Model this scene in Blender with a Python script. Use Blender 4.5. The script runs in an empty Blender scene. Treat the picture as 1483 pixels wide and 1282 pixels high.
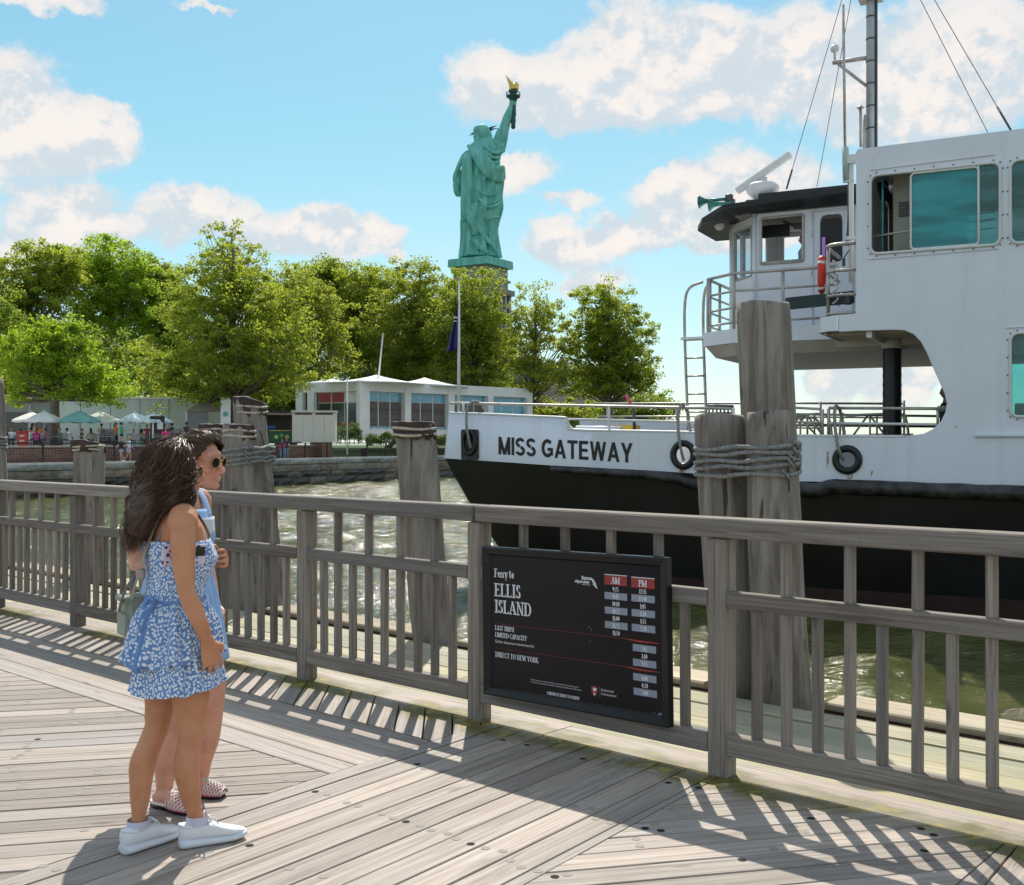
import bpy, bmesh, math, random
import numpy as np
from mathutils import Vector, Matrix, noise as mnoise
from mathutils.geometry import tessellate_polygon
R = math.radians
PI = math.pi
rnd = random.Random(7)
sc = bpy.context.scene
col = sc.collection
# ------------------------------------------------------------------ camera
cam_d = bpy.data.cameras.new('camera')
cam = bpy.data.objects.new('camera', cam_d); col.objects.link(cam)
cam.location = (0, 0, 1.6); cam.rotation_euler = (R(90), 0, 0)
cam_d.sensor_width = 36; cam_d.lens = 38.84; cam_d.clip_start = .05; cam_d.clip_end = 30000
sc.camera = cam
sc.render.resolution_x = 1024; sc.render.resolution_y = 885
# ------------------------------------------------------------------ view
sc.view_settings.view_transform = 'Standard'; sc.view_settings.look = 'None'
sc.view_settings.gamma = 1; sc.view_settings.use_curve_mapping = False
sc.view_settings.exposure = 1.32
SUN_EL, SUN_AZ = 48, 0          # azimuth measured from +Y towards +X
# ------------------------------------------------------------------ sun
sl = bpy.data.lights.new('sun', 'SUN'); sl.energy = 2.05; sl.angle = R(.5); sl.color = (1, .93, .82)
so = bpy.data.objects.new('sun', sl); col.objects.link(so)
so.rotation_euler = (-R(90 - SUN_EL), 0, -R(SUN_AZ)); so.location = (0, 40, 60)
# ------------------------------------------------------------------ node helper
class NT:
    def __init__(s, tree):
        s.t = tree; s.n = tree.nodes; s.l = tree.links
    def node(s, kind, **kw):
        n = s.n.new(kind)
        for k, v in kw.items():
            if k.startswith('i_'):
                n.inputs[k[2:].replace('_', ' ')].default_value = v
            else: setattr(n, k, v)
        return n
    def put(s, sock, v):
        if hasattr(v, 'links') or isinstance(v, bpy.types.NodeSocket): s.l.new(v, sock)
        else:
            try: sock.default_value = v
            except Exception:
                sock.default_value = tuple(v) + (1,) if len(v) == 3 else v
    def math(s, op, a, b=0.0, c=0.0, clamp=False):
        n = s.n.new('ShaderNodeMath'); n.operation = op; n.use_clamp = clamp
        s.put(n.inputs[0], a); s.put(n.inputs[1], b); s.put(n.inputs[2], c)
        return n.outputs[0]
    def vmath(s, op, a, b=(0, 0, 0), out=0, scale=None):
        n = s.n.new('ShaderNodeVectorMath'); n.operation = op
        s.put(n.inputs[0], a); s.put(n.inputs[1], b)
        if scale is not None: s.put(n.inputs['Scale'], scale)
        return n.outputs['Value'] if out == 'v' else n.outputs[0]
    def mix(s, f, a, b, blend='MIX'):
        n = s.n.new('ShaderNodeMix'); n.data_type = 'RGBA'; n.blend_type = blend
        s.put(n.inputs[0], f); s.put(n.inputs[6], rgba(a)); s.put(n.inputs[7], rgba(b))
        return n.outputs[2]
    def noise(s, vec, scale, detail=4, rough=.55, dist=0.0, dim='3D', w=None):
        n = s.n.new('ShaderNodeTexNoise'); n.noise_dimensions = dim
        if vec is not None: s.put(n.inputs['Vector'], vec)
        s.put(n.inputs['Scale'], scale); n.inputs['Detail'].default_value = detail
        n.inputs['Roughness'].default_value = rough; n.inputs['Distortion'].default_value = dist
        if w is not None: s.put(n.inputs['W'], w)
        return n.outputs[0]
    def ramp(s, f, stops, interp='LINEAR'):
        n = s.n.new('ShaderNodeValToRGB'); e = n.color_ramp.elements; n.color_ramp.interpolation = interp
        while len(e) < len(stops): e.new(.5)
        for k, (p, c) in enumerate(stops):
            e[k].position = p
            e[k].color = (c, c, c, 1) if isinstance(c, (int, float)) else tuple(c[:3]) + (1,)
        s.put(n.inputs[0], f)
        return n.outputs[0]
    def smooth(s, v, lo, hi, a=0.0, b=1.0):
        n = s.n.new('ShaderNodeMapRange'); n.interpolation_type = 'SMOOTHSTEP'
        s.put(n.inputs[0], v); s.put(n.inputs[1], lo); s.put(n.inputs[2], hi); s.put(n.inputs[3], a); s.put(n.inputs[4], b)
        return n.outputs[0]
    def maprange(s, v, lo, hi, a=0.0, b=1.0):
        n = s.n.new('ShaderNodeMapRange')
        s.put(n.inputs[0], v); s.put(n.inputs[1], lo); s.put(n.inputs[2], hi); s.put(n.inputs[3], a); s.put(n.inputs[4], b)
        return n.outputs[0]
    def mapping(s, vec, scale=(1, 1, 1), loc=(0, 0, 0), rot=(0, 0, 0)):
        n = s.n.new('ShaderNodeMapping'); s.put(n.inputs['Vector'], vec)
        s.put(n.inputs['Scale'], scale); s.put(n.inputs['Location'], loc); n.inputs['Rotation'].default_value = rot
        return n.outputs[0]
    def bump(s, h, strength=.3, dist=.01, normal=None):
        n = s.n.new('ShaderNodeBump'); s.put(n.inputs['Height'], h); n.inputs['Strength'].default_value = strength
        n.inputs['Distance'].default_value = dist
        if normal is not None: s.put(n.inputs['Normal'], normal)
        return n.outputs[0]
def rgba(c):
    if isinstance(c, (tuple, list)) and len(c) == 3: return tuple(c) + (1,)
    return c
# ------------------------------------------------------------------ world
world = bpy.data.worlds.new('World'); sc.world = world; world.use_nodes = True
def make_world():
    w = NT(world.node_tree); w.n.clear()
    out = w.node('ShaderNodeOutputWorld'); bg = w.node('ShaderNodeBackground')
    w.l.new(bg.outputs[0], out.inputs[0])
    sky = w.node('ShaderNodeTexSky'); sky.sky_type = 'NISHITA'; sky.sun_disc = False
    sky.sun_elevation = R(SUN_EL); sky.sun_rotation = R(SUN_AZ); sky.altitude = 0
    sky.air_density = 1.0; sky.dust_density = .6; sky.ozone_density = 2.2
    tc = w.node('ShaderNodeTexCoord').outputs['Generated']
    d = w.vmath('NORMALIZE', tc)
    sx = w.node('ShaderNodeSeparateXYZ'); w.l.new(d, sx.inputs[0])
    x, y, z = sx.outputs
    az = w.math('ARCTAN2', x, y); el = w.math('ARCSINE', z)
    # warp the lookup so cloud edges billow
    n1 = w.node('ShaderNodeTexNoise'); n1.inputs['Scale'].default_value = 15; n1.inputs['Detail'].default_value = 6
    n1.inputs['Roughness'].default_value = .6
    w.l.new(d, n1.inputs['Vector'])
    wv = w.vmath('SUBTRACT', n1.outputs['Color'], (.5, .5, .5))
    wv = w.vmath('SCALE', wv, scale=.075)
    cb = w.node('ShaderNodeCombineXYZ'); w.l.new(az, cb.inputs[0]); w.l.new(el, cb.inputs[1])
    p = w.vmath('ADD', cb.outputs[0], wv)
    p = w.vmath('MULTIPLY', p, (1, 1, 0))
    # clouds: centre (photo pixel -> direction), half width and half height in radians
    K = [(20, 130, 70, 55), (95, 190, 95, 60), (165, 185, 45, 45), (20, 230, 110, 55), (60, 335, 115, 40), (130, 320, 50, 30),
         (255, 325, 75, 38), (340, 315, 90, 34), (430, 320, 50, 28), (525, 325, 60, 34), (480, 350, 70, 26), (570, 345, 35, 22),
         (700, 120, 62, 52), (790, 135, 80, 50), (900, 85, 70, 72), (950, 55, 60, 50), (1035, 55, 55, 45), (1110, 90, 110, 70), (960, 140, 240, 44),
         (1190, 80, 75, 60), (1250, 120, 70, 60), (765, 252, 42, 30), (735, 262, 30, 24), (830, 300, 40, 12),
         (985, 285, 70, 40), (960, 265, 40, 22), (1080, 255, 60, 40), (1150, 270, 90, 50), (1050, 340, 150, 26), (900, 352, 130, 28), (830, 345, 60, 20),
         (1340, 150, 70, 45), (1400, 40, 120, 60), (1450, 130, 90, 70), (1300, 180, 80, 40), (1240, 560, 85, 42), (1190, 535, 40, 40), (1330, 545, 40, 40),
         (860, 405, 80, 18), (80, 4, 120, 12), (300, 2, 90, 8)]
    acc = None; accy = None
    for px, py, rw, rh in K:
        a = math.atan((px - 741.5) / 1600); rr = math.hypot(1600, px - 741.5)
        e = math.atan((642 - py) / rr); ra = rw / 1600 * math.cos(a) ** 2; re = rh / rr
        q = w.vmath('SUBTRACT', p, (a, e, 0)); q = w.vmath('MULTIPLY', q, (1 / ra, 1 / re, 0))
        L = w.vmath('DOT_PRODUCT', q, q, out='v')
        g = w.math('EXPONENT', w.math('MULTIPLY', L, -1.1))
        acc = g if acc is None else w.math('ADD', acc, g)
        sq = w.node('ShaderNodeSeparateXYZ'); w.l.new(q, sq.inputs[0]); gy = w.math('MULTIPLY', g, sq.outputs[1]); accy = gy if accy is None else w.math('ADD', accy, gy)
    # ordinary scattered cumulus carries on all round outside the part of the sky in view
    far = w.noise(w.mapping(d, (3.2, 3.2, 6.5), (4.1, 1.7, .3)), 1.0, 5, .55)
    off = w.smooth(w.math('ABSOLUTE', az), .52, .75)
    up = w.smooth(el, .42, .6)
    outside = w.math('MAXIMUM', off, up)
    farc = w.math('MULTIPLY', w.smooth(far, .41, .54), outside)
    fine = w.noise(d, 34, 6, .62)
    fb = w.noise(w.mapping(d, (1, 1, 1.5)), 9, 6, .6)
    field = w.math('ADD', acc, w.math('MULTIPLY', w.math('SUBTRACT', fb, .5), 1.25))
    field = w.math('ADD', field, w.math('MULTIPLY', w.math('SUBTRACT', fine, .5), .45))
    mask = w.math('MAXIMUM', w.smooth(field, .32, .72), farc)
    thick = w.smooth(field, .5, 1.5)
    mask = w.math('MULTIPLY', mask, w.smooth(el, -.02, .05))
    # relief inside the clouds: density now minus density a little higher up
    dup = w.vmath('ADD', d, (-.006, 0, .014))
    fb2 = w.noise(w.mapping(dup, (1, 1, 1.5)), 9, 6, .6)
    fine2 = w.noise(dup, 34, 6, .62)
    rel = w.math('ADD', w.math('SUBTRACT', fb, fb2), w.math('MULTIPLY', w.math('SUBTRACT', fine, fine2), .5))
    hgt = w.math('DIVIDE', accy, w.math('ADD', acc, .05))
    lit = w.smooth(w.math('ADD', rel, w.math('MULTIPLY', hgt, .075)), -.085, .075)
    ccol = w.mix(lit, (.67, .73, .785), (.98, .895, .84))
    ccol = w.mix(w.math('MULTIPLY', w.math('SUBTRACT', 1.0, thick), .35), ccol, (.62, .73, .80))
    ccol = w.vmath('SCALE', ccol, scale=CLOUD)
    tint = w.mix(1.0, sky.outputs[0], SKYTINT, 'MULTIPLY')
    base = w.vmath('SCALE', tint, scale=SKYS)
    # humid summer air: the blue turns paler and milkier low down
    grad = w.ramp(w.math('MULTIPLY', w.math('MAXIMUM', el, 0.0), 1.6), [(0, (.55, .67, .71)), (.18, (.34, .56, .66)), (.42, (.165, .46, .60)), (1, (.08, .30, .55))])
    grad = w.vmath('SCALE', grad, scale=CLOUD)
    base = w.mix(.72, base, grad)
    veil = w.math('MULTIPLY', w.smooth(w.noise(w.mapping(d, (1, 1, 3.5), (2, 5, 1)), 2.6, 4, .5), .40, .66), w.smooth(el, .36, .04))
    base = w.mix(w.math('MULTIPLY', veil, .42), base, w.vmath('SCALE', (.84, .82, .81), scale=CLOUD))
    c = w.mix(w.math('MULTIPLY', mask, .93), base, ccol)
    below = w.smooth(el, -.03, 0.0)
    c = w.mix(below, (.035, .05, .05), c)
    w.l.new(c, bg.inputs[0]); bg.inputs[1].default_value = WS
WS = .125; SKYS = .8; CLOUD = 3.25; SKYTINT = (.88, 1.0, .86)
make_world()
# ------------------------------------------------------------------ scene graph helpers
def tag(o, label=None, cat=None, group=None, kind=None):
    if label: o['label'] = label
    if cat: o['category'] = cat
    if group: o['group'] = group
    if kind: o['kind'] = kind
    return o
def empty(name, loc=(0, 0, 0), rz=0, label=None, cat=None, group=None):
    o = bpy.data.objects.new(name, None); col.objects.link(o); o.location = loc; o.rotation_euler = (0, 0, rz)
    o.empty_display_size = .2
    return tag(o, label, cat, group)
def link(name, me, mat=None, parent=None, loc=None, rot=None, smooth=None):
    o = bpy.data.objects.new(name, me); col.objects.link(o)
    if mat is not None:
        for m in (mat if isinstance(mat, (list, tuple)) else [mat]):
            if len(me.materials) < (len(mat) if isinstance(mat, (list, tuple)) else 1): me.materials.append(m)
    if parent is not None: o.parent = parent
    if loc is not None: o.location = loc
    if rot is not None: o.rotation_euler = rot
    return o
def copy_tree(o, parent=None):
    c = o.copy(); col.objects.link(c); c.parent = parent
    for ch in list(o.children): copy_tree(ch, c)
    return c
class MB:
    """collects vertices and faces of ONE mesh"""
    def __init__(s): s.v = []; s.f = []; s.sm = []; s.mi = []
    def add(s, vs, fs, smooth=False, mi=0, M=None):
        k = len(s.v)
        if M is not None: vs = [M @ Vector(v) for v in vs]
        s.v += [tuple(v) for v in vs]; s.f += [tuple(i + k for i in f) for f in fs]
        s.sm += [smooth] * len(fs); s.mi += [mi] * len(fs)
        return s
    def box(s, c, size, M=None, mi=0, rz=0, taper=1):
        x, y, z = (a / 2 for a in size)
        vs = [Vector((sx * x * (taper if sz > 0 else 1), sy * y * (taper if sz > 0 else 1), sz * z)) for sz in (-1, 1) for sy in (-1, 1) for sx in (-1, 1)]
        if rz: vs = [Matrix.Rotation(rz, 3, 'Z') @ v for v in vs]
        vs = [v + Vector(c) for v in vs]
        return s.add(vs, [(0, 2, 3, 1), (4, 5, 7, 6), (0, 1, 5, 4), (2, 6, 7, 3), (0, 4, 6, 2), (1, 3, 7, 5)], False, mi, M)
    def cbox(s, c, size, ch=.004, M=None, mi=0):
        """box with chamfered edges along its longest axis and ends"""
        x, y, z = (a / 2 for a in size); ch = min(ch, x * .4, y * .4, z * .4)
        vs = []; 
        for sx in (-1, 1):
            for sy in (-1, 1):
                for sz in (-1, 1):
                    vs += [(sx * (x - ch), sy * (y - ch), sz * z), (sx * (x - ch), sy * y, sz * (z - ch)), (sx * x, sy * (y - ch), sz * (z - ch))]
        def i(sx, sy, sz, k): return ((sx > 0) * 4 + (sy > 0) * 2 + (sz > 0)) * 3 + k
        fs = []
        for g in (-1, 1):
            f = [i(-1, -1, g, 0), i(1, -1, g, 0), i(1, 1, g, 0), i(-1, 1, g, 0)]; fs.append(f if g > 0 else f[::-1])
            f = [i(-1, g, -1, 1), i(1, g, -1, 1), i(1, g, 1, 1), i(-1, g, 1, 1)]; fs.append(f if g < 0 else f[::-1])
            f = [i(g, -1, -1, 2), i(g, 1, -1, 2), i(g, 1, 1, 2), i(g, -1, 1, 2)]; fs.append(f if g > 0 else f[::-1])
        for a in (-1, 1):
            for b in (-1, 1):
                f = [i(-1, a, b, 0), i(1, a, b, 0), i(1, a, b, 1), i(-1, a, b, 1)]; fs.append(f if a * b < 0 else f[::-1])
                f = [i(a, -1, b, 0), i(a, 1, b, 0), i(a, 1, b, 2), i(a, -1, b, 2)]; fs.append(f if a * b > 0 else f[::-1])
                f = [i(a, b, -1, 1), i(a, b, 1, 1), i(a, b, 1, 2), i(a, b, -1, 2)]; fs.append(f if a * b < 0 else f[::-1])
        for sx in (-1, 1):
            for sy in (-1, 1):
                for sz in (-1, 1):
                    f = [i(sx, sy, sz, 0), i(sx, sy, sz, 1), i(sx, sy, sz, 2)]; fs.append(f if sx * sy * sz < 0 else f[::-1])
        vs = [Vector(v) + Vector(c) for v in vs]
        return s.add(vs, fs, False, mi, M)
    def loft(s, rings, cap=True, smooth=True, closed=True, mi=0, M=None):
        n = len(rings[0]); vs = [v for r in rings for v in r]; fs = []
        for a in range(len(rings) - 1):
            for b in range(n if closed else n - 1):
                c = (b + 1) % n
                fs.append((a * n + b, a * n + c, (a + 1) * n + c, (a + 1) * n + b))
        s.add(vs, fs, smooth, mi, M)
        if cap and closed:
            k = len(s.v) - len(vs)
            s.f += [tuple(k + i for i in range(n))[::-1], tuple(k + (len(rings) - 1) * n + i for i in range(n))]
            s.sm += [False] * 2; s.mi += [mi] * 2
        return s
    def tube(s, pts, r, seg=8, cap=True, smooth=True, mi=0, side=None, M=None, closed=False):
        """sweep; r = number, list of numbers or list of (ra, rb); side fixes the direction of ra"""
        pts = [Vector(p) for p in pts]; n = len(pts)
        if not isinstance(r, (list, tuple)): r = [r] * n
        rings = []; prev = None
        for k, p in enumerate(pts):
            t = ((pts[(k + 1) % n] if closed or k < n - 1 else p) - (pts[k - 1] if closed or k > 0 else p)).normalized()
            if side is not None: a = Vector(side)
            elif prev is None: a = Vector((0, 0, 1)) if abs(t.z) < .9 else Vector((1, 0, 0))
            else: a = prev
            a = (a - t * a.dot(t)).normalized(); b = t.cross(a); prev = a
            ra, rb = r[k] if isinstance(r[k], (list, tuple)) else (r[k], r[k])
            rings.append([p + a * ra * math.cos(2 * PI * j / seg) + b * rb * math.sin(2 * PI * j / seg) for j in range(seg)])
        if closed: rings.append(rings[0])
        return s.loft(rings, cap and not closed, smooth, mi=mi, M=M)
    def ball(s, c, r, seg=12, M=None, mi=0):
        if not isinstance(r, (list, tuple)): r = (r, r, r)
        rings = []
        for k in range(1, seg // 2 + 1):
            th = PI * (k - .5) / (seg // 2 + .0) if False else PI * k / (seg // 2 + 1)
            rings.append([Vector(c) + Vector((r[0] * math.sin(th) * math.cos(2 * PI * j / seg), r[1] * math.sin(th) * math.sin(2 * PI * j / seg), -r[2] * math.cos(th))) for j in range(seg)])
        k0 = len(s.v); s.loft(rings, False, True, mi=mi, M=M)
        n = len(rings) * seg
        P0 = Vector(c) - Vector((0, 0, r[2])); P1 = Vector(c) + Vector((0, 0, r[2]))
        if M is not None: P0 = M @ P0; P1 = M @ P1
        s.v += [tuple(P0), tuple(P1)]
        for j in range(seg):
            s.f.append((k0 + (j + 1) % seg, k0 + j, k0 + n)); s.sm.append(True); s.mi.append(mi)
            s.f.append((k0 + n - seg + j, k0 + n - seg + (j + 1) % seg, k0 + n + 1)); s.sm.append(True); s.mi.append(mi)
        return s
    def lathe(s, prof, seg=16, c=(0, 0, 0), smooth=True, M=None, mi=0, cap=True):
        rings = [[Vector(c) + Vector((r * math.cos(2 * PI * j / seg), r * math.sin(2 * PI * j / seg), z)) for j in range(seg)] for r, z in prof]
        return s.loft(rings, cap, smooth, mi=mi, M=M)
    def plate(s, outer, holes=(), t=.02, f=None, mi=0, M=None):
        """flat plate from 2-D outline with real holes; f(u, v, d) -> point, d = 0 front .. t back"""
        if f is None: f = lambda u, v, d: Vector((u, d, v))
        loops = [list(outer)] + [list(h) for h in holes]
        tri = tessellate_polygon([[Vector((p[0], p[1], 0)) for p in L] for L in loops])
        flat = [p for L in loops for p in L]; n = len(flat)
        vs = [f(p[0], p[1], 0) for p in flat] + [f(p[0], p[1], t) for p in flat]
        fs = []
        for a, b, c in tri:
            A, B, Cc = flat[a], flat[b], flat[c]
            if (B[0] - A[0]) * (Cc[1] - A[1]) - (B[1] - A[1]) * (Cc[0] - A[0]) < 0: b, c = c, b
            fs += [(a, b, c), (n + a, n + c, n + b)]
        k = 0
        for L in loops:
            m = len(L); ar = sum(L[i][0] * L[(i + 1) % m][1] - L[(i + 1) % m][0] * L[i][1] for i in range(m))
            for i in range(m):
                a, b = k + i, k + (i + 1) % m
                fs.append((a, a + n, b + n, b) if (ar > 0) == (L is loops[0]) else (a, b, b + n, a + n))
            k += m
        return s.add(vs, fs, False, mi, M)
    def mesh(s, name='mesh'):
        me = bpy.data.meshes.new(name); me.from_pydata(s.v, [], s.f)
        me.polygons.foreach_set('use_smooth', s.sm); me.polygons.foreach_set('material_index', s.mi)
        me.update(); return me
    def build(s, name, mat=None, parent=None, loc=None, rot=None):
        return link(name, s.mesh(name), mat, parent, loc, rot)
def modded(o, mods):
    """apply modifiers once and keep plain mesh"""
    for kind, kw in mods:
        m = o.modifiers.new(kind.lower(), kind)
        for k, v in kw.items(): setattr(m, k, v)
    dg = bpy.context.evaluated_depsgraph_get(); dg.update()
    me = bpy.data.meshes.new_from_object(o.evaluated_get(dg)); old = o.data
    mats = list(old.materials); o.modifiers.clear(); o.data = me
    if not me.materials:
        for m in mats: me.materials.append(m)
    me.polygons.foreach_set('use_smooth', [True] * len(me.polygons))
    return o
def remesh(o, vox, smooth_it=2, extra=()):
    return modded(o, [('REMESH', dict(mode='VOXEL', voxel_size=vox, use_smooth_shade=True))] + ([('SMOOTH', dict(factor=.5, iterations=smooth_it))] if smooth_it else []) + list(extra))
def at(px, py, d):
    """photo pixel at distance d from the camera plane -> point in the place"""
    return Vector(((px - 741.5) / 1600 * d, d, 1.6 - (py - 642) / 1600 * d))
def spline(P, n=8):
    """Catmull-Rom through points"""
    P = [Vector(p) for p in P]; out = []
    for i in range(len(P) - 1):
        p0 = P[max(i - 1, 0)]; p1 = P[i]; p2 = P[i + 1]; p3 = P[min(i + 2, len(P) - 1)]
        for k in range(n):
            t = k / n
            out.append(.5 * ((2 * p1) + (p2 - p0) * t + (2 * p0 - 5 * p1 + 4 * p2 - p3) * t * t + (3 * p1 - p0 - 3 * p2 + p3) * t ** 3))
    out.append(P[-1]); return out
# ------------------------------------------------------------------ materials
def mat(name):
    m = bpy.data.materials.new(name); m.use_nodes = True
    nt = NT(m.node_tree); b = m.node_tree.nodes['Principled BSDF']
    return m, nt, b
def simple(name, c, rough=.5, metal=0.0, var=.12, scale=3.0, bump=0.0, bscale=40, coat=0.0, alpha=1, emit=None, spec=.5, dirt=0.0):
    m, nt, b = mat(name)
    tc = nt.node('ShaderNodeTexCoord').outputs['Object']
    n = nt.noise(tc, scale, 5, .6)
    dark = tuple(max(0, x * (1 - var)) for x in c); lite = tuple(min(1, x * (1 + var)) for x in c)
    cc = nt.mix(nt.smooth(n, .3, .7), dark, lite)
    if dirt:
        n2 = nt.noise(nt.mapping(tc, (1, 1, .18)), scale * 2.7, 6, .65)
        cc = nt.mix(nt.math('MULTIPLY', nt.smooth(n2, .54, .75), dirt), cc, tuple(x * .45 + .02 for x in c))
    nt.put(b.inputs['Base Color'], cc)
    nt.put(b.inputs['Roughness'], nt.maprange(n, .3, .7, max(0, rough - .07), min(1, rough + .07)))
    b.inputs['Metallic'].default_value = metal; b.inputs['Specular IOR Level'].default_value = spec
    if coat: b.inputs['Coat Weight'].default_value = coat; b.inputs['Coat Roughness'].default_value = .08
    if bump:
        nt.put(b.inputs['Normal'], nt.bump(nt.noise(tc, bscale, 4, .6), bump, .01))
    if emit: b.inputs['Emission Color'].default_value = rgba(emit[0]); b.inputs['Emission Strength'].default_value = emit[1]
    return m
# ================================================================== WOOD
def wood(name, dark, mid, lite, scale=1.0, rough=.75, moss=0.0, green=0.0, crack=.6, rust=0.0, bumps=.5, edge_moss=False, rnd_amt=.32):
    """grain runs along local X; every board gets its own offset and tone"""
    m, nt, b = mat(name)
    tc = nt.node('ShaderNodeTexCoord').outputs['Object']
    oi = nt.node('ShaderNodeObjectInfo').outputs['Random']
    off = nt.node('ShaderNodeCombineXYZ'); 
    nt.put(off.inputs[0], nt.math('MULTIPLY', oi, 37.0)); nt.put(off.inputs[1], nt.math('MULTIPLY', oi, 91.0)); nt.put(off.inputs[2], nt.math('MULTIPLY', oi, 53.0))
    p = nt.vmath('ADD', tc, off.outputs[0])
    pg = nt.mapping(p, (1.1 * scale, 34 * scale, 34 * scale))
    g1 = nt.noise(pg, 1.0, 6, .65, 1.2)
    pf = nt.mapping(p, (4 * scale, 120 * scale, 120 * scale))
    g2 = nt.noise(pf, 1.0, 4, .6)
    big = nt.noise(p, 1.7, 4, .6)
    c = nt.mix(nt.smooth(g1, .32, .68), dark, lite)
    c = nt.mix(nt.math('MULTIPLY', nt.smooth(big, .35, .7), .5), c, mid)
    c = nt.mix(nt.math('MULTIPLY', nt.smooth(g2, .5, .8), .3), c, tuple(x * .45 for x in dark))
    kn = nt.node('ShaderNodeTexVoronoi'); nt.put(kn.inputs['Vector'], nt.mapping(p, (1.6, 6, 6))); kn.inputs['Scale'].default_value = 1.1
    c = nt.mix(nt.math('MULTIPLY', nt.smooth(kn.outputs['Distance'], .13, .05), .6), c, tuple(x * .35 for x in dark))
    ck = nt.smooth(nt.noise(nt.mapping(p, (.9 * scale, 48 * scale, 48 * scale)), 1.0, 3, .5, .6), .70, .735)
    c = nt.mix(nt.math('MULTIPLY', ck, crack), c, tuple(x * .18 for x in dark))
    sp = nt.noise(p, 26, 4, .7)
    c = nt.mix(nt.math('MULTIPLY', nt.smooth(sp, .6, .75), .22), c, tuple(x * .4 for x in dark))
    br = nt.maprange(oi, 0, 1, 1 - rnd_amt, 1 + rnd_amt * .7)
    c = nt.vmath('SCALE', c, scale=br)
    oi2 = nt.math('FRACT', nt.math('MULTIPLY', oi, 17.31))
    c = nt.mix(nt.math('MULTIPLY', nt.smooth(oi2, .45, 1.0), .35), c, (mid[0] * .82, mid[1] * .95, mid[2] * 1.12))
    geo = nt.node('ShaderNodeNewGeometry')
    if edge_moss:
        # a damp mossy band runs along the foot of the railing
        dn = nt.vmath('DOT_PRODUCT', nt.vmath('SUBTRACT', geo.outputs['Position'], (.98, 5.3, 0)), (-.669, -.743, 0), out='v')
        nn = nt.noise(geo.outputs['Position'], 3.2, 5, .65)
        dn = nt.math('ADD', dn, nt.math('MULTIPLY', nt.math('SUBTRACT', nn, .5), .38))
        band = nt.math('MULTIPLY', nt.smooth(dn, -.22, -.04), nt.smooth(dn, .26, .08))
        band = nt.math('MULTIPLY', band, nt.smooth(nt.noise(geo.outputs['Position'], 1.1, 3, .5), .38, .58))
        c = nt.mix(nt.math('MULTIPLY', band, .95), c, (.12, .105, .022))
        yel = nt.math('MULTIPLY', band, nt.smooth(nt.noise(geo.outputs['Position'], 9, 4, .6), .5, .68))
        c = nt.mix(nt.math('MULTIPLY', yel, .8), c, (.40, .31, .05))
    if moss:
        mm = nt.smooth(nt.noise(p, 2.3, 6, .7), .58 - moss * .1, .75)
        c = nt.mix(nt.math('MULTIPLY', mm, moss), c, (.16, .18, .09))
    if green:
        a = nt.smooth(nt.noise(geo.outputs['Position'], .9, 4, .55), .46, .54)
        a2 = nt.smooth(nt.noise(nt.vmath('ADD', geo.outputs['Position'], (7, 3, 0)), .8, 4, .55), .5, .6)
        c = nt.mix(nt.math('MULTIPLY', a, green), c, (.26, .30, .17))
        c = nt.mix(nt.math('MULTIPLY', a2, green * .9), c, (.55, .46, .18))
    if rust:
        rr = nt.smooth(nt.noise(nt.mapping(p, (1.2, 9, 9)), 1.0, 5, .6), .60, .72)
        c = nt.mix(nt.math('MULTIPLY', rr, rust), c, (.48, .22, .07))
    nt.put(b.inputs['Base Color'], c)
    nt.put(b.inputs['Roughness'], nt.maprange(g1, .3, .7, rough + .1, rough - .12))
    b.inputs['Specular IOR Level'].default_value = .35
    h = nt.math('ADD', nt.math('MULTIPLY', g1, .6), nt.math('MULTIPLY', g2, .35))
    h = nt.math('SUBTRACT', h, nt.math('MULTIPLY', ck, .7))
    nt.put(b.inputs['Normal'], nt.bump(h, bumps, .006))
    return m
M_deck = wood('weathered_decking', (.245, .198, .165), (.36, .305, .262), (.435, .375, .328), rough=.62, edge_moss=True, bumps=.4)
M_rail = wood('weathered_rail_wood', (.135, .110, .090), (.225, .193, .163), (.315, .278, .240), rough=.8, moss=.18, bumps=.55)
M_apron = wood('painted_fender_timber', (.28, .24, .165), (.43, .38, .27), (.55, .49, .36), rough=.75, green=.24, crack=.8)
M_beam = wood('sun_bleached_beam', (.32, .25, .17), (.50, .42, .30), (.62, .53, .38), rough=.8, rust=.35, crack=.8)
M_void = simple('recess_shade_black', (.02, .018, .015), .9)  # near-black colour paints the shade inside gaps and recesses
M_rustbeam = simple('shaded_rusty_channel', (.05, .022, .013), .85, var=.4, scale=8)  # rust colour darkened so it also paints the shade in the gap
M_plug = simple('painted_hole_shade', (.012, .010, .008), .9)
M_plugwood = simple('wood_plug', (.30, .27, .235), .8)
TH = R(-42); U = Vector((math.cos(TH), math.sin(TH), 0)); NV = Vector((U.y, -U.x, 0))   # along the railing / towards the walkway
O = Vector((.98, 5.30, 0))
def SN(s, n, z=0.0): return O + U * s + NV * n + Vector((0, 0, z))
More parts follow.
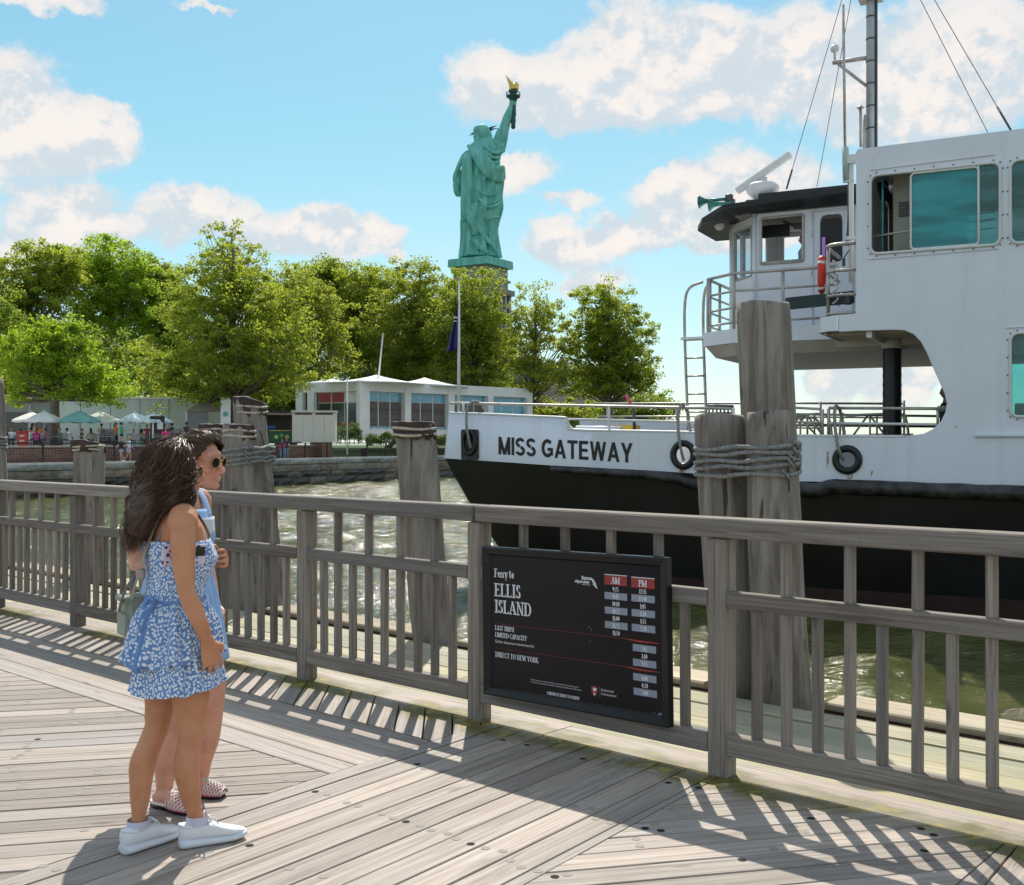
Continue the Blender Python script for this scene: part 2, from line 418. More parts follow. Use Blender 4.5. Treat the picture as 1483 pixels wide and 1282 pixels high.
# ================================================================== DECK
def clip(poly, a, b, c):
    """keep a*x+b*y<=c"""
    out = []
    for i in range(len(poly)):
        P, Q = poly[i], poly[(i + 1) % len(poly)]
        dp, dq = a * P[0] + b * P[1] - c, a * Q[0] + b * Q[1] - c
        if dp <= 0: out.append(P)
        if dp * dq < 0:
            t = dp / (dp - dq); out.append((P[0] + (Q[0] - P[0]) * t, P[1] + (Q[1] - P[1]) * t))
    return out
deck = empty('deck', (0, 0, 0)); tag(deck, kind='structure')
NPL = [0]
def plank_mesh(poly, th, ch=.003):
    mb = MB(); k = len(poly)
    cx = sum(p[0] for p in poly) / k; cy = sum(p[1] for p in poly) / k
    ymin = min(p[1] for p in poly); ymax = max(p[1] for p in poly)
    top = clip(clip(poly, 0, 1, ymax - ch), 0, -1, -(ymin + ch))
    if len(top) != k: top = poly
    mb.add([(x, y, 0) for x, y in top] + [(x, y, -ch) for x, y in poly] + [(x, y, -th) for x, y in poly],
           [tuple(range(k))] + [(i, i + k, (i + 1) % k + k, (i + 1) % k) for i in range(k)] + [(i + k, i + 2 * k, (i + 1) % k + 2 * k, (i + 1) % k + k) for i in range(k)])
    return mb.mesh('plank')
def lay(zone, ang, w, m, parent, th=.038, z=0.0, gap=.009, maxlen=4.2, name='plank', plugs=None, r=random.Random(3), start=0.0, jit=.0015):
    """cover a convex zone (world xy) with boards that run along ang"""
    ca, sa = math.cos(ang), math.sin(ang)
    loc = [(x * ca + y * sa, -x * sa + y * ca) for x, y in zone]
    y0 = min(p[1] for p in loc); y1 = max(p[1] for p in loc); y = y0 + start
    out = []
    while y < y1 - .01:
        wy = w if not isinstance(w, list) else w[len(out) % len(w)]
        P = clip(clip(loc, 0, -1, -(y + gap / 2)), 0, 1, y + wy - gap / 2)
        if len(P) >= 3:
            xa = min(p[0] for p in P); xb = max(p[0] for p in P); cuts = [xa]
            x = xa + r.uniform(.35, 1) * maxlen
            while x < xb - .8: cuts.append(x); x += maxlen * r.uniform(.8, 1.1)
            cuts.append(xb)
            for i in range(len(cuts) - 1):
                Q = clip(clip(P, -1, 0, -(cuts[i] + (.002 if i else 0))), 1, 0, cuts[i + 1] - (.002 if i < len(cuts) - 2 else 0))
                if len(Q) < 3: continue
                cx = (cuts[i] + cuts[i + 1]) / 2; cy = y + wy / 2
                me = plank_mesh([(q[0] - cx, q[1] - cy) for q in Q], th)
                o = link(name, me, m, parent, (cx * ca - cy * sa, cx * sa + cy * ca, z + r.uniform(-jit, jit)), (0, 0, ang))
                out.append((o, Q, cx, cy, wy)); NPL[0] += 1
        y += wy
    return out
def seam1(n): return -1.50 + .08 * n
def seam2(n): return .02 + .10 * n
def seam3(n): return 1.33 + .02 * n
def xy(s, n): v = SN(s, n); return (v.x, v.y)
G = .006
Z = {}
A_F = R(12.5); A_S = R(52.7)
strips = []
Z_ledgeL = [xy(-13, -.28), xy(5, -.28), xy(5, -.012), xy(-13, -.012)]
lay(Z_ledgeL, TH, .268, M_deck, deck, maxlen=5)
lay([xy(-13, 0), xy(seam1(0) - G, 0), xy(seam1(.48) - G, .475), xy(-13, .475)], R(-87), .162, M_deck, deck)
lay([xy(-13, .485), xy(seam1(.48) - G, .485), xy(seam1(1.22) - G, 1.22), xy(-13, 1.22)], TH, .184, M_deck, deck, maxlen=4.8)
fl = lay([xy(-12, 1.228), xy(seam1(1.22) - G, 1.228), xy(seam1(6.6) - G, 6.6), xy(-12, 6.6)], A_F, .147, M_deck, deck, maxlen=3.8)
st = lay([xy(seam1(0), 0), xy(seam2(0) - G, 0), xy(seam2(6.6) - G, 6.6), xy(seam1(6.6), 6.6)], A_S, .152, M_deck, deck, maxlen=20)
fr = lay([xy(seam2(0), 0), xy(seam3(0) - G, 0), xy(seam3(5.5) - G, 5.5), xy(seam2(5.5), 5.5)], A_F, .147, M_deck, deck, maxlen=20)
st2 = lay([xy(seam3(0), 0), xy(2.9, 0), xy(3.0, 4.5), xy(seam3(4.5), 4.5)], A_S, .152, M_deck, deck, maxlen=20)
fl2 = lay([xy(2.91, 0), xy(5, 0), xy(5, 3.5), xy(3.01, 3.5)], A_F, .147, M_deck, deck, maxlen=20)
base = MB(); P4 = [SN(-13, -.27, -.26), SN(5, -.27, -.26), SN(5, 7, -.26), SN(-13, 7, -.26)]
base.add(P4, [(0, 1, 2, 3)]); base.add([p - Vector((0, 0, .06)) for p in P4], [(3, 2, 1, 0)])
base.build('underdeck', M_void, deck)  # dark sheet that paints the shade between planks
jm = MB()
for k in range(38):
    s = -12.8 + k * .47
    jm.add([SN(s - .04, -.27, -.045), SN(s + .04, -.27, -.045), SN(s + .04, 6.9, -.045), SN(s - .04, 6.9, -.045),
            SN(s - .04, -.27, -.25), SN(s + .04, -.27, -.25), SN(s + .04, 6.9, -.25), SN(s - .04, 6.9, -.25)], [(0, 3, 2, 1), (0, 1, 5, 4), (1, 2, 6, 5), (3, 0, 4, 7), (2, 3, 7, 6)])
jm.build('joists', M_void, deck)
# fixing holes as flat discs with their inner shade painted dark, and wooden plugs
def disc(r, seg=12):
    mb = MB(); mb.add([(r * math.cos(2 * PI * k / seg), r * math.sin(2 * PI * k / seg), 0) for k in range(seg)], [tuple(range(seg))]); return mb.mesh('plug')
me_hole = disc(.017); me_hole.materials.append(M_plug)
plm = MB(); plm.lathe([(.019, 0), (.0165, .0004), (.0001, .0004)], 12, smooth=False, cap=False); me_ring = plm.mesh('plug')
me_ring.materials.append(M_plugwood)
pr = random.Random(11)
def plugs(lst, dirang, rows, both=True, phole=.25):
    ca, sa = math.cos(dirang), math.sin(dirang)
    for o, Q, cx, cy, w in lst:
        xa = min(q[0] for q in Q); xb = max(q[0] for q in Q)
        x = xa + .16 + pr.random() * .1
        while x < xb - .05:
            for yy in ((-.035, .04) if both else (0,)):
                if pr.random() < .30: continue
                px, py = x + pr.uniform(-.02, .02), cy + yy + pr.uniform(-.006, .006)
                W = Vector((px * ca - py * sa, px * sa + py * ca, 0))
                if W.y < 3.6 or W.y > 8 or abs(W.x) > W.y * .5: continue
                hole = pr.random() < phole
                p = bpy.data.objects.new('plug', me_hole if hole else me_ring); col.objects.link(p); p.parent = o
                p.location = (px - cx, py - cy, .0012)
            x += rows
plugs(st, A_S, .62); plugs(fr, A_F, .7, phole=.35); plugs(fl, A_F, .9, phole=.08)
# ================================================================== WATERSIDE FENDER TIMBERS
apron = empty('waterside_timbers', SN(-3, -1, -.05), 0, 'weathered green and yellow fender timbers running along the waterside outside the wooden railing', 'timber fender')
ap0 = len(bpy.data.objects)
def child_fix(o, par):
    o.parent = par; o.matrix_parent_inverse = Matrix.Translation(-par.location)
for o, *_ in lay([xy(-13.5, -1.70), xy(5.5, -1.70), xy(5.5, -.285), xy(-13.5, -.285)], TH, [.27, .31, .29, .26, .28], M_apron, None, th=.25, z=-.05, gap=.022, maxlen=6.5, name='timber', jit=.006, r=random.Random(5)):
    child_fix(o, apron)
PS = [-12.77, -9.98, -6.86, -3.35, -.86]   # piles stand along the outer beam
segs = []
edges = [-14] + [v for s in (-12.77, -9.98) for v in (s - .25, s + .25)] + [-7.55, -6.35, -3.72, -3.15, -.62, .62] + [5.5]
SP5 = -.86
edges = [-14, -13.02, -12.52, -10.23, -9.73, -7.3, -6.4]
edges = [(-14, -12.95), (-12.45, -10.2), (-9.75, -7.7), (-6.45, -4.18), (-3.72, -1.32), (-.42, 5.5)]
for s0, s1 in edges:
    for a, bb in ([(s0, s1)] if s1 - s0 < 3.5 else [(s0, (s0 + s1) / 2), ((s0 + s1) / 2 + .01, s1)]):
        for na, nb, z in ((-2.33, -1.97, -.06),):
            P = [(-(bb - a) / 2, -.165), ((bb - a) / 2, -.165), ((bb - a) / 2, .165), (-(bb - a) / 2, .165)]
            o = link('beam', plank_mesh(P, .3, .012), M_beam, None, SN((a + bb) / 2, (na + nb) / 2, z), (0, 0, TH)); child_fix(o, apron)
ch = MB(); ch.add([SN(-14, -1.96, -.55), SN(5.5, -1.96, -.55), SN(5.5, -1.71, -.55), SN(-14, -1.71, -.55)], [(0, 1, 2, 3)])
ch.add([SN(-14, -1.965, -.10), SN(5.5, -1.965, -.10), SN(5.5, -1.965, -.56), SN(-14, -1.965, -.56)], [(0, 1, 2, 3)])
o = ch.build('steel_channel', M_rustbeam); child_fix(o, apron)
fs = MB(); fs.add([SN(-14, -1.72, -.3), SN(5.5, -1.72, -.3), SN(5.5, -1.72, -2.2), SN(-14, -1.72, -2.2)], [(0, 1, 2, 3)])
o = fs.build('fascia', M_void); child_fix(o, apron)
# ================================================================== RAILING
rail = empty('wooden_railing', SN(-3, -.05), 0, 'long weathered grey timber railing with square posts and balusters along the boardwalk edge', 'railing')
POST = .102
def rchild(name, mb, s, n, z):
    o = mb.build(name, M_rail, None, SN(s, n, z), (0, 0, TH)); child_fix(o, rail); return o
def rbox(name, s, n, z, size, ch=.004, me=None, rot=None):
    if me is None:
        mb = MB(); mb.cbox((0, 0, 0), size, ch); me = mb.mesh(name)
    o = link(name, me, M_rail if not me.materials else None, None, SN(s, n, z), (0, 0, TH) if rot is None else rot); child_fix(o, rail); return o
def vmesh(name, w, h, ch=.004):
    """upright member whose grain (local X) runs up: built lying down and stood up by rotation"""
    mb = MB(); mb.cbox((0, 0, 0), (h, w, w), ch); me = mb.mesh(name); me.materials.append(M_rail); return me
me_bl = vmesh('baluster', .042, .62); me_bu = vmesh('baluster', .042, .262); me_post = vmesh('post', POST, 1.26, .006)
VR = (Matrix.Rotation(TH, 4, 'Z') @ Matrix.Rotation(-PI / 2, 4, 'Y')).to_euler()
NC = -.052
fr_ = random.Random(21)
for k in range(-8, 3):
    s = k * 1.62
    rbox('post', s, NC, 1.14 - .63, None, me=me_post, rot=VR)
    if k == 2: break
    s0, s1 = s + POST / 2, s + 1.62 - POST / 2; L = s1 - s0 - .004; c = (s0 + s1) / 2
    rbox('middle_rail', c, -.030, .850, (L, .058, .078))
    rbox('bottom_rail', c, -.036, .155, (L, .070, .100))
    for j in range(9):
        sx = s0 + (s1 - s0) * (j + 1) / 10 + fr_.uniform(-.004, .004)
        VRj = (Matrix.Rotation(TH + fr_.uniform(-.03, .03), 4, 'Z') @ Matrix.Rotation(-PI / 2 + fr_.uniform(-.006, .006), 4, 'Y')).to_euler()
        rbox('baluster', sx, -.036 + fr_.uniform(-.002, .002), .205 + .303, None, me=me_bl, rot=VRj)
        if j % 2 == 1: rbox('baluster', sx, -.036, .889 + .128, None, me=me_bu, rot=VRj)
for s0, s1 in ((-12.96, -8.13), (-8.12, -4.88), (-4.87, -1.60), (-1.59, 1.65), (1.66, 3.4)):
    rbox('top_rail', (s0 + s1) / 2, -.045, 1.192, (s1 - s0 - .003, .142, .092), .007)
# ================================================================== PILES
def pile_material():
    m, nt, b = mat('old_pile_wood')
    tc = nt.node('ShaderNodeTexCoord').outputs['Object']; oi = nt.node('ShaderNodeObjectInfo').outputs['Random']
    o3 = nt.node('ShaderNodeCombineXYZ'); nt.put(o3.inputs[0], nt.math('MULTIPLY', oi, 31)); nt.put(o3.inputs[2], nt.math('MULTIPLY', oi, 17))
    p = nt.vmath('ADD', tc, o3.outputs[0])
    g = nt.noise(nt.mapping(p, (11, 11, .9)), 1, 6, .65, .8)
    f = nt.noise(nt.mapping(p, (55, 55, 3)), 1, 4, .6)
    big = nt.noise(nt.mapping(p, (2, 2, 1)), 1.2, 4, .6)
    c = nt.mix(nt.smooth(g, .3, .7), (.125, .104, .086), (.32, .283, .245))
    c = nt.mix(nt.math('MULTIPLY', nt.smooth(big, .4, .7), .5), c, (.26, .24, .215))
    c = nt.mix(nt.math('MULTIPLY', nt.smooth(f, .5, .75), .35), c, (.08, .07, .06))
    ck = nt.smooth(nt.noise(nt.mapping(p, (15, 15, .55)), 1, 3, .5, .5), .665, .70)
    c = nt.mix(nt.math('MULTIPLY', ck, .8), c, (.03, .025, .02))
    kn = nt.node('ShaderNodeTexVoronoi'); nt.put(kn.inputs['Vector'], nt.mapping(p, (2.2, 2.2, 1.4))); kn.inputs['Scale'].default_value = 1.5
    k1 = nt.smooth(kn.outputs['Distance'], .16, .07)
    c = nt.mix(nt.math('MULTIPLY', k1, .6), c, (.07, .06, .05))
    org = nt.smooth(nt.noise(nt.mapping(p, (14, 14, 1.6)), 1, 4, .6), .66, .73)
    c = nt.mix(nt.math('MULTIPLY', org, .55), c, (.42, .22, .10))
    sz = nt.node('ShaderNodeSeparateXYZ'); nt.l.new(tc, sz.inputs[0])
    wet = nt.math('MULTIPLY', nt.smooth(nt.math('ADD', sz.outputs[2], nt.math('MULTIPLY', big, .5)), .35, -.1), .8)
    c = nt.mix(wet, c, (.045, .05, .03))
    nt.put(b.inputs['Base Color'], c); nt.put(b.inputs['Roughness'], .85); b.inputs['Specular IOR Level'].default_value = .25
    h = nt.math('SUBTRACT', nt.math('ADD', g, nt.math('MULTIPLY', f, .4)), nt.math('MULTIPLY', ck, .8))
    nt.put(b.inputs['Normal'], nt.bump(h, .8, .02))
    return m
M_pile = pile_material()
M_cap = simple('rusty_cap_sheet', (.050, .028, .020), .75, var=.5, scale=9, bump=.4, bscale=30, dirt=.5)
M_strap = simple('pale_steel_strap', (.46, .40, .32), .5, .3, var=.3, scale=14, dirt=.7)
M_rope = None
def rope_mat(name, c, tw=60):
    m, nt, b = mat(name)
    tc = nt.node('ShaderNodeTexCoord').outputs['Object']
    n = nt.noise(tc, 45, 4, .6); n2 = nt.noise(tc, 4, 3, .5)
    cc = nt.mix(nt.smooth(n, .35, .65), tuple(x * .5 for x in c), c); cc = nt.mix(nt.math('MULTIPLY', n2, .4), cc, tuple(x * .6 for x in c))
    nt.put(b.inputs['Base Color'], cc); b.inputs['Roughness'].default_value = .85
    nt.put(b.inputs['Normal'], nt.bump(n, .6, .006)); return m
M_rope = rope_mat('old_grey_rope', (.30, .30, .29)); M_hawser = rope_mat('white_hawser', (.42, .41, .38))
def pile(top, bot, r0, r1, label, cap=None, seed=0, flat=True, group=None, tops=0.0):
    """top, bot = centres; an old tree trunk driven in at a lean"""
    r = random.Random(seed); top = Vector(top); bot = Vector(bot)
    base = bot + (bot - top) * (1.1 / (top - bot).length)
    e = empty('timber_pile', bot, 0, label, 'pile', group)
    mb = MB(); seg = 40; rings = []; N = 44
    ph = [r.uniform(0, 6.3) for _ in range(8)]
    cks = [(r.uniform(0, 6.28), r.uniform(.2, 1), r.uniform(.25, .6)) for _ in range(7)]
    for i in range(N + 1):
        t = i / N; c = top.lerp(base, t) - bot; rr = r0 + (r1 - r0) * t
        c += Vector((math.sin(t * 5 + ph[0]), math.sin(t * 4 + ph[1]), 0)) * .012
        ring = []
        for j in range(seg):
            a = 2 * PI * j / seg
            k = 1 + .030 * math.sin(3 * a + ph[2] + t * 2) + .018 * math.sin(7 * a + ph[3] - t * 3) + .012 * math.sin(13 * a + ph[4] + t * 5) + .02 * mnoise.noise(Vector((math.cos(a) * 2, math.sin(a) * 2, t * 9 + seed)))
            for ca, ct, cl in cks:
                da = abs((a - ca - .15 * math.sin(t * 4 + ph[5]) + PI) % (2 * PI) - PI)
                if da < .10 and abs(t - ct * .8) < cl: k -= .055 * (1 - da / .10) * max(0, 1 - abs(t - ct * .8) / cl)
            z = 0
            if i == 0: z = .012 * math.sin(2 * a + ph[6]) + tops * math.cos(a + 2.4)
            if i == 0: k *= .97
            ring.append(c + Vector((math.cos(a) * rr * k, math.sin(a) * rr * k, z)))
        rings.append(ring)
    mb.loft(rings, True, True); mb.sm[-2] = False
    o = mb.build('trunk', M_pile, e)
    ax = (bot - top).normalized()
    if cap:
        cm = MB(); rg = []; hh = cap
        for i, (dz, kk) in enumerate(((-.015, .35), (-.012, 1.02), (0, 1.06), (.02, 1.055), (hh * .5, 1.045), (hh, 1.06), (hh + .001, 1.03), (hh * .6, 1.01))):
            ring = []
            for j in range(seg):
                a = 2 * PI * j / seg
                j1 = .018 * mnoise.noise(Vector((math.cos(a) * 2.5, math.sin(a) * 2.5, seed * 3.1 + i * .4))) / .12
                rag = (.045 * mnoise.noise(Vector((math.cos(a) * 3, math.sin(a) * 3, seed * 1.7))) + .02 * mnoise.noise(Vector((math.cos(a) * 9, math.sin(a) * 9, seed))) ) if i in (5, 6) else (.02 * mnoise.noise(Vector((math.cos(a) * 1.5, math.sin(a) * 1.5, seed + 9))) + tops * math.cos(a + 2.4) if i < 4 else 0)
                rr = (r0 * kk + j1 * r0)
                ring.append(top - bot + ax * dz + Vector((math.cos(a) * rr, math.sin(a) * rr, -rag if i in (5, 6) else rag)))
            rg.append(ring)
        cm.loft(rg, True, True); cm.build('cap_sheet', M_cap, e)
        for q, f in enumerate((.38, .80)):
            cc = top - bot + ax * (hh * f + (tops * 0))
            pts = [cc + Vector((math.cos(a) * r0 * 1.085, math.sin(a) * r0 * 1.085, .008 * math.sin(a * 2 + q + seed))) for a in [2 * PI * j / 28 for j in range(28)]]
            sm = MB(); sm.tube(pts, [(.013, .004)] * 28, 6, side=(0, 0, 1), closed=True); sm.build('strap', M_strap, e)
    return e
def ropes(cs, r, z0, z1, n, rr, label, tilt=(0, 0), mat_=None, clips=True, seed=0, clipdir=None, gap=0.0):
    """n turns of rope pulled round a cluster of piles; cs = list of (centre, radius)"""
    e = empty('rope_lashing', (cs[0][0].x, cs[0][0].y, (z0 + z1) / 2), 0, label, 'rope'); L = e.location.copy()
    rd = random.Random(seed)
    pts = []
    for c, cr in cs:
        for j in range(28):
            a = 2 * PI * j / 28; pts.append((c.x + math.cos(a) * (cr + rr * .9), c.y + math.sin(a) * (cr + rr * .9)))
    pts = sorted(set(pts))
    def half(P):
        h = []
        for p in P:
            while len(h) >= 2 and (h[-1][0] - h[-2][0]) * (p[1] - h[-2][1]) - (h[-1][1] - h[-2][1]) * (p[0] - h[-2][0]) <= 0: h.pop()
            h.append(p)
        return h[:-1]
    hull = half(pts) + half(pts[::-1])
    dense = []
    for i in range(len(hull)):
        a, b2 = Vector(hull[i]), Vector(hull[(i + 1) % len(hull)]); m_ = max(1, int((b2 - a).length / .03))
        dense += [a.lerp(b2, k / m_) for k in range(m_)]
    cx = sum(p.x for p in dense) / len(dense); cy = sum(p.y for p in dense) / len(dense)
    for k in range(n):
        z = z0 + (z1 - z0) * k / max(1, n - 1) + rd.uniform(-.006, .006); ph = rd.uniform(0, 6)
        mb = MB(); ring = [Vector((p.x, p.y, z + tilt[0] * (p.x - cx) + tilt[1] * (p.y - cy) + .008 * math.sin(5 * math.atan2(p.y - cy, p.x - cx) + ph))) - L for p in dense]
        m2 = len(ring); rad = [rr * (1 + .12 * math.sin(i * 1.9)) for i in range(m2)]
        mb.tube(ring, rad, 7, closed=True); mb.build('turn', mat_ or M_rope, e)
        if clips and clipdir:
            ang = clipdir + k * .10
            best = max(range(m2), key=lambda i: (ring[i].x + L.x - cx) * math.cos(ang) + (ring[i].y + L.y - cy) * math.sin(ang))
            q = ring[best]; mb = MB(); t = (ring[(best + 1) % m2] - q).normalized()
            out = Vector((math.cos(ang), math.sin(ang), 0))
            mb.tube([q - t * .03 + Vector((0, 0, .035)) + out * rr, q + t * .0 + out * rr * 1.8, q + t * .03 - Vector((0, 0, .035)) + out * rr], .008, 6); mb.build('staple', M_rope, e)
    return e
def P_at(px, py, d): return at(px, py, d)
pA = pile(at(-14, 548, 15.3), at(-6, 905, 14.9), .165, .18, 'tall round pile at the left edge of the picture, cut off by the frame', seed=2)
pB = pile(at(128, 643, 13.4), at(131, 880, 13.4), .180, .19, 'short grey pile with a crumbling rusty cap left of the two women', cap=.10, seed=3, tops=.03)
pC = pile(at(309, 617, 11.9), at(322, 905, 11.7), .150, .16, 'dark left pile of the capped cluster, half hidden behind the woman in sunglasses', cap=.13, seed=4)
pD = pile(at(346.5, 618, 11.2), at(350, 895, 11.1), .152, .165, 'pale squared front pile of the capped cluster behind the women', cap=.13, seed=5)
pE = pile(at(362, 583, 11.9), at(390, 890, 11.6), .165, .19, 'tallest pile of the capped cluster, leaning outward with a slipped rusty cap', cap=.15, seed=6, tops=.04)
pF = pile(at(599, 614, 9.55), at(629, 918, 9.35), .175, .165, 'single leaning pile with rusty strapped cap standing left of the ferry bow', cap=.13, seed=7, tops=.0)
pG = pile(at(1102, 440, 7.75), at(1133, 1005, 7.6), .185, .20, 'tallest and thickest bare pile rising beside the ferry pilothouse', seed=8, tops=-.01)
pH = pile(at(1042, 602, 7.55), at(1066, 1004, 7.45), .172, .150, 'left pile of the roped pair in front of the ferry, cut off square', seed=9)
pI = pile(at(1116, 598, 7.25), at(1133, 1006, 7.1), .150, .19, 'front pile of the roped group, short one standing before the tallest pile', seed=10)
def pc(e_top, e_bot, z):
    t = (e_top.z - z) / (e_top.z - e_bot.z); return e_top.lerp(e_bot, t)
zc = 1.6 - (667 - 642) / 1600 * 7.4
ropes([(pc(at(1042, 602, 7.55), at(1066, 1004, 7.45), zc), .170), (pc(at(1116, 598, 7.25), at(1133, 1006, 7.1), zc), .158), (pc(at(1102, 440, 7.75), at(1133, 1005, 7.6), zc), .19)],
      .16, zc - .085, zc + .095, 5, .0145, 'five turns of grey wire rope round the bare piles in front of the ferry', tilt=(.05, 0), clipdir=-1.25, seed=1)
zc = 1.6 - (665 - 642) / 1600 * 11.2
ropes([(pc(at(309, 617, 11.9), at(322, 905, 11.7), zc), .152), (pc(at(346.5, 618, 11.2), at(350, 895, 11.1), zc), .155), (pc(at(364, 583, 11.9), at(390, 890, 11.6), zc), .175)],
      .16, zc - .075, zc + .07, 4, .017, 'weathered rope turns round the capped pile cluster behind the women', tilt=(.12, 0), clipdir=-1.0, seed=2)
zc = 1.6 - (642 - 642) / 1600 * 15.3
ropes([(pc(at(-14, 548, 15.3), at(-6, 905, 14.9), zc), .172)], .16, zc - .07, zc + .07, 4, .016, 'rope turns round the tall pile at the left edge', seed=3, clips=False)
# ================================================================== SIGN
M_signblack = simple('gloss_black_panel', (.006, .0055, .007), .28, var=.1, spec=.28)
M_signframe = simple('black_sign_frame', (.008, .009, .010), .35, var=.3, scale=20, spec=.4)
M_white = simple('white_print', (.72, .73, .76), .5, var=.03)
M_red = simple('red_print', (.33, .035, .03), .5, var=.06)
M_grey = simple('grey_print', (.27, .30, .37), .5, var=.05)
M_dred = simple('dull_red_line', (.22, .03, .022), .5, var=.1)
M_scuff = simple('white_scuff', (.55, .56, .6), .7, var=.4, scale=40)
SR = R(1.0)
sign = empty('sign_board', SN(-1.49, .02, .17), 0, 'black ferry timetable board with white and red print fixed to the railing', 'sign')
sign.matrix_world = Matrix.Translation(SN(-1.49, .004, .176)) @ Matrix.Rotation(TH, 4, 'Z') @ Matrix.Rotation(SR, 4, 'Y').inverted() @ Matrix.Identity(4)
SW_, SH_ = 1.252, .835
pm = MB(); pm.cbox((SW_ / 2, -.016, SH_ / 2), (SW_ - .02, .02, SH_ - .02), .002); pm.build('panel', M_signblack, sign)
for nm, a, b_ in (('b', (0, 0), (SW_, 0)), ('r', (SW_, 0), (SW_, SH_)), ('t', (SW_, SH_), (0, SH_)), ('l', (0, SH_), (0, 0))):
    A = Vector((a[0], 0, a[1])); B = Vector((b_[0], 0, b_[1])); d = (B - A).normalized(); inn = Vector((-d.z, 0, d.x)); fw = .05
    prof = [(0, -.001), (0, -.046), (.008, -.052), (.040, -.040), (fw, -.0265), (fw, -.001)]
    rings = [[P + inn * q[0] + Vector((0, q[1], 0)) + d * ((q[0] + .0006) if e_ == 0 else -(q[0] + .0006)) for q in prof] for e_, P in ((0, A), (1, B))]
    fm = MB(); fm.loft(rings, True, False); fm.build('frame_rail', M_signframe, sign)
PF = -.0268   # print face
# ---- a small roman alphabet built from strokes: (kind, numbers)
def glyphs():
    G = {}
    V = lambda x, a=0, b=1: ('l', x, a, x, b)
    H = lambda y, a, b: ('l', a, y, b, y)
    S = lambda x, y: ('s', x, y)
    D = lambda a, b, c, d, k='k': ('d' + k, a, b, c, d)
    A = lambda cx, cy, rx, ry, a0, a1: ('a', cx, cy, rx, ry, a0, a1)
    G['A'] = (.78, [D(.09, 0, .37, 1, 'n'), D(.37, 1, .66, 0), H(.33, .2, .56), S(.09, 0), S(.66, 0)])
    G['B'] = (.68, [V(.14), H(1, .14, .36), H(.53, .14, .38), H(0, .14, .38), A(.36, .765, .2, .235, 90, -90), A(.38, .265, .23, .265, 90, -90), S(.14, 0), S(.14, 1)])
    G['C'] = (.76, [A(.43, .5, .36, .5, 50, 310), ('t', .68, .8), ('t', .68, .2)])
    G['D'] = (.80, [V(.14), H(1, .14, .36), H(0, .14, .36), A(.36, .5, .36, .5, 90, -90), S(.14, 0), S(.14, 1)])
    G['E'] = (.66, [V(.14), H(1, .14, .56), H(.52, .14, .46), H(0, .14, .6), S(.14, 0), S(.14, 1), ('t', .56, .9), ('t', .6, .1), ('t', .46, .52)])
    G['F'] = (.60, [V(.14), H(1, .14, .56), H(.52, .14, .44), S(.14, 0), S(.14, 1), ('t', .56, .9), ('t', .44, .52)])
    G['G'] = (.80, [A(.43, .5, .36, .5, 50, 300), V(.66, .03, .4), S(.66, .42), ('t', .68, .8)])
    G['H'] = (.82, [V(.14), V(.66), H(.52, .14, .66), S(.14, 0), S(.14, 1), S(.66, 0), S(.66, 1)])
    G['I'] = (.36, [V(.18), S(.18, 0), S(.18, 1)])
    G['J'] = (.42, [V(.24, .1, 1), A(.1, .08, .14, .2, 0, -100), S(.24, 1)])
    G['K'] = (.76, [V(.14), D(.14, .42, .6, 1, 'n'), D(.3, .6, .68, 0), S(.14, 0), S(.14, 1), S(.66, 0), S(.6, 1)])
    G['L'] = (.62, [V(.14), H(0, .14, .58), S(.14, 0), S(.14, 1), ('t', .58, .1)])
    G['M'] = (.96, [V(.14), D(.14, 1, .47, .1), D(.47, .1, .8, 1, 'n'), V(.8), S(.14, 0), S(.8, 0), S(.1, 1), S(.84, 1)])
    G['N'] = (.82, [('l2', .14, 0, .14, 1), D(.14, 1, .66, 0), ('l2', .66, 0, .66, 1), S(.14, 0), S(.1, 1), S(.66, 1)])
    G['O'] = (.84, [A(.42, .5, .35, .5, 0, 360)])
    G['P'] = (.62, [V(.14), H(1, .14, .36), H(.47, .14, .36), A(.36, .735, .22, .265, 90, -90), S(.14, 0), S(.14, 1)])
    G['R'] = (.72, [V(.14), H(1, .14, .36), H(.5, .14, .36), A(.36, .75, .2, .25, 90, -90), D(.36, .5, .64, 0), S(.14, 0), S(.14, 1), S(.65, 0)])
    G['S'] = (.56, [A(.28, .75, .19, .25, 30, 250), A(.28, .26, .21, .26, 90, -150), ('t', .47, .84), ('t', .09, .16)])
    G['T'] = (.66, [V(.33), H(1, .05, .61), S(.33, 0), ('t', .05, .9), ('t', .61, .9)])
    G['U'] = (.80, [V(.14, .25, 1), ('l2', .66, .25, .66, 1), A(.4, .26, .26, .26, 180, 360), S(.14, 1), S(.66, 1)])
    G['V'] = (.76, [D(.08, 1, .38, 0), D(.38, 0, .68, 1, 'n'), S(.08, 1), S(.68, 1)])
    G['W'] = (1.06, [D(.08, 1, .32, 0), D(.32, 0, .53, 1, 'n'), D(.53, 1, .77, 0), D(.77, 0, .98, 1, 'n'), S(.08, 1), S(.98, 1)])
    G['X'] = (.7, [D(.1, 1, .6, 0), D(.1, 0, .6, 1, 'n')])
    G['Y'] = (.72, [D(.07, 1, .36, .45), D(.36, .45, .65, 1, 'n'), V(.36, 0, .47), S(.36, 0), S(.07, 1), S(.65, 1)])
    G['!'] = (.3, [V(.15, .3, 1), ('o', .15, .05)])
    G[':'] = (.26, [('o', .13, .08), ('o', .13, .55)]); G['.'] = (.26, [('o', .13, .05)])
    G['0'] = (.54, [A(.27, .5, .2, .5, 0, 360)])
    G['1'] = (.44, [V(.24), S(.24, 0), ('dn', .08, .84, .24, 1)])
    G['2'] = (.54, [A(.26, .74, .18, .26, 170, -30), ('dn', .42, .62, .08, .02), H(.03, .08, .48)])
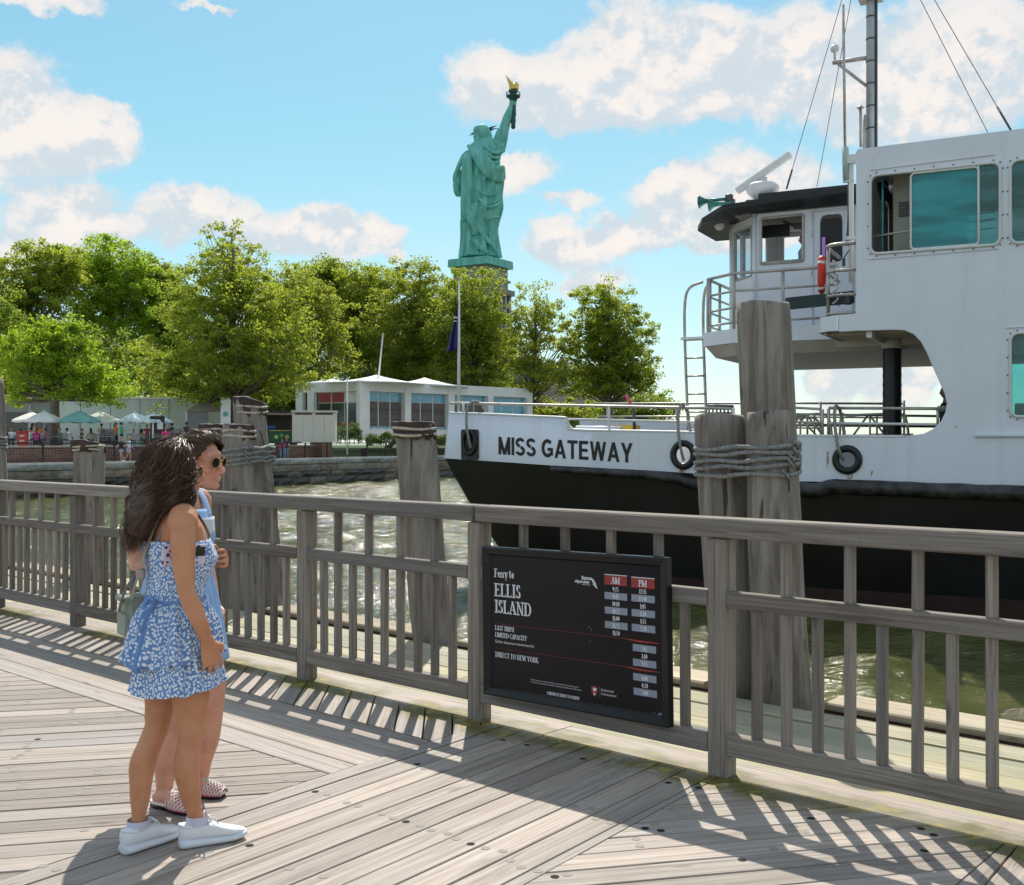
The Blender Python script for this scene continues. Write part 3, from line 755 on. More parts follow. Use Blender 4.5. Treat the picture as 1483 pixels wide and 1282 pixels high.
    G['3'] = (.54, [A(.25, .76, .17, .24, 150, -90), A(.24, .27, .2, .27, 90, -150)])
    G['4'] = (.56, [V(.38), ('dn', .38, 1, .05, .3), H(.3, .05, .52)])
    G['5'] = (.54, [H(.98, .14, .46), ('l2', .14, .55, .14, .98), A(.22, .31, .23, .31, 110, -140)])
    G['6'] = (.54, [A(.28, .3, .2, .3, 0, 360), A(.36, .38, .28, .62, 180, 95)])
    G['7'] = (.5, [H(.97, .06, .46), ('dn', .46, .97, .2, 0)])
    G['8'] = (.54, [A(.27, .76, .16, .24, 0, 360), A(.27, .27, .2, .27, 0, 360)])
    G['9'] = (.54, [A(.26, .68, .2, .3, 0, 360), A(.18, .6, .28, .6, 0, -80)])
    G['e'] = (.50, [A(.25, .32, .19, .32, 10, 320), H(.36, .08, .42)])
    G['r'] = (.42, [V(.13, 0, .62), A(.3, .42, .16, .2, 150, 60), S(.13, 0)])
    G['y'] = (.54, [D(.06, .64, .27, .03), ('dn', .48, .64, .16, -.3), S(.06, .64), S(.48, .64)])
    G['t'] = (.36, [V(.15, .1, .86), H(.64, .03, .32), A(.26, .12, .11, .12, 180, 300)])
    G['o'] = (.54, [A(.27, .32, .2, .32, 0, 360)])
    return G
GL = glyphs()
def text_serif(txt, x, z, cap, cond=.86, track=.03, bold=1.0, name='lettering', m=None, par=None, lift=0.0, center=None):
    tk, tn = .165 * cap * bold, .075 * cap * bold
    wd = sum((.3 if c == ' ' else GL[c][0] + track) for c in txt) * cap * cond
    if center is not None: x = center - wd / 2
    elif False: pass
    mb = MB(); k = [0]
    def poly(P):
        off = PF - lift - .00012 * (1 + k[0] % 7); k[0] += 1
        ar = sum(P[i][0] * P[(i + 1) % len(P)][1] - P[(i + 1) % len(P)][0] * P[i][1] for i in range(len(P)))
        if ar < 0: P = P[::-1]
        mb.add([(a, off, b) for a, b in P], [tuple(range(len(P)))])
    for c in txt:
        if c == ' ': x += .3 * cap * cond; continue
        w, st = GL[c]
        fx = lambda u: x + u * cap * cond
        fz = lambda v: z + v * cap
        for q in st:
            if q[0] in ('l', 'l2', 'dk', 'dn'):
                x0, z0, x1, z1 = fx(q[1]), fz(q[2]), fx(q[3]), fz(q[4])
                if q[0] == 'l': t = tk if abs(x1 - x0) < 1e-9 else tn
                else: t = tk if q[0] == 'dk' else tn * 1.15
                if q[0] == 'l' and abs(x1 - x0) > 1e-9:
                    sg = tn / 2 if q[2] < .01 else (-tn / 2 if q[2] > .99 else 0)
                    poly([(x0, z0 - tn / 2 + sg), (x1, z0 - tn / 2 + sg), (x1, z0 + tn / 2 + sg), (x0, z0 + tn / 2 + sg)])
                else: poly([(x0 - t / 2, z0), (x0 + t / 2, z0), (x1 + t / 2, z1), (x1 - t / 2, z1)])
            elif q[0] == 's':
                X, Zc = fx(q[1]), fz(q[2]); sg = tn / 2 if q[2] < .5 else -tn / 2
                poly([(X - tk * 1.05, Zc + sg - tn / 2), (X + tk * 1.05, Zc + sg - tn / 2), (X + tk * 1.05, Zc + sg + tn / 2), (X - tk * 1.05, Zc + sg + tn / 2)])
            elif q[0] == 't':
                X, Zc = fx(q[1]), fz(q[2]); poly([(X - tn * .8, Zc - cap * .1), (X, Zc - cap * .1), (X, Zc + cap * .1), (X - tn * .8, Zc + cap * .1)])
            elif q[0] == 'o':
                X, Zc = fx(q[1]), fz(q[2]); rr = tk * .6; poly([(X + rr * math.cos(a), Zc + rr * math.sin(a)) for a in [PI / 4 * j for j in range(8)]])
            elif q[0] == 'a':
                _, cx, cy, rx, ry, a0, a1 = q; n = max(4, int(abs(a1 - a0) / 22)); off = PF - lift - .00012 * (1 + k[0] % 7); k[0] += 1
                full = abs(a1 - a0) >= 359; vs = []; fs = []
                for i in range(n + 1):
                    a = R(a0 + (a1 - a0) * i / n); h = (tn + (tk - tn) * abs(math.cos(a)) ** 1.3)
                    X, Zc = fx(cx) + math.cos(a) * (rx * cap * cond - tk * .3), fz(cy) + math.sin(a) * (ry * cap - tn * .5)
                    nx, nz = math.cos(a), math.sin(a)
                    vs += [(X - nx * h / 2, off, Zc - nz * h / 2), (X + nx * h / 2, off, Zc + nz * h / 2)]
                    if i: fs.append((2 * i - 2, 2 * i - 1, 2 * i + 1, 2 * i) if a1 > a0 else (2 * i - 2, 2 * i, 2 * i + 1, 2 * i - 1))
                mb.add(vs, fs)
        x += (w + track) * cap * cond
    return mb.build(name, m or M_white, par or sign), x
def font_mesh(txt, size, bold=0.0, xs=1.0):
    c = bpy.data.curves.new('lettering', 'FONT'); c.body = txt; c.size = size; c.offset = bold; c.resolution_u = 3
    o = bpy.data.objects.new('lettering', c); col.objects.link(o)
    dg = bpy.context.evaluated_depsgraph_get(); me = bpy.data.meshes.new_from_object(o.evaluated_get(dg)); bpy.data.objects.remove(o)
    for v in me.vertices: v.co.x *= xs
    return me
def text_sans(txt, x, z, size, m=None, xs=.8, bold=0.0, lift=0.0):
    me = font_mesh(txt, size, bold, xs); me.transform(Matrix.Translation((x, PF - .0003 - lift, z)) @ Matrix.Rotation(PI / 2, 4, 'X'))
    return link('lettering', me, m or M_white, sign)
def s2l(s, z):  # plane point measured on the photograph -> board coordinates
    x = s + 1.49; return x, z - .176 - .0175 * x
def rect(name, s0, s1, z0, z1, m, lift=0.0002):
    (x0, za), (x1, _) = s2l(s0, z0), s2l(s1, z0); zb = s2l(s0, z1)[1]
    mb = MB(); mb.add([(x0, PF - lift, za), (x1, PF - lift, za), (x1, PF - lift, zb), (x0, PF - lift, zb)], [(0, 1, 2, 3)]); return mb.build(name, m, sign)
X0 = .078
def row(zl): return s2l(-1.412, zl)[1]
text_serif('Ferry to', X0, row(.842), .048, cond=.80)
text_serif('ELLIS', X0, row(.735), .073, cond=.92, bold=1.05)
text_serif('ISLAND', X0, row(.642), .073, cond=.92, bold=1.05)
text_serif('LAST TRIPS!', X0, row(.545), .026, cond=.86, bold=1.1)
text_serif('LIMITED CAPACITY', X0, row(.506), .026, cond=.86, bold=1.1)
text_sans('Earlier departure recommended', X0, row(.474), .0225, xs=.98)
text_serif('DIRECT TO NEW YORK', X0, row(.394), .028, cond=.92, bold=1.1)
text_serif('SCHEDULE IS SUBJECT TO CHANGE', s2l(-1.035, .239)[0], s2l(-1.035, .239)[1], .0165, cond=.71, bold=1.1)
text_sans('Statue Cruises is a concession operated by the National Park Service, Department of', s2l(-1.151, .305)[0], s2l(-1.151, .302)[1] - .002, .0105, xs=.92)
text_sans('the Interior, serving the public at the Statue of Liberty National Monument and Ellis Island', s2l(-1.151, .29)[0], s2l(-1.151, .289)[1] - .002, .0105, xs=.92)
text_sans('Authorized', s2l(-.668, .313)[0], s2l(-.668, .313)[1], .019, xs=.95); text_sans('Concessioner', s2l(-.668, .293)[0], s2l(-.668, .293)[1], .019, xs=.95)
text_sans('Statue', s2l(-.787, .877)[0], s2l(-.787, .881)[1], .026, xs=1.05, bold=.0009); text_sans('citycruises', s2l(-.832, .861)[0], s2l(-.832, .861)[1], .023, xs=1.0, bold=.0008)
lg = MB()
for k in range(3):
    x, z_ = s2l(-.722 + k * .004, .884 - k * .011)
    lg.add([(x, PF - .0003, z_), (x + .012, PF - .0003, z_ + .006), (x + .032, PF - .0003, z_ - .018), (x + .030, PF - .0003, z_ - .024)], [(0, 3, 2, 1)])
lg.build('emblem', M_white, sign)
rect('print_block', -.785, -.728, .853, .855, M_white)
# arrowhead emblem
cx, cz = s2l(-.711, .305)
em = MB(); sh = [(-.021, .022), (-.008, .026), (.008, .026), (.021, .021), (.021, 0), (.012, -.018), (0, -.03), (-.012, -.018), (-.021, 0)]
em.add([(cx + a, PF - .0003, cz + b_) for a, b_ in sh], [tuple(range(9))[::-1]]); em.build('emblem', M_red, sign)
em = MB(); em.add([(cx + a * .55 + .002, PF - .0006, cz + b_ * .35 + .008) for a, b_ in sh], [tuple(range(9))[::-1]])
em.add([(cx - .008, PF - .0006, cz - .010), (cx + .008, PF - .0006, cz - .010), (cx, PF - .0006, cz - .024)], [(0, 2, 1)]); em.build('emblem', M_white, sign)
rect('print_block', -.676, -.6745, .277, .335, M_grey)
for tx, s0, s1 in (('AM', -.636, -.492), ('PM', -.466, -.323)):
    rect('print_block', s0, s1, .867, .917, M_red); rect('print_block', s0, s1, .917, .921, M_white)
    x0, z0 = s2l((s0 + s1) / 2, .875); text_serif(tx, 0, z0, .034, cond=.9, center=x0, bold=1.1, lift=.0004)
AMt = ['9:25', '9:45', '10:10', '10:35', '11:00', '11:25', '11:50']; PMt = ['12:15', '12:40', '1:05', '1:30', '1:55', '2:20']
def cell(t, s0, s1, zc_, box):
    if box: rect('print_block', s0, s1, zc_ - .018, zc_ + .018, M_grey)
    x0, z0 = s2l((s0 + s1) / 2, zc_ - .0115); text_serif(t, 0, z0, .023, cond=.86, center=x0, bold=1.15, lift=.0004)
for k, t in enumerate(AMt): cell(t, -.636, -.492, .848 - k * .0374, k % 2 == 1)
for k, t in enumerate(PMt): cell(t, -.466, -.323, .852 - k * .0374, k % 2 == 1)
cell('2:45', -.462, -.32, .564, True); cell('3:10', -.462, -.32, .527, False); cell('3:35', -.462, -.32, .490, True)
cell('4:00', -.462, -.32, .417, True); cell('4:30', -.462, -.32, .381, False); cell('5:00', -.460, -.318, .344, True)
for za, zb in ((.580, .606), (.443, .463)):
    x0, z0 = s2l(-1.415, za); x1, z1 = s2l(-.298, zb); xm = x1 - .12; zm = z0 + (z1 - z0) * .87
    lm = MB(); lm.add([(x0, PF - .0002, z0), (xm - .02, PF - .0002, zm), (xm - .02, PF - .0002, zm + .0025), (x0, PF - .0002, z0 + .0015)], [(0, 1, 2, 3)]); lm.build('print_line', M_dred, sign)
    lm = MB(); lm.add([(xm - .1, PF - .0003, zm - .0005), (xm, PF - .0003, zm - .010), (x1, PF - .0003, z1 - .005), (x1, PF - .0003, z1 - .002), (xm, PF - .0003, zm + .001)], [(0, 1, 2, 3, 4)]); lm.build('print_line', M_red, sign)
sc_ = MB(); r_ = random.Random(4)
for k in range(14):
    x, z_ = SW_ - .05 - abs(r_.gauss(0, .03)), .045 + abs(r_.gauss(0, .015)); a = r_.uniform(0, 6.28); l_ = r_.uniform(.006, .022)
    sc_.add([(x, PF - .0005, z_), (x + l_ * math.cos(a), PF - .0005, z_ + l_ * .5 * math.sin(a)), (x + l_ * .6 * math.cos(a + .6), PF - .0005, z_ + l_ * .5 * math.sin(a + .6))], [(0, 1, 2), (2, 1, 0)])
for x, z_ in ((.745, .44), (.76, .43), (.752, .37)): sc_.add([(x, PF - .0005, z_), (x + .003, PF - .0005, z_), (x + .006, PF - .0005, z_ + .013)], [(0, 1, 2)])
sc_.build('scuff', M_scuff, sign); tag(bpy.data.objects['scuff'], kind='stuff')
# ================================================================== WATER AND LAND
WZ = -1.5
def water_mat():
    m, nt, b = mat('harbour_water')
    geo = nt.node('ShaderNodeNewGeometry').outputs['Position']
    big = nt.noise(nt.mapping(geo, (.35, .6, 1), rot=(0, 0, .3)), 1.0, 3, .5)
    mid = nt.noise(nt.mapping(geo, (1.1, 2.0, 1), rot=(0, 0, .25)), 1.0, 5, .6, .8)
    sm = nt.noise(nt.mapping(geo, (4, 7, 1)), 1.0, 4, .6, .5)
    c = nt.mix(nt.smooth(big, .3, .7), (.050, .055, .014), (.105, .110, .032))
    glint = nt.math('MULTIPLY', nt.smooth(nt.noise(nt.mapping(geo, (.6, 2.2, 1)), 1.0, 6, .7, .6), .60, .70), nt.smooth(nt.noise(geo, .25, 3, .5), .42, .6))  # pale sun and sky glints painted into the water colour
    c = nt.mix(nt.math('MULTIPLY', glint, .25), c, (.50, .52, .47))
    nt.put(b.inputs['Base Color'], c)
    nt.put(b.inputs['Roughness'], nt.maprange(glint, 0, 1, .08, .5))
    b.inputs['IOR'].default_value = 1.33
    h = nt.math('ADD', nt.math('MULTIPLY', mid, .5), nt.math('MULTIPLY', sm, .30))
    nt.put(b.inputs['Normal'], nt.bump(h, 1.0, .22))
    return m
M_water = water_mat()
wm = MB(); wm.add([(-9000, -200, WZ - .22), (9000, -200, WZ - .22), (9000, 20000, WZ - .22), (-9000, 20000, WZ - .22)], [(0, 1, 2, 3)])
wo = wm.build('water', M_water); tag(wo, kind='structure')
def wave_sheet():
    nr, nc = 760, 460; Yv = 4.0 * (400 / 4.0) ** (np.arange(nr) / (nr - 1)); u = np.linspace(-.75, .75, nc)
    Y, Uu = np.meshgrid(Yv, u, indexing='ij'); X = Uu * (Y + 12); rg = np.random.default_rng(4)
    Zh = np.zeros_like(X)
    for k in range(70):
        lam = .35 * (4.6 / .35) ** rg.random(); a = rg.normal(-1.9, .75); kx, ky = math.cos(a) * 2 * PI / lam, math.sin(a) * 2 * PI / lam
        Zh += .0048 * lam ** .80 * np.cos(kx * X + ky * Y + rg.uniform(0, 6.28) + .6 * np.sin(X * .31 + k) + .5 * np.sin(Y * .23 + k * 1.7))
    Zh = Zh + .35 * np.maximum(Zh, 0) * 1.0
    V = np.stack([X, Y, WZ + Zh], -1).reshape(-1, 3); idx = np.arange(nr * nc).reshape(nr, nc)
    F = np.stack([idx[:-1, :-1], idx[:-1, 1:], idx[1:, 1:], idx[1:, :-1]], -1).reshape(-1, 4)
    me = bpy.data.meshes.new('wavy_water'); me.vertices.add(len(V)); me.vertices.foreach_set('co', V.reshape(-1)); me.loops.add(F.size); me.loops.foreach_set('vertex_index', F.reshape(-1).astype(np.int32))
    me.polygons.add(len(F)); me.polygons.foreach_set('loop_start', np.arange(0, F.size, 4, dtype=np.int32)); me.polygons.foreach_set('loop_total', np.full(len(F), 4, dtype=np.int32)); me.polygons.foreach_set('use_smooth', np.ones(len(F), dtype=bool)); me.update(calc_edges=True)
    tag(link('water', me, M_water), kind='structure')
wave_sheet()
E = Vector((.5, .866, 0)); MI = Vector((-.866, .5, 0)); SA = Vector((-26.4, 62, 0))
def SH(t, m, z=0.0): return SA + E * t + MI * m + Vector((0, 0, z))
WK = .34; TZ = 1.30
M_pave = simple('pale_walk_paving', (.42, .40, .36), .8, var=.15, scale=.6)
M_grass = simple('lawn_ground', (.06, .10, .025), .95, var=.4, scale=.4)
M_farhaze = simple('far_shore', (.42, .33, .36), .9, var=.3, scale=.01)  # distance haze is mixed into this pale colour
def quad(mb, P, mi=0): mb.add(P, [tuple(range(len(P)))], mi=mi)
g = MB(); quad(g, [SH(-60, .3, WK), SH(190, .3, WK), SH(190, 7.5, WK), SH(-60, 7.5, WK)][::1])
tag(g.build('walkway', M_pave), kind='structure')
g = MB(); quad(g, [SH(-60, 7.5, WK), SH(190, 7.5, WK), SH(190, 9, .9), SH(-60, 9, .9)]); quad(g, [SH(-60, 9, .9), SH(190, 9, .9), SH(260, 420, 1.1), SH(-160, 420, 1.1)])
tag(g.build('ground', M_grass), kind='structure')
g = MB(); quad(g, [SH(-60, 6.55, TZ), SH(31, 6.55, TZ), SH(31, 48, TZ), SH(-60, 48, TZ)])
tag(g.build('terrace', M_pave), kind='structure')
# far shore seen through the ferry
fsm = MB(); r_ = random.Random(3)
x = 250
while x < 1900:
    w_ = r_.uniform(30, 90); h_ = r_.choice([8, 12, 16, 20, 26]) * r_.uniform(.8, 1.2)
    fsm.box((x, 2600 + r_.uniform(-80, 80), WZ + h_ / 2), (w_, 60, h_)); x += w_ * r_.uniform(.7, 1.5)
tag(fsm.build('far_shore', M_farhaze), kind='structure')
# ================================================================== SEAWALL
def stone_mat(name, a, b_, wet=False):
    m, nt, b = mat(name)
    tc = nt.node('ShaderNodeTexCoord').outputs['Object']; oi = nt.node('ShaderNodeObjectInfo').outputs['Random']
    p = nt.vmath('ADD', tc, nt.vmath('SCALE', (1, 2, 3), scale=nt.math('MULTIPLY', oi, 20)))
    n = nt.noise(p, 2.2, 6, .65); n2 = nt.noise(p, 14, 4, .6)
    c = nt.mix(nt.smooth(n, .3, .7), a, b_); c = nt.mix(nt.math('MULTIPLY', nt.smooth(n2, .5, .75), .4), c, tuple(x * .4 for x in a))
    c = nt.vmath('SCALE', c, scale=nt.maprange(oi, 0, 1, .7, 1.25))
    c = nt.mix(nt.math('MULTIPLY', nt.smooth(nt.math('FRACT', nt.math('MULTIPLY', oi, 9.7)), .7, .95), .35), c, (.30, .21, .13))
    nt.put(b.inputs['Base Color'], c); b.inputs['Roughness'].default_value = .35 if wet else .85
    nt.put(b.inputs['Normal'], nt.bump(n, .8, .05)); return m
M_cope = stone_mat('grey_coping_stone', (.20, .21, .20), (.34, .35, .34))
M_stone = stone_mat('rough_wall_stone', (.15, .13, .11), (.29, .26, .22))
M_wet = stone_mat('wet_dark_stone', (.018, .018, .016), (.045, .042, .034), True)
sw = empty('seawall', SH(20, 0, WZ), 0, 'granite seawall of big rough blocks with a dark wet foot below the promenade', 'wall')
def stone_mesh(L, h, d, r):
    mb = MB(); j = lambda a: r.uniform(-a, a)
    f = []; nx = 3
    top = []
    vs = []
    for iz in range(3):
        for ix in range(nx + 1):
            u = ix / nx; v = iz / 2
            edge = ix in (0, nx) or iz in (0, 2)
            vs.append(((u - .5) * L + (0 if ix in (0, nx) else j(.1)), -d / 2 + (.03 if edge else -.03) + j(.02), (v - .5) * h + (0 if iz != 1 else j(.05))))
    n = nx + 1
    for iz in range(2):
        for ix in range(nx): f.append((iz * n + ix, iz * n + ix + 1, (iz + 1) * n + ix + 1, (iz + 1) * n + ix))
    k = len(vs); vs += [(-L / 2, d / 2, -h / 2), (L / 2, d / 2, -h / 2), (L / 2, d / 2, h / 2), (-L / 2, d / 2, h / 2)]
    f += [(2 * n, 2 * n + 1, 2 * n + 2, 2 * n + 3, k + 2, k + 3), (0, k, k + 1, 3, 2, 1), (0, n, 2 * n, k + 3, k), (3, k + 1, k + 2, 2 * n + 3, n + 3), (k + 1, k, k + 3, k + 2)]
    mb.add(vs, f); return mb.mesh('stone')
r_ = random.Random(8)
EA = math.atan2(E.y, E.x)
stones = {}
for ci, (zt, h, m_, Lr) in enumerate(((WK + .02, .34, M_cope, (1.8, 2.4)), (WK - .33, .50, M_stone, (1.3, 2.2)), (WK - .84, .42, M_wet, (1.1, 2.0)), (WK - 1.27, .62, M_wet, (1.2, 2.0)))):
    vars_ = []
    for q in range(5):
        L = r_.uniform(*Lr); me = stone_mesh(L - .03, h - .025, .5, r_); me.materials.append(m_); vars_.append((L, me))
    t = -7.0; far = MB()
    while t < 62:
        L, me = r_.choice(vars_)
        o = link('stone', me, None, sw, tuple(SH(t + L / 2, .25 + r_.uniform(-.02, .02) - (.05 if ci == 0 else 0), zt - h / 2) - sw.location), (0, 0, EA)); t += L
    mb = MB()
    for a, b2 in ((-60, -7.0), (t, 190)): mb.add([SH(a, 0, zt - h) - sw.location, SH(b2, 0, zt - h) - sw.location, SH(b2, 0, zt) - sw.location, SH(a, 0, zt) - sw.location], [(0, 1, 2, 3)])
    tag(mb.build('far_course', m_, sw), kind='stuff')
mb = MB(); mb.add([SH(-60, .1, WK - .03) - sw.location, SH(190, .1, WK - .03) - sw.location, SH(190, .1, -3) - sw.location, SH(-60, .1, -3) - sw.location], [(0, 1, 2, 3)]); mb.build('joint_backing', M_void, sw)
mb = MB(); mb.box((0, 0, 0), (250, .35, .12)); mb.build('kerb', simple('pale_kerb', (.55, .53, .49), .8), sw, SH(65, .35, WK + .06) - sw.location, (0, 0, EA))
# promenade railing
M_bronze = simple('dark_bronze_rail', (.035, .030, .028), .5, .4, var=.2)
M_mesh = None
pr_ = empty('promenade_railing', SH(20, .55, WK), 0, 'dark metal railing with mesh panels along the top of the seawall', 'railing')
mp = MB(); mp.box((0, 0, .56), (.09, .09, 1.12)); mep = mp.mesh('post'); mep.materials.append(M_bronze)
mr = MB()
for z_, s_ in ((1.10, (.07, .07)), (.80, (.03, .03)), (.14, (.03, .03))): mr.box((1.25, 0, z_), (2.42, s_[0], s_[1]))
mer = mr.mesh('rail_panel'); mer.materials.append(M_bronze)
mg = MB()
for k in range(1, 12): mg.box((k * .208, 0, .47), (.012, .012, .64))
for k in range(1, 5): mg.box((1.25, 0, .14 + k * .14), (2.3, .010, .010))
meg = mg.mesh('wire_mesh'); meg.materials.append(M_bronze)
t = -7
while t < 75:
    for me, nm in ((mep, 'post'), (mer, 'rail'), (meg, 'wire_mesh')):
        o = link(nm, me, None, pr_, tuple(SH(t, .55, WK + .12) - pr_.location), (0, 0, EA))
        if nm == 'wire_mesh': o['kind'] = 'stuff'
    t += 2.5
# terrace wall of brick
def brick_mat():
    m, nt, b = mat('brown_brick')
    tc = nt.node('ShaderNodeTexCoord').outputs['Object']
    bt = nt.node('ShaderNodeTexBrick'); nt.put(bt.inputs['Vector'], nt.mapping(tc, (1, 1, 1), rot=(PI / 2, 0, 0)))
    bt.inputs['Color1'].default_value = (.10, .050, .040, 1); bt.inputs['Color2'].default_value = (.17, .085, .065, 1); bt.inputs['Mortar'].default_value = (.22, .19, .17, 1)
    bt.inputs['Scale'].default_value = 1; bt.inputs['Brick Width'].default_value = .42; bt.inputs['Row Height'].default_value = .16; bt.inputs['Mortar Size'].default_value = .012
    nt.put(b.inputs['Base Color'], bt.outputs[0]); b.inputs['Roughness'].default_value = .85
    nt.put(b.inputs['Normal'], nt.bump(bt.outputs[1], -.6, .02)); return m
M_brick = brick_mat()
mb = MB(); mb.box((45.5 - 52.5 + 0, .15, -.47), (91 - 0, .3, .96)); 
bw = empty('brick_terrace_wall', SH(0, 6.4, TZ), EA, 'low brown brick wall holding up the restaurant terrace behind the promenade', 'wall')
mb = MB(); mb.box((-14.5, .15, -.47), (91, .3, .96)); mb.build('brickwork', M_brick, bw)
mb = MB(); mb.box((-14.5, .13, .05), (91.1, .42, .09)); mb.build('coping', simple('wall_coping', (.33, .31, .29), .8), bw)
pi_ = empty('brick_pier', SH(31.6, 6.2, WK), EA, 'square brown brick pier with a flat cap beside the white shed', 'pier')
mb = MB(); mb.box((0, 0, .85), (1.3, 1.3, 1.7)); mb.build('brickwork', M_brick, pi_)
mb = MB(); mb.box((0, 0, 1.75), (1.45, 1.45, .1)); mb.build('cap', bpy.data.materials['wall_coping'], pi_)
# ================================================================== BUILDINGS
M_offw = simple('off_white_panel', (.82, .82, .80), .55, var=.05, scale=.5)
M_pteal = simple('pale_teal_wall', (.50, .58, .57), .7, var=.06, scale=.4)
M_beige = simple('beige_roof', (.40, .36, .30), .8, var=.1)
M_dkglass = simple('dark_glazing', (.02, .03, .035), .12, var=.3, spec=.9)
M_blglass = simple('sky_blue_glazing', (.10, .36, .50), .15, var=.2, spec=.9)
M_shade = simple('brown_window_shade', (.13, .105, .10), .6, var=.3, scale=.8)
M_wframe = simple('white_frame', (.75, .76, .75), .5, var=.04)
M_tan = simple('tan_canopy', (.42, .37, .31), .8, var=.08)
M_cloth_w = simple('white_canvas', (.82, .82, .80), .8, var=.05)
M_cloth_t = simple('teal_canvas', (.20, .42, .40), .8, var=.15, scale=3)
def box_at(name, P, size, m, par, rz=0, lbl=None):
    mb = MB(); mb.box((0, 0, 0), size); o = mb.build(name, m, par, P, (0, 0, rz))
    if lbl: o['label'] = lbl
    return o
# restaurant: low long block behind the terrace
rb = empty('restaurant_building', at(160, 642, 100) * 1.0 + Vector((0, 0, TZ - 1.6)), R(3), 'long low restaurant building with pale walls and dark glazing behind the terrace tables', 'building')
box_at('wall', (-16, 2, 2.0), (34, 5, 4.0), M_pteal, rb); box_at('roof', (-17, .6, 4.25), (38, 10, .45), M_beige, rb)
for k in range(11):
    box_at('window', (-31.5 + k * 2.9, -.55, 1.75), (2.2, .12, 2.5), M_dkglass, rb); box_at('mullion', (-33 + k * 2.9, -.6, 1.9), (.22, .2, 3.9), M_wframe, rb)
wp = empty('pale_wing', at(222, 642, 92) + Vector((0, 0, TZ - 1.6)), R(8), 'windowless pale blue-green wing of the restaurant behind the right-hand parasols', 'building')
for k in range(6): box_at('wall_panel', (-6.6 + k * 2.32, 0, 1.95), (2.27, 3, 3.9), M_pteal, wp)
box_at('parapet', (-.8, 0, 3.95), (14, 3.2, .12), M_wframe, wp)
tk = empty('canopy_kiosk', at(307, 634, 88), R(10), 'tan hip-roofed canopy kiosk left of the tall grey lamp column', 'kiosk')
mb = MB(); mb.add([(-1.9, -1.5, 2.0), (1.9, -1.5, 2.0), (1.9, 1.5, 2.0), (-1.9, 1.5, 2.0), (-.8, 0, 2.9), (.8, 0, 2.9)], [(0, 1, 5, 4), (1, 2, 5), (2, 3, 4, 5), (3, 0, 4), (3, 2, 1, 0)]); mb.build('roof', M_tan, tk)
box_at('side_curtain', (-1.0, -1.3, 1.0), (1.7, .08, 2.0), simple('grey_curtain', (.25, .25, .25), .8), tk); box_at('counter', (.9, -.6, .55), (1.7, 1, 1.1), M_dkglass, tk)
for x in (-1.8, 1.8): box_at('post', (x, -1.4, 1.0), (.1, .1, 2.0), M_wframe, tk)
cl_ = empty('ticket_column', at(327, 640, 86), R(10), 'slim white column sign with a round teal mark beside the canopy kiosk', 'sign')
box_at('column', (0, 0, 1.7), (.75, .5, 3.4), M_offw, cl_); box_at('side_glass', (.9, .1, 1.5), (.7, .4, 2.8), M_dkglass, cl_)
mb = MB(); mb.lathe([(.2, -.01), (.2, .01)], 14); o = mb.build('teal_mark', M_cloth_t, cl_, (0, -.27, 2.1), (PI / 2, 0, 0))
sk = empty('snack_stand', at(400, 643, 88.5), R(8), 'dark open-fronted snack stand with flat pale roof and green counter', 'kiosk')
box_at('roof', (0, 0, 2.35), (4.1, 3, .14), M_beige, sk); box_at('sign_band', (-.2, -1.52, 2.5), (2.6, .1, .22), M_bronze, sk)
box_at('back_wall', (0, 1.2, 1.15), (3.9, .1, 2.3), M_bronze, sk); box_at('post', (-1.7, -1.3, 1.15), (.12, .12, 2.3), M_tan, sk); box_at('post', (-1.2, -1.3, 1.15), (.08, .08, 2.3), M_tan, sk)
box_at('counter', (.55, -1.1, .5), (2.0, .5, .95), simple('dark_green_counter', (.02, .09, .04), .5), sk); box_at('yellow_trim', (.55, -1.13, 1.0), (2.02, .52, .06), simple('yellow_trim', (.65, .5, .05), .5), sk)
for k, c in enumerate(((.55, .65, .1), (.1, .4, .12), (.7, .55, .1))):
    mb = MB(); mb.lathe([(.16, -.01), (.16, .01)], 10); mb.build('fruit_print', simple('fruit_print_%d' % k, c, .6), sk, (.1 + k * .42, -1.37, .5 + .12 * (k % 2)), (PI / 2, 0, 0))
for k in range(5):
    mb = MB(); mb.lathe([(.09, 0), (.09, .3), (.04, .36), (.04, .4)], 8); mb.build('bottle', simple('blue_bottle', (.03, .12, .35), .2) if not bpy.data.materials.get('blue_bottle') else bpy.data.materials['blue_bottle'], sk, (-.75 + k * .17, -1.2, 1.03))
ws = empty('white_shed', at(455, 642, 86), R(6), 'cream louvred metal shed between the snack stand and the pavilion', 'shed')
M_cream = simple('cream_metal', (.74, .70, .62), .6, var=.05)
box_at('body', (0, .8, 1.2), (3.3, 2.4, 2.35), M_cream, ws)
for k in range(4):
    pn = box_at('door_panel', (-1.2 + k * .8, -.43, 1.1), (.72, .05, 1.95), M_cream, ws)
    mb = MB()
    for j in range(24): mb.box((0, -.03, -.9 + j * .078), (.62, .03, .03), None)
    o = mb.build('louvres', M_cream, pn); o['kind'] = 'stuff'
for k in range(2): box_at('vent_slot', (-.8 + k * 1.6, -.42, 2.22), (1.3, .03, .12), M_bronze, ws)
box_at('roof', (0, .7, 2.42), (3.45, 2.7, .1), M_cream, ws)
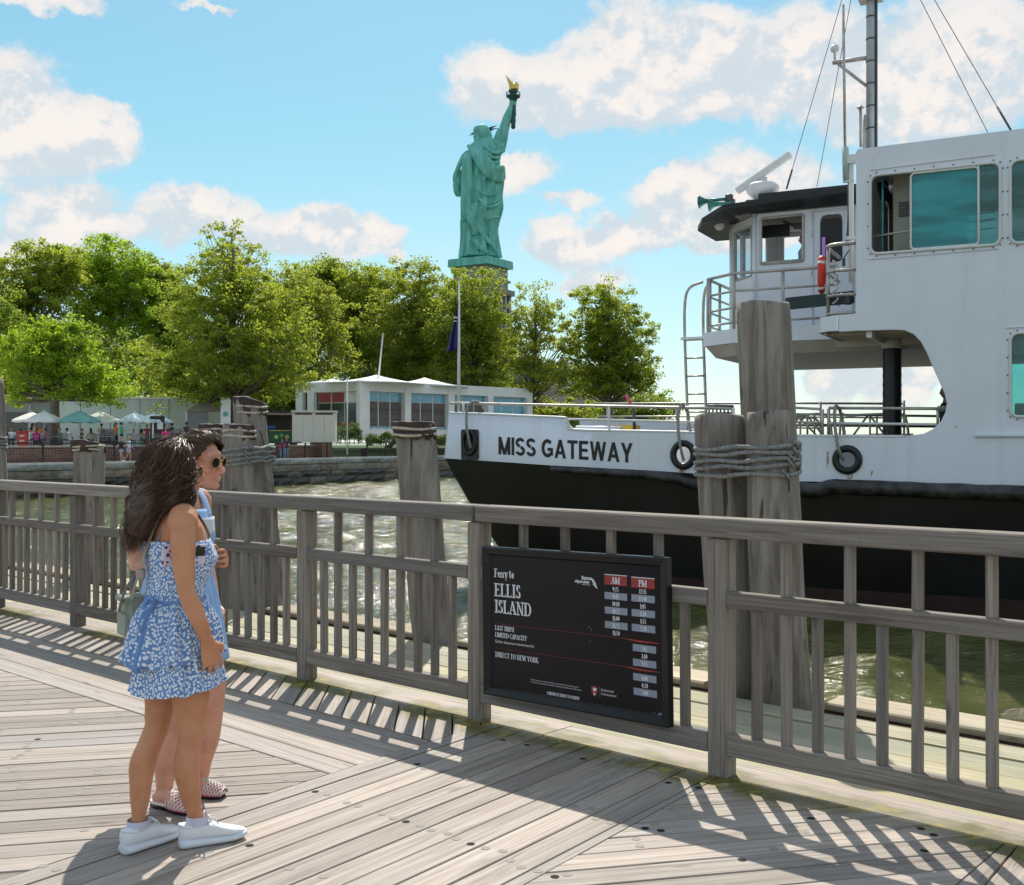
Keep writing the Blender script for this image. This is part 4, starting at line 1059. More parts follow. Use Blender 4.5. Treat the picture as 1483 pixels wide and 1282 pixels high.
# glass pavilion
PA, PB = at(524, 634, 100), at(767, 634, 116); PB.z = PA.z; pv = (PB - PA); PL = pv.length; pang = math.atan2(pv.y, pv.x)
pav = empty('glass_pavilion', PA, pang, 'white flat-roofed pavilion with blue glass clerestory and brown blinds behind the ferry bow', 'building')
PH = 5.1
box_at('roof_fascia', (PL / 2 - .1, .9, PH - .45), (PL + .4, 2.2, .95), M_offw, pav); box_at('plinth', (PL / 2, .9, .3), (PL, 1.8, .95), M_offw, pav)
box_at('plinth_band', (PL / 2, -.02, .86), (PL, .12, .14), M_blglass, pav)
cxs = [(0, 1.15), (5.15, .75), (10.7, .8), (16.1, .75), (PL - .35, .8)]
for cx_, w_ in cxs: box_at('column', (cx_ + .1, -.05, PH / 2 - .02), (w_, .5, PH - .05), M_offw, pav)
for k in range(4):
    x0 = cxs[k][0] + .1 + cxs[k][1] / 2; x1 = cxs[k + 1][0] + .1 - cxs[k + 1][1] / 2; w_ = (x1 - x0) / 3
    for j in range(3):
        xm = x0 + w_ * (j + .5)
        f = box_at('window', (xm, .28, 2.55), (w_ - .02, .10, 3.3), M_wframe, pav)
        box_at('clerestory_pane', (0, -.06, 1.18), (w_ - .14, .03, .80), M_blglass, f)
        box_at('lower_pane', (0, -.06, -.42), (w_ - .14, .03, 2.3), M_shade if k < 3 else M_blglass, f)
        if k < 3:
            mb = MB(); mb.box((0, -.08, 0), (w_ - .16, .02, .05)); mb.box((0, -.08, -.9), (w_ - .16, .02, .04)); mb.build('blind_seam', M_bronze, f)
lf = empty('pavilion_annex', at(523, 634, 100.3), R(150), 'receding left side of the pavilion with red, white and dark window panels', 'building')
box_at('fascia', (3.7, -.9, PH - .45), (7.4, 1.6, .95), M_offw, lf); box_at('plinth', (3.7, -.9, .3), (7.4, 1.6, 1.1), M_offw, lf)
for x in (5.9, 7.3): box_at('column', (x, -.2, PH / 2), (.8, .5, PH - .1), M_offw, lf)
M_pred = simple('red_panel', (.30, .03, .03), .4)
for j in range(3):
    f = box_at('window', (1.35 + j * 1.55, -.35, 2.5), (1.5, .1, 3.3), M_wframe, lf)
    box_at('upper_pane', (0, .07, 1.15), (1.38, .03, .9), M_pred if j > 0 else M_cloth_w, f); box_at('lower_pane', (0, .07, -.42), (1.38, .03, 2.1), M_dkglass, f); box_at('red_strip', (0, .09, -1.35), (1.38, .03, .35), M_pred, f)
for px, py, d, w_ in ((545, 544, 104, 4.5), (615, 548, 110, 4.5), (481, 550, 108, 5.0), (720, 560, 122, 3)):
    P = at(px, py, d); zb = PA.z + PH - .15
    tr = empty('tent_roof', (P.x, P.y, zb), pang, {545: 'white peaked canvas roof above the pavilion corner with a thin pole behind', 615: 'white peaked canvas roof right of the corner peak on the pavilion', 481: 'low white canvas peak at the left end of the pavilion roof', 720: 'low white canvas peak at the right end of the pavilion roof'}[px], 'tent', 'tent roofs on the pavilion')
    N_ = 16; rings = []
    for i in range(6):
        q = i / 5; rr = w_ * (1 - q) ** 1.25 + .05
        rings.append([Vector((rr * (1 + .12 * abs(math.cos(2 * PI * j / N_ * 2))) * math.cos(2 * PI * j / N_), rr * math.sin(2 * PI * j / N_), (P.z - zb) * q)) for j in range(N_)])
    mb = MB(); mb.loft(rings, True, True); mb.build('canvas', M_cloth_w, tr)
lp = empty('leaning_pole', at(547, 560, 106), 0, 'thin white leaning pole rising behind the pavilion canvas peak', 'pole')
mb = MB(); mb.tube([(0, 0, 0), (.5, 0, 4.9)], [.09, .06], 8); mb.build('shaft', M_wframe, lp)
mb = MB(); mb.ball((.5, 0, 4.95), .12, 8); mb.build('finial', M_tan, lp)
wp_ = empty('white_lamp_pole', at(503, 660, 86), 0, 'plain thin white pole standing before the pavilion hedge', 'pole')
mb = MB(); mb.tube([(0, 0, 0), (0, 0, 6.0)], .055, 8); mb.build('shaft', M_wframe, wp_)
gh = empty('stone_house', at(810, 590, 165), R(10), 'pale stone house glimpsed between trees right of the pavilion', 'building')
box_at('wall', (0, 0, -1), (14, 5, 13), simple('pale_stone', (.42, .38, .32), .8), gh)
for k in range(5): box_at('window', (-5 + k * 2.5, -2.52, 3.8), (1.2, .1, 1.5), M_dkglass, gh)
box_at('roof', (0, 0, 5.7), (15, 6, .5), M_beige, gh)
# ================================================================== FLAGPOLE
fp = empty('flagpole', at(664, 640, 97), 0, 'tall white flagpole carrying a drooping dark blue flag in front of the trees', 'flagpole')
FH = (640 - 407) / 1600 * 97
mb = MB(); mb.tube([(0, 0, 0), (.03, 0, FH * .6), (.06, 0, FH)], [.16, .13, .07], 10); mb.build('shaft', M_wframe, fp)
mb = MB(); mb.ball((.06, 0, FH + .1), .15, 8); mb.build('finial', M_tan, fp)
fl_ = empty('limp_flag', at(662, 432, 97), 0, 'dark blue flag hanging limp with small white print', 'flag')
mb = MB(); rows = []
for i in range(15):
    q = i / 14; zz = -q * 4.6; wd = .25 + 1.0 * q if q < .85 else 1.05 - (q - .85) * 3; row_ = []
    sh_ = -.05 - .85 * q
    for j in range(11):
        s = j / 10; row_.append(Vector((.15 + sh_ * s * 1.2 - (1 - s) * .12 * q, .22 * math.sin(s * 11 + q * 2.2) * (.4 + q), zz - s * (.3 - .2 * q) * 2)))
    rows.append(row_)
vs = [v for r0 in rows for v in r0]; fs_ = [(a * 11 + b, a * 11 + b + 1, (a + 1) * 11 + b + 1, (a + 1) * 11 + b) for a in range(14) for b in range(10)]
mb.add(vs, fs_, True); fo = mb.build('cloth', simple('navy_flag_cloth', (.035, .030, .17), .8, var=.2), fl_)
modded(fo, [('SOLIDIFY', dict(thickness=.04))])
mb = MB(); mb.box((-.12, -.3, -1.8), (.35, .02, .12)); mb.box((-.15, -.3, -2.1), (.25, .02, .08)); mb.build('print', M_wframe, fl_)
# ================================================================== STATUE
def SPt(x, y, dy=0.0):
    return Vector(((620 + x / 4.006 - 741.5) / 1600 * 289, 289 + dy, 1.6 + (642 - 100 - y / 4.006) / 1600 * 289))
def verdigris():
    m, nt, b = mat('verdigris_copper')
    tc = nt.node('ShaderNodeTexCoord').outputs['Object']
    n = nt.noise(nt.mapping(tc, (1, 1, .25)), .8, 6, .65); n2 = nt.noise(tc, 3, 5, .6)
    c = nt.mix(nt.smooth(n, .3, .7), (.11, .41, .36), (.24, .62, .55))
    c = nt.mix(nt.math('MULTIPLY', nt.smooth(n2, .55, .8), .5), c, (.03, .15, .135))
    nt.put(b.inputs['Base Color'], c); b.inputs['Roughness'].default_value = .7; return m
M_verd = verdigris()
M_dverd = simple('dark_verdigris', (.03, .10, .10), .6, var=.3)
M_gold = simple('gilded_flame', (.75, .48, .12), .28, 1.0, var=.1)
st_ = empty('colossal_statue', SPt(305, 1150), 0, 'colossal green copper statue in draped robe seen from behind, raising a golden torch', 'statue')
S0 = st_.location.copy()
def L_(x, y, dy=0.0): return SPt(x, y, dy) - S0
prof = [(1100, 176, 424), (1080, 181, 418), (1040, 187, 412), (1000, 190, 406), (960, 191, 402), (930, 190, 404), (900, 190, 412), (860, 194, 422), (820, 197, 430), (780, 198, 434), (740, 199, 436), (700, 198, 437), (660, 194, 438), (620, 192, 436), (580, 198, 424), (545, 205, 418), (510, 216, 420), (480, 228, 428), (460, 240, 425), (445, 256, 405), (435, 275, 370), (425, 290, 350)]
mb = MB(); rings = []; SEG = 96
dense = []
for i in range(len(prof) - 1):
    for k in range(4):
        t = k / 4; dense.append(tuple(prof[i][j] + (prof[i + 1][j] - prof[i][j]) * t for j in range(3)))
dense.append(prof[-1])
for y, xl, xr in dense:
    c = L_((xl + xr) / 2, y); w_ = (xr - xl) / 2 / 4.006 * .1806; dp = w_ * (.86 if y > 800 else .76 if y > 500 else .66)
    low = min(1, max(0, (y - 640) / 400)); ring = []
    for j in range(SEG):
        a = 2 * PI * j / SEG; ca, sa_ = math.cos(a), math.sin(a)
        fold = .30 * math.sin(a * 17 + 1.5 * math.sin(y / 150 + a * 2)) + .22 * math.sin(a * 29 + y / 90) + .30 * math.sin(a * 9 - y / 210)
        fold *= (.35 + .9 * low)
        # broad diagonal sweeps over the back
        fold += .30 * math.sin((ca * 14) + y / 26.0) * (1 - low) * (1 if sa_ < .2 else .3)
        fold += .28 * math.sin((ca * 7) - y / 34.0) * max(0, 1 - abs(y - 800) / 160)
        ring.append(c + Vector((ca * (w_ + fold * .55), sa_ * (dp + fold * .9), .0)))
    rings.append(ring)
mb.loft(rings, True, True)
# himation: heavy swags from the left shoulder round the right hip
def swag(P, r):
    mb.tube(spline([L_(x, y, dy) for x, y, dy in P], 6), r, 10)
dB = -4.6
for k in range(9):
    o_ = k * 13
    swag([(236 + o_ * .55, 462 - k * 1, -2.2), (262 + o_ * .62, 520, dB + .4), (300 + o_ * .75, 600 - k * 2, dB - .1), (355 + o_ * .45, 655 - k * 6, dB + .2), (420 + k * 1.5, 668 - k * 10, -2.6), (441 - k * .5, 630 - k * 6, .4)], [.35, .5, .55, .55, .5, .35] and .50)
for k in range(6):
    swag([(250 - k * 6, 480 + k * 8, -2.6), (252 - k * 9, 600, dB + .8), (246 - k * 9, 760, dB + 1.0), (236 - k * 7, 870 + k * 8, -3.6)], .42)
for k in range(6):
    swag([(240 + k * 8, 850 + k * 3, dB), (236 + k * 7, 900, dB - .1), (258 + k * 6, 940, dB + .1), (262 + k * 5, 985, dB + .5)], .30)
for k in (0, 2, 3, 6):
    swag([(270 + k * 9, 700 + k * 27, dB - .0), (322 + k * 4, 752 + k * 24, dB - .1), (385, 752 + k * 22, dB + .8), (428 - k * 2, 705 + k * 28, -2.0)], .19 + .07 * (k % 2))
for k in range(5):
    swag([(270 + k * 12, 900 + k * 14, dB + .2), (300 + k * 10, 960 + k * 12, dB + .1), (350 + k * 5, 1010 + k * 8, dB + .3), (395 + k * 3, 1085, -3.2)], .38)
for k in range(4): swag([(262 + k * 6, 1015 + k * 10, dB), (305 + k * 4, 1050 + k * 8, dB - .6), (350, 1092, dB - .4)], .42)
# left sleeve
mb.ball(L_(178, 660, 0), (1.45, 2.2, 3.6), 16); mb.ball(L_(172, 695, .5), (1.2, 2.0, 2.2), 14)
for k in range(5): swag([(232 - k * 7, 488 + k * 6, -1.6), (195 - k * 6, 560 + k * 8, -2.0), (165 - k * 3, 630 + k * 6, -1.9), (156 + k * 6, 705 + k * 6, -1.6), (185 + k * 3, 745, -1.2)], .42)
# neck, shoulders, head, hair
mb.tube([L_(322, 450), L_(318, 400)], [1.9, 1.35], 14)
mb.tube([L_(262, 470), L_(320, 440), L_(385, 445)], [1.6, 2.1, 2.0], 14)
mb.ball(L_(318, 378), (2.0, 2.4, 2.45), 18); mb.ball(L_(306, 362), (2.05, 2.2, 1.6), 16); mb.ball(L_(300, 398), (1.75, 1.7, 1.9), 14)
mb.ball(L_(292, 418, -.5), (1.2, 1.2, 1.1), 12); mb.ball(L_(350, 392), (1.0, 1.5, 1.2), 12)
mb.tube([L_(272, 375), L_(318, 352), L_(365, 372)], .34, 8)
# raised arm and sleeve
arm = [L_(400, 470, 0), L_(425, 400, 0), L_(442, 345, 0), L_(462, 280, 0), L_(482, 225, 0), L_(490, 200, 0)]
mb.tube(arm, [2.2, 1.75, 1.30, 1.15, .78, .80], 16)
for k in range(6): swag([(372 + k * 11, 470 - k * 3, -2.0 + k * .2), (385 + k * 11, 430, -2.0 + k * .3), (402 + k * 9, 388 - k * 3, -1.6 + k * .25), (412 + k * 7, 358, -.9 + k * .2)], .45)
for k in range(5): swag([(395, 440 + k * 12, -1.9), (425, 462 + k * 9, -1.9), (447 - k * 4, 440 + k * 12, -.6)], .42)
for k in range(4): swag([(330, 470 + k * 30, dB + 1.3), (375, 510 + k * 28, dB + 1.0), (418 - k, 500 + k * 30, -2.2)], .42)
mb.ball(L_(491, 203), (.95, 1.0, 1.15), 12)
for k in range(4): mb.tube([L_(503, 195 + k * 7, -.6), L_(508, 196 + k * 7, .1), L_(502, 198 + k * 7, .6)], .24, 6)
body = mb.build('robed_figure', M_verd, st_); remesh(body, .17, 0)
mb = MB()
for dx, dz in ((-70, 8), (-64, -4), (42, -26), (54, -24), (60, -34), (66, -46), (74, -55), (88, -38)):
    a = L_(312 + (dx * .45), 368 + dz * .35, .4); b_ = L_(316 + dx * 1.12, 376 + dz, 1.2); mb.tube([a, b_], [.26, .07], 6)
mb.build('crown_ray', M_dverd, st_); tag(bpy.data.objects['crown_ray'], kind='stuff')
mb = MB(); c = L_(494, 190)
mb.lathe([(.30, -7.3), (.62, -6.9), (.55, -6.2), (.7, -5.2), (.62, -4.3), (.8, -3.5), (.7, -2.0), (.8, -.5), (1.0, .3), (1.3, .8), (1.8, 1.0), (1.85, 1.3), (1.0, 1.4), (.9, 2.0), (1.2, 2.4), (1.25, 2.6)], 18, c=c)
mb.build('torch', M_dverd, st_)
mb = MB()
for k in range(18):
    a = 2 * PI * k / 18; p = c + Vector((1.8 * math.cos(a), 1.8 * math.sin(a), 1.3)); mb.tube([p, p + Vector((0, 0, .8))], .06, 5)
mb.tube([c + Vector((1.8 * math.cos(2 * PI * k / 18), 1.8 * math.sin(2 * PI * k / 18), 2.1)) for k in range(18)], .10, 5, closed=True); mb.build('torch_balcony', M_dverd, st_)
mb = MB(); cf = c + Vector((0, 0, 2.7))
mb.tube(spline([cf, cf + Vector((-.2, 0, 1.0)), cf + Vector((-.9, 0, 2.2)), cf + Vector((-2.0, 0, 4.2))], 5), [1.0, 1.15, 1.2, 1.15, 1.1, 1.0, .9, .8, .7, .6, .5, .4, .3, .2, .12, .04], 12)
mb.tube([cf + Vector((.5, 0, .5)), cf + Vector((.9, 0, 1.6)), cf + Vector((.5, 0, 2.6))], [.8, .7, .05], 10); mb.ball(cf + Vector((.2, 0, .6)), (1.3, 1.2, 1.0), 12)
fo = mb.build('flame', M_gold, st_); remesh(fo, .13, 1)
M_ped = stone_mat('pedestal_granite', (.24, .23, .21), (.40, .38, .35))
PR = R(-32)
ped = empty('statue_pedestal', SPt(305, 1900), PR, 'tall tapering grey stone pedestal carrying the green statue above the trees', 'pedestal')
zt = SPt(305, 1150).z - ped.location.z; ax_ = SPt(308, 1150).x - ped.location.x
def slab(name, z0, z1, w0, w1, m):
    mb = MB(); mb.add([(s * w0 / 2, t * w0 / 2, z0) for s, t in ((-1, -1), (1, -1), (1, 1), (-1, 1))] + [(s * w1 / 2, t * w1 / 2, z1) for s, t in ((-1, -1), (1, -1), (1, 1), (-1, 1))],
        [(3, 2, 1, 0), (4, 5, 6, 7), (0, 1, 5, 4), (1, 2, 6, 5), (2, 3, 7, 6), (3, 0, 4, 7)]); return mb.build(name, m, ped)
slab('copper_base', zt - .5, zt + 1.5, 12.4, 12.2, M_verd)
slab('upper_block', zt - 6.2, zt - .5, 10.4, 10.2, M_ped); slab('cornice', zt - 4.2, zt - 3.6, 11.4, 11.4, M_ped); slab('parapet', zt - 7.6, zt - 6.2, 13.0, 13.0, M_ped)
slab('loggia_core', zt - 18, zt - 7.6, 9.0, 8.6, M_void); slab('lower_block', zt - 50, zt - 18, 17.5, 13.2, M_ped); slab('string_course', zt - 19, zt - 18, 14.2, 14.2, M_ped)  # near-black core paints the shade behind the loggia piers
for q in range(4):
    M4 = Matrix.Rotation(q * PI / 2, 4, 'Z')
    for k in range(6):
        mb = MB(); mb.box((-5.2 + k * 2.08, -5.3, zt - 12.8), (1.0, 1.2, 10.4), M4); mb.build('pier', M_ped, ped)
    for k in range(5):
        mb = MB(); mb.box((-4.2 + k * 2.1, -6.55, zt - 6.9), (1.2, .25, .8), M4); mb.build('shield', M_ped, ped)
# ================================================================== FERRY
def ship_paint(name, c, rust=.5, streak=.25, rough=.35):
    m, nt, b = mat(name)
    tc = nt.node('ShaderNodeTexCoord').outputs['Object']
    n = nt.noise(tc, .9, 5, .6); st = nt.noise(nt.mapping(tc, (3.5, 3.5, .18)), 1, 5, .6)
    cc = nt.mix(nt.smooth(n, .3, .7), tuple(x * .93 for x in c), c)
    cc = nt.mix(nt.math('MULTIPLY', nt.smooth(st, .5, .72), streak), cc, tuple(x * .72 for x in c))
    r1 = nt.smooth(nt.noise(nt.mapping(tc, (5, 5, 1.6)), 1, 4, .6), .715, .76)
    cc = nt.mix(nt.math('MULTIPLY', r1, rust), cc, (.50, .22, .04))
    nt.put(b.inputs['Base Color'], cc); nt.put(b.inputs['Roughness'], nt.maprange(n, .3, .7, rough - .08, rough + .12))
    # plates show slight oil-canning and weld seams
    seam = nt.node('ShaderNodeTexBrick'); nt.put(seam.inputs['Vector'], nt.mapping(tc, (1, 1, 1), rot=(PI / 2, 0, 0)))
    seam.inputs['Scale'].default_value = 1; seam.inputs['Brick Width'].default_value = 2.4; seam.inputs['Row Height'].default_value = 1.5; seam.inputs['Mortar Size'].default_value = .008
    h = nt.math('ADD', nt.math('MULTIPLY', nt.noise(tc, 1.3, 2, .4), 1.0), nt.math('MULTIPLY', seam.outputs[1], .35))
    nt.put(b.inputs['Normal'], nt.bump(h, .35, .05)); return m
M_sw = ship_paint('white_ship_paint', (.77, .80, .87), .8)
M_swc = ship_paint('white_cabin_paint', (.76, .79, .84), .0, .12)
M_sb = simple('black_hull_paint', (.006, .006, .006), .38, var=.4, scale=.7, bump=.15, bscale=2)
M_boot = simple('dark_red_boot_top', (.035, .014, .010), .7, var=.4, scale=2)
M_rub = simple('black_rubbing_strake', (.035, .032, .032), .42, var=.9, scale=4, bump=.5, bscale=7, dirt=.3)
M_steel = simple('galvanised_pipe', (.46, .43, .39), .42, .55, var=.2, scale=5)
M_wpipe = simple('white_pipe', (.70, .70, .69), .45, var=.05)
M_rubber = simple('black_rubber', (.010, .010, .011), .4, var=.3, bump=.3, bscale=25)
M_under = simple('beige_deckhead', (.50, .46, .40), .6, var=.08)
M_blackroof = simple('black_visor', (.009, .010, .012), .5, var=.2)
M_dkgrey = simple('dark_grey_metal', (.06, .065, .07), .5, var=.2)
M_interior = simple('cabin_lining', (.33, .33, .29), .7, var=.1)
M_horn = simple('green_bronze_horn', (.03, .17, .14), .4, .3, var=.3)
M_ring = simple('red_lifebuoy', (.62, .035, .02), .5, var=.08)
M_purple = simple('purple_strip', (.55, .28, .80), .5)
M_yellow = simple('yellow_paint', (.75, .50, .03), .5)
def teal_glass(name, c, tr, rough=.03, tint=(.35, .80, .78, 1)):
    m, nt, b = mat(name)
    out = m.node_tree.nodes['Material Output']
    tc = nt.node('ShaderNodeTexCoord').outputs['Object']
    band = nt.noise(nt.mapping(tc, (.5, .5, 3.4)), 1, 3, .5)
    cc = nt.mix(nt.smooth(band, .38, .62), tuple(x * .55 for x in c), c)
    nt.put(b.inputs['Base Color'], cc); b.inputs['Roughness'].default_value = rough; b.inputs['Specular IOR Level'].default_value = .8
    t = nt.node('ShaderNodeBsdfTransparent'); nt.put(t.inputs[0], tint)
    mx = nt.node('ShaderNodeMixShader'); mx.inputs[0].default_value = tr
    nt.l.new(b.outputs[0], mx.inputs[1]); nt.l.new(t.outputs[0], mx.inputs[2]); nt.l.new(mx.outputs[0], out.inputs[0]); return m
M_teal = teal_glass('tinted_teal_glass', (.045, .40, .42), .25)
M_tealp = teal_glass('grey_green_glass', (.13, .27, .26), .4)
M_clear = teal_glass('clear_window', (.45, .50, .52), .75); M_clear2 = teal_glass('neutral_window', (.45, .48, .5), .8, tint=(.85, .9, .92, 1))
FA = math.atan2(-.454, .891)
ferry = empty('ferry_boat', (6.24, 20.0, -1.3), FA, 'large black and white ferry moored beyond the piles with MISS GATEWAY on its bow', 'ferry')
F0 = (6.24, 20.0); fa = (.891, -.454); fb = (.454, .891)
def fp(px, py, w=0.0):
    """photo pixel on the ship's lengthwise plane w metres inboard -> ship coordinates"""
    r = (px - 741.5) / 1600; ox, oy = F0[0] + fb[0] * w, F0[1] + fb[1] * w
    t = (r * oy - ox) / (fa[0] - r * fa[1]); Y = oy + t * fa[1]
    return Vector((t, w, 1.6 - (py - 642) / 1600 * Y + 1.3))
def f2(px, py, w=0.0): v = fp(px, py, w); return (v.x, v.z)
def bow(t):
    """inboard set of the side plating as the bow narrows"""
    q = max(0, -(t + 6.2)) / 2.6
    return .12 * q * q
def fbuild(name, mb, m, par=None, **k): return mb.build(name, m, par or ferry, **k)
XR = 5.2
# white side plating with real openings
ring1 = (990, 660); ring2 = (1227, 667)
def ell(c, rx, rz, n=28):
    x, z = c; return [(x + rx * math.cos(2 * PI * j / n), z + rz * math.sin(2 * PI * j / n)) for j in range(n)]
h1, h2 = f2(*ring1), f2(*ring2)
lowers = [f2(641, 665), f2(691, 668), f2(739, 671), f2(795, 675), f2(932, 682), f2(1009, 687), f2(1152, 698), f2(1242, 700), (1.5, 2.17), (XR, 2.15)]
bulw_top = [f2(648, 600), f2(709, 602), f2(760, 604.5), f2(815, 607), f2(820, 610), f2(824, 618), f2(832, 624.5), f2(943, 627), f2(1060, 630)]
open_r = [f2(1150, 633), f2(1240, 634), f2(1310, 634.5), f2(1338, 631), f2(1352, 624), f2(1364, 613), f2(1371, 598), f2(1373, 585), f2(1370, 572), f2(1362, 553), f2(1353, 533), f2(1344, 512), f2(1335, 495), f2(1324, 484), f2(1310, 478), f2(1295, 477.5), f2(1240, 479), f2(1215, 480.5)]
front_up = [f2(1215, 457.5), f2(1239, 455), (-.01, 5.6), (-.01, 8.16), (.02, 8.21), (XR, 8.25)]
win1 = [f2(1266, 260), f2(1440, 241), f2(1445, 245), f2(1446, 350), f2(1441, 354), f2(1267, 364), f2(1262.5, 359), f2(1262.5, 264)]
def rrect(x0, z0, x1, z1, r, n=5):
    P = []
    for cx, cz, a0 in ((x1 - r, z1 - r, 0), (x0 + r, z1 - r, 90), (x0 + r, z0 + r, 180), (x1 - r, z0 + r, 270)):
        for k in range(n + 1): a = R(a0 + 90 * k / n); P.append((cx + r * math.cos(a), cz + r * math.sin(a)))
    return P
W1 = (.26, 6.31, 2.36, 7.68); W2 = (2.56, 6.31, 4.66, 7.68); W3 = (2.56, 3.36, 4.66, 4.74)
holes = [ell(h1, .155, .17), ell(h2, .155, .165), rrect(*W1, .12), rrect(*W2, .12), rrect(*W3, .12)]
outer = lowers + [(XR, 8.25)][:0] + front_up[::-1] + open_r[::-1] + bulw_top[::-1]
def side_f(u, v, d): return Vector((u, d + bow(u) * (1 - .25 * min(1, max(0, (v - 2.5) / 1.0))), v))
# the plating is built in sections so the curved bow bends smoothly
mb = MB(); 
bx = -5.2
def bowpatch():
    N_ = 26; rings = []
    tl, tr_ = -8.69, bx
    def low(t): 
        L = [p for p in lowers if p[0] <= 1.6]; 
        for i in range(len(L) - 1):
            if L[i][0] <= t <= L[i + 1][0]: q = (t - L[i][0]) / (L[i + 1][0] - L[i][0]); return L[i][1] + (L[i + 1][1] - L[i][1]) * q
        return L[0][1]
    def top(t):
        L = bulw_top
        for i in range(len(L) - 1):
            if L[i][0] <= t <= L[i + 1][0]: q = (t - L[i][0]) / (L[i + 1][0] - L[i][0]); return L[i][1] + (L[i + 1][1] - L[i][1]) * q
        return L[0][1]
    front = []; back = []
    for k in range(N_ + 1):
        t = tl + (tr_ - tl) * k / N_
        t2 = max(t, -8.57) if k else -8.57
        a, b_ = (t, low(t)), (t2, top(t2))
        front.append([side_f(a[0], a[1], 0), side_f(b_[0], b_[1], 0)]); back.append([side_f(a[0], a[1], .05), side_f(b_[0], b_[1], .05)])
    vs = [v for p in front for v in p] + [v for p in back for v in p]; m2 = 2 * (N_ + 1)
    fs = []
    for k in range(N_):
        a = 2 * k; fs += [(a, a + 2, a + 3, a + 1), (m2 + a, m2 + a + 1, m2 + a + 3, m2 + a + 2), (a + 1, a + 3, m2 + a + 3, m2 + a + 1)]
    # blunt bow: plating turns inboard round the stem
    k0 = len(vs)
    n2 = 8
    for k in range(n2 + 1):
        q = k / n2
        for z, t0 in ((low(-8.69), -8.69), (top(-8.57), -8.57)):
            w0 = side_f(t0, z, 0).y
            vs.append(Vector((t0 - .16 * math.sin(q * PI / 2) - (.35 * math.sin(q * PI / 2)), w0 + .0 + 3.2 * q ** 1.6 + .12 * q, z)))
    for k in range(n2): a = k0 + 2 * k; fs.append((a + 2, a, a + 1, a + 3))
    mb.add(vs, fs, True)
bowpatch()
outer2 = [p for p in lowers if p[0] > bx]; 
def interp(L, t):
    for i in range(len(L) - 1):
        if L[i][0] <= t <= L[i + 1][0]: q = (t - L[i][0]) / (L[i + 1][0] - L[i][0]); return L[i][1] + (L[i + 1][1] - L[i][1]) * q
o2 = [(bx, interp(lowers, bx))] + outer2 + front_up[::-1] + open_r[::-1] + [p for p in bulw_top[::-1] if p[0] > bx] + [(bx, interp(bulw_top, bx))]
mb.plate(o2, holes, .05, lambda u, v, d: side_f(u, v, d))
side = fbuild('side_plating', mb, M_sw)
# capping rail along the bulwark
mb = MB(); cp = [side_f(p[0], p[1] + .012, .02) for p in bulw_top] + [side_f(p[0], p[1] + .012, .02) for p in open_r[:3]]
mb.tube(spline(cp, 4), (.03), 8); fbuild('bulwark_capping', mb, M_wpipe)
mb = MB(); mb.tube([side_f(p[0], p[1], .02) for p in open_r[2:]], .022, 8); fbuild('opening_moulding', mb, M_sw)
# balcony front: rounded end of the upper deck edge
mb = MB(); zz0, zz1 = 4.94, 5.215; P = []
for k in range(13):
    a = -PI / 2 - (PI / 2) * k / 12; P.append((-.32 + .42 * math.cos(a) * 1.0 * (1 if True else 1), .42 + .42 * math.sin(a)))
P = [(-.32, .0)] + P + [(-.74, 3.0)]
vs = [Vector((x, y, z)) for x, y in P for z in (zz0, zz1)]
mb.add(vs, [(2 * k + 2, 2 * k, 2 * k + 1, 2 * k + 3) for k in range(len(P) - 1)], True); fbuild('balcony_edge', mb, M_sw)
mb = MB(); mb.add([Vector((x, y, zz1 - .05)) for x, y in P] + [Vector((XR, 3.0, zz1 - .05)), Vector((XR, .06, zz1 - .05))], [tuple(range(len(P) + 2))[::-1]]); fbuild('upper_deck', mb, M_dkgrey)
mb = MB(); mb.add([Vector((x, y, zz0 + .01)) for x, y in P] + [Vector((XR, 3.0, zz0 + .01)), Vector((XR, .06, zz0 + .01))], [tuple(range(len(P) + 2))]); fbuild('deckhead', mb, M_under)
# deckhead corrugations, beams
for k in range(9):
    mb = MB(); mb.box((2.2, .55 + k * .30, zz0 - .02), (5.6, .10, .05)); fbuild('corrugation', mb, M_under)
for x in (.2, 1.45, 2.7): 
    mb = MB(); mb.box((x, 1.7, zz0 - .07), (.10, 3.2, .14)); fbuild('deck_beam', mb, M_wpipe)
mb = MB(); mb.box((1.6, 1.62, zz0 - .09), (4.5, .16, .18)); fbuild('girder', mb, M_under)
mb = MB(); mb.tube([(-.62, .35, zz0 - .02), (-.50, 2.8, zz0 - .05)], .03, 8); fbuild('drain_pipe', mb, M_steel)
# pilothouse deck: wide slab set inboard
PD = [(-3.50, 2.05), (-2.75, 1.5), (XR - .1, 1.5), (XR - .1, 7.6), (-2.75, 7.6), (-3.5, 7.0)]
mb = MB(); mb.plate([(a, b_) for a, b_ in PD], (), .29, lambda u, v, d: Vector((u, v, 4.93 + (.29 - d)))); fbuild('pilothouse_deck', mb, M_swc)
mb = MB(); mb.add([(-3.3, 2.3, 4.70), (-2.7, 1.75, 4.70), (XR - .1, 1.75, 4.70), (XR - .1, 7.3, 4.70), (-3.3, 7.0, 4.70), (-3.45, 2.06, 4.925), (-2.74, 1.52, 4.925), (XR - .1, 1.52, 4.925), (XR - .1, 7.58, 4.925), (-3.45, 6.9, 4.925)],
    [(4, 3, 2, 1, 0)[::-1], (0, 1, 6, 5), (1, 2, 7, 6), (4, 0, 5, 9), (2, 3, 8, 7)]); fbuild('pilothouse_deckhead', mb, M_under)
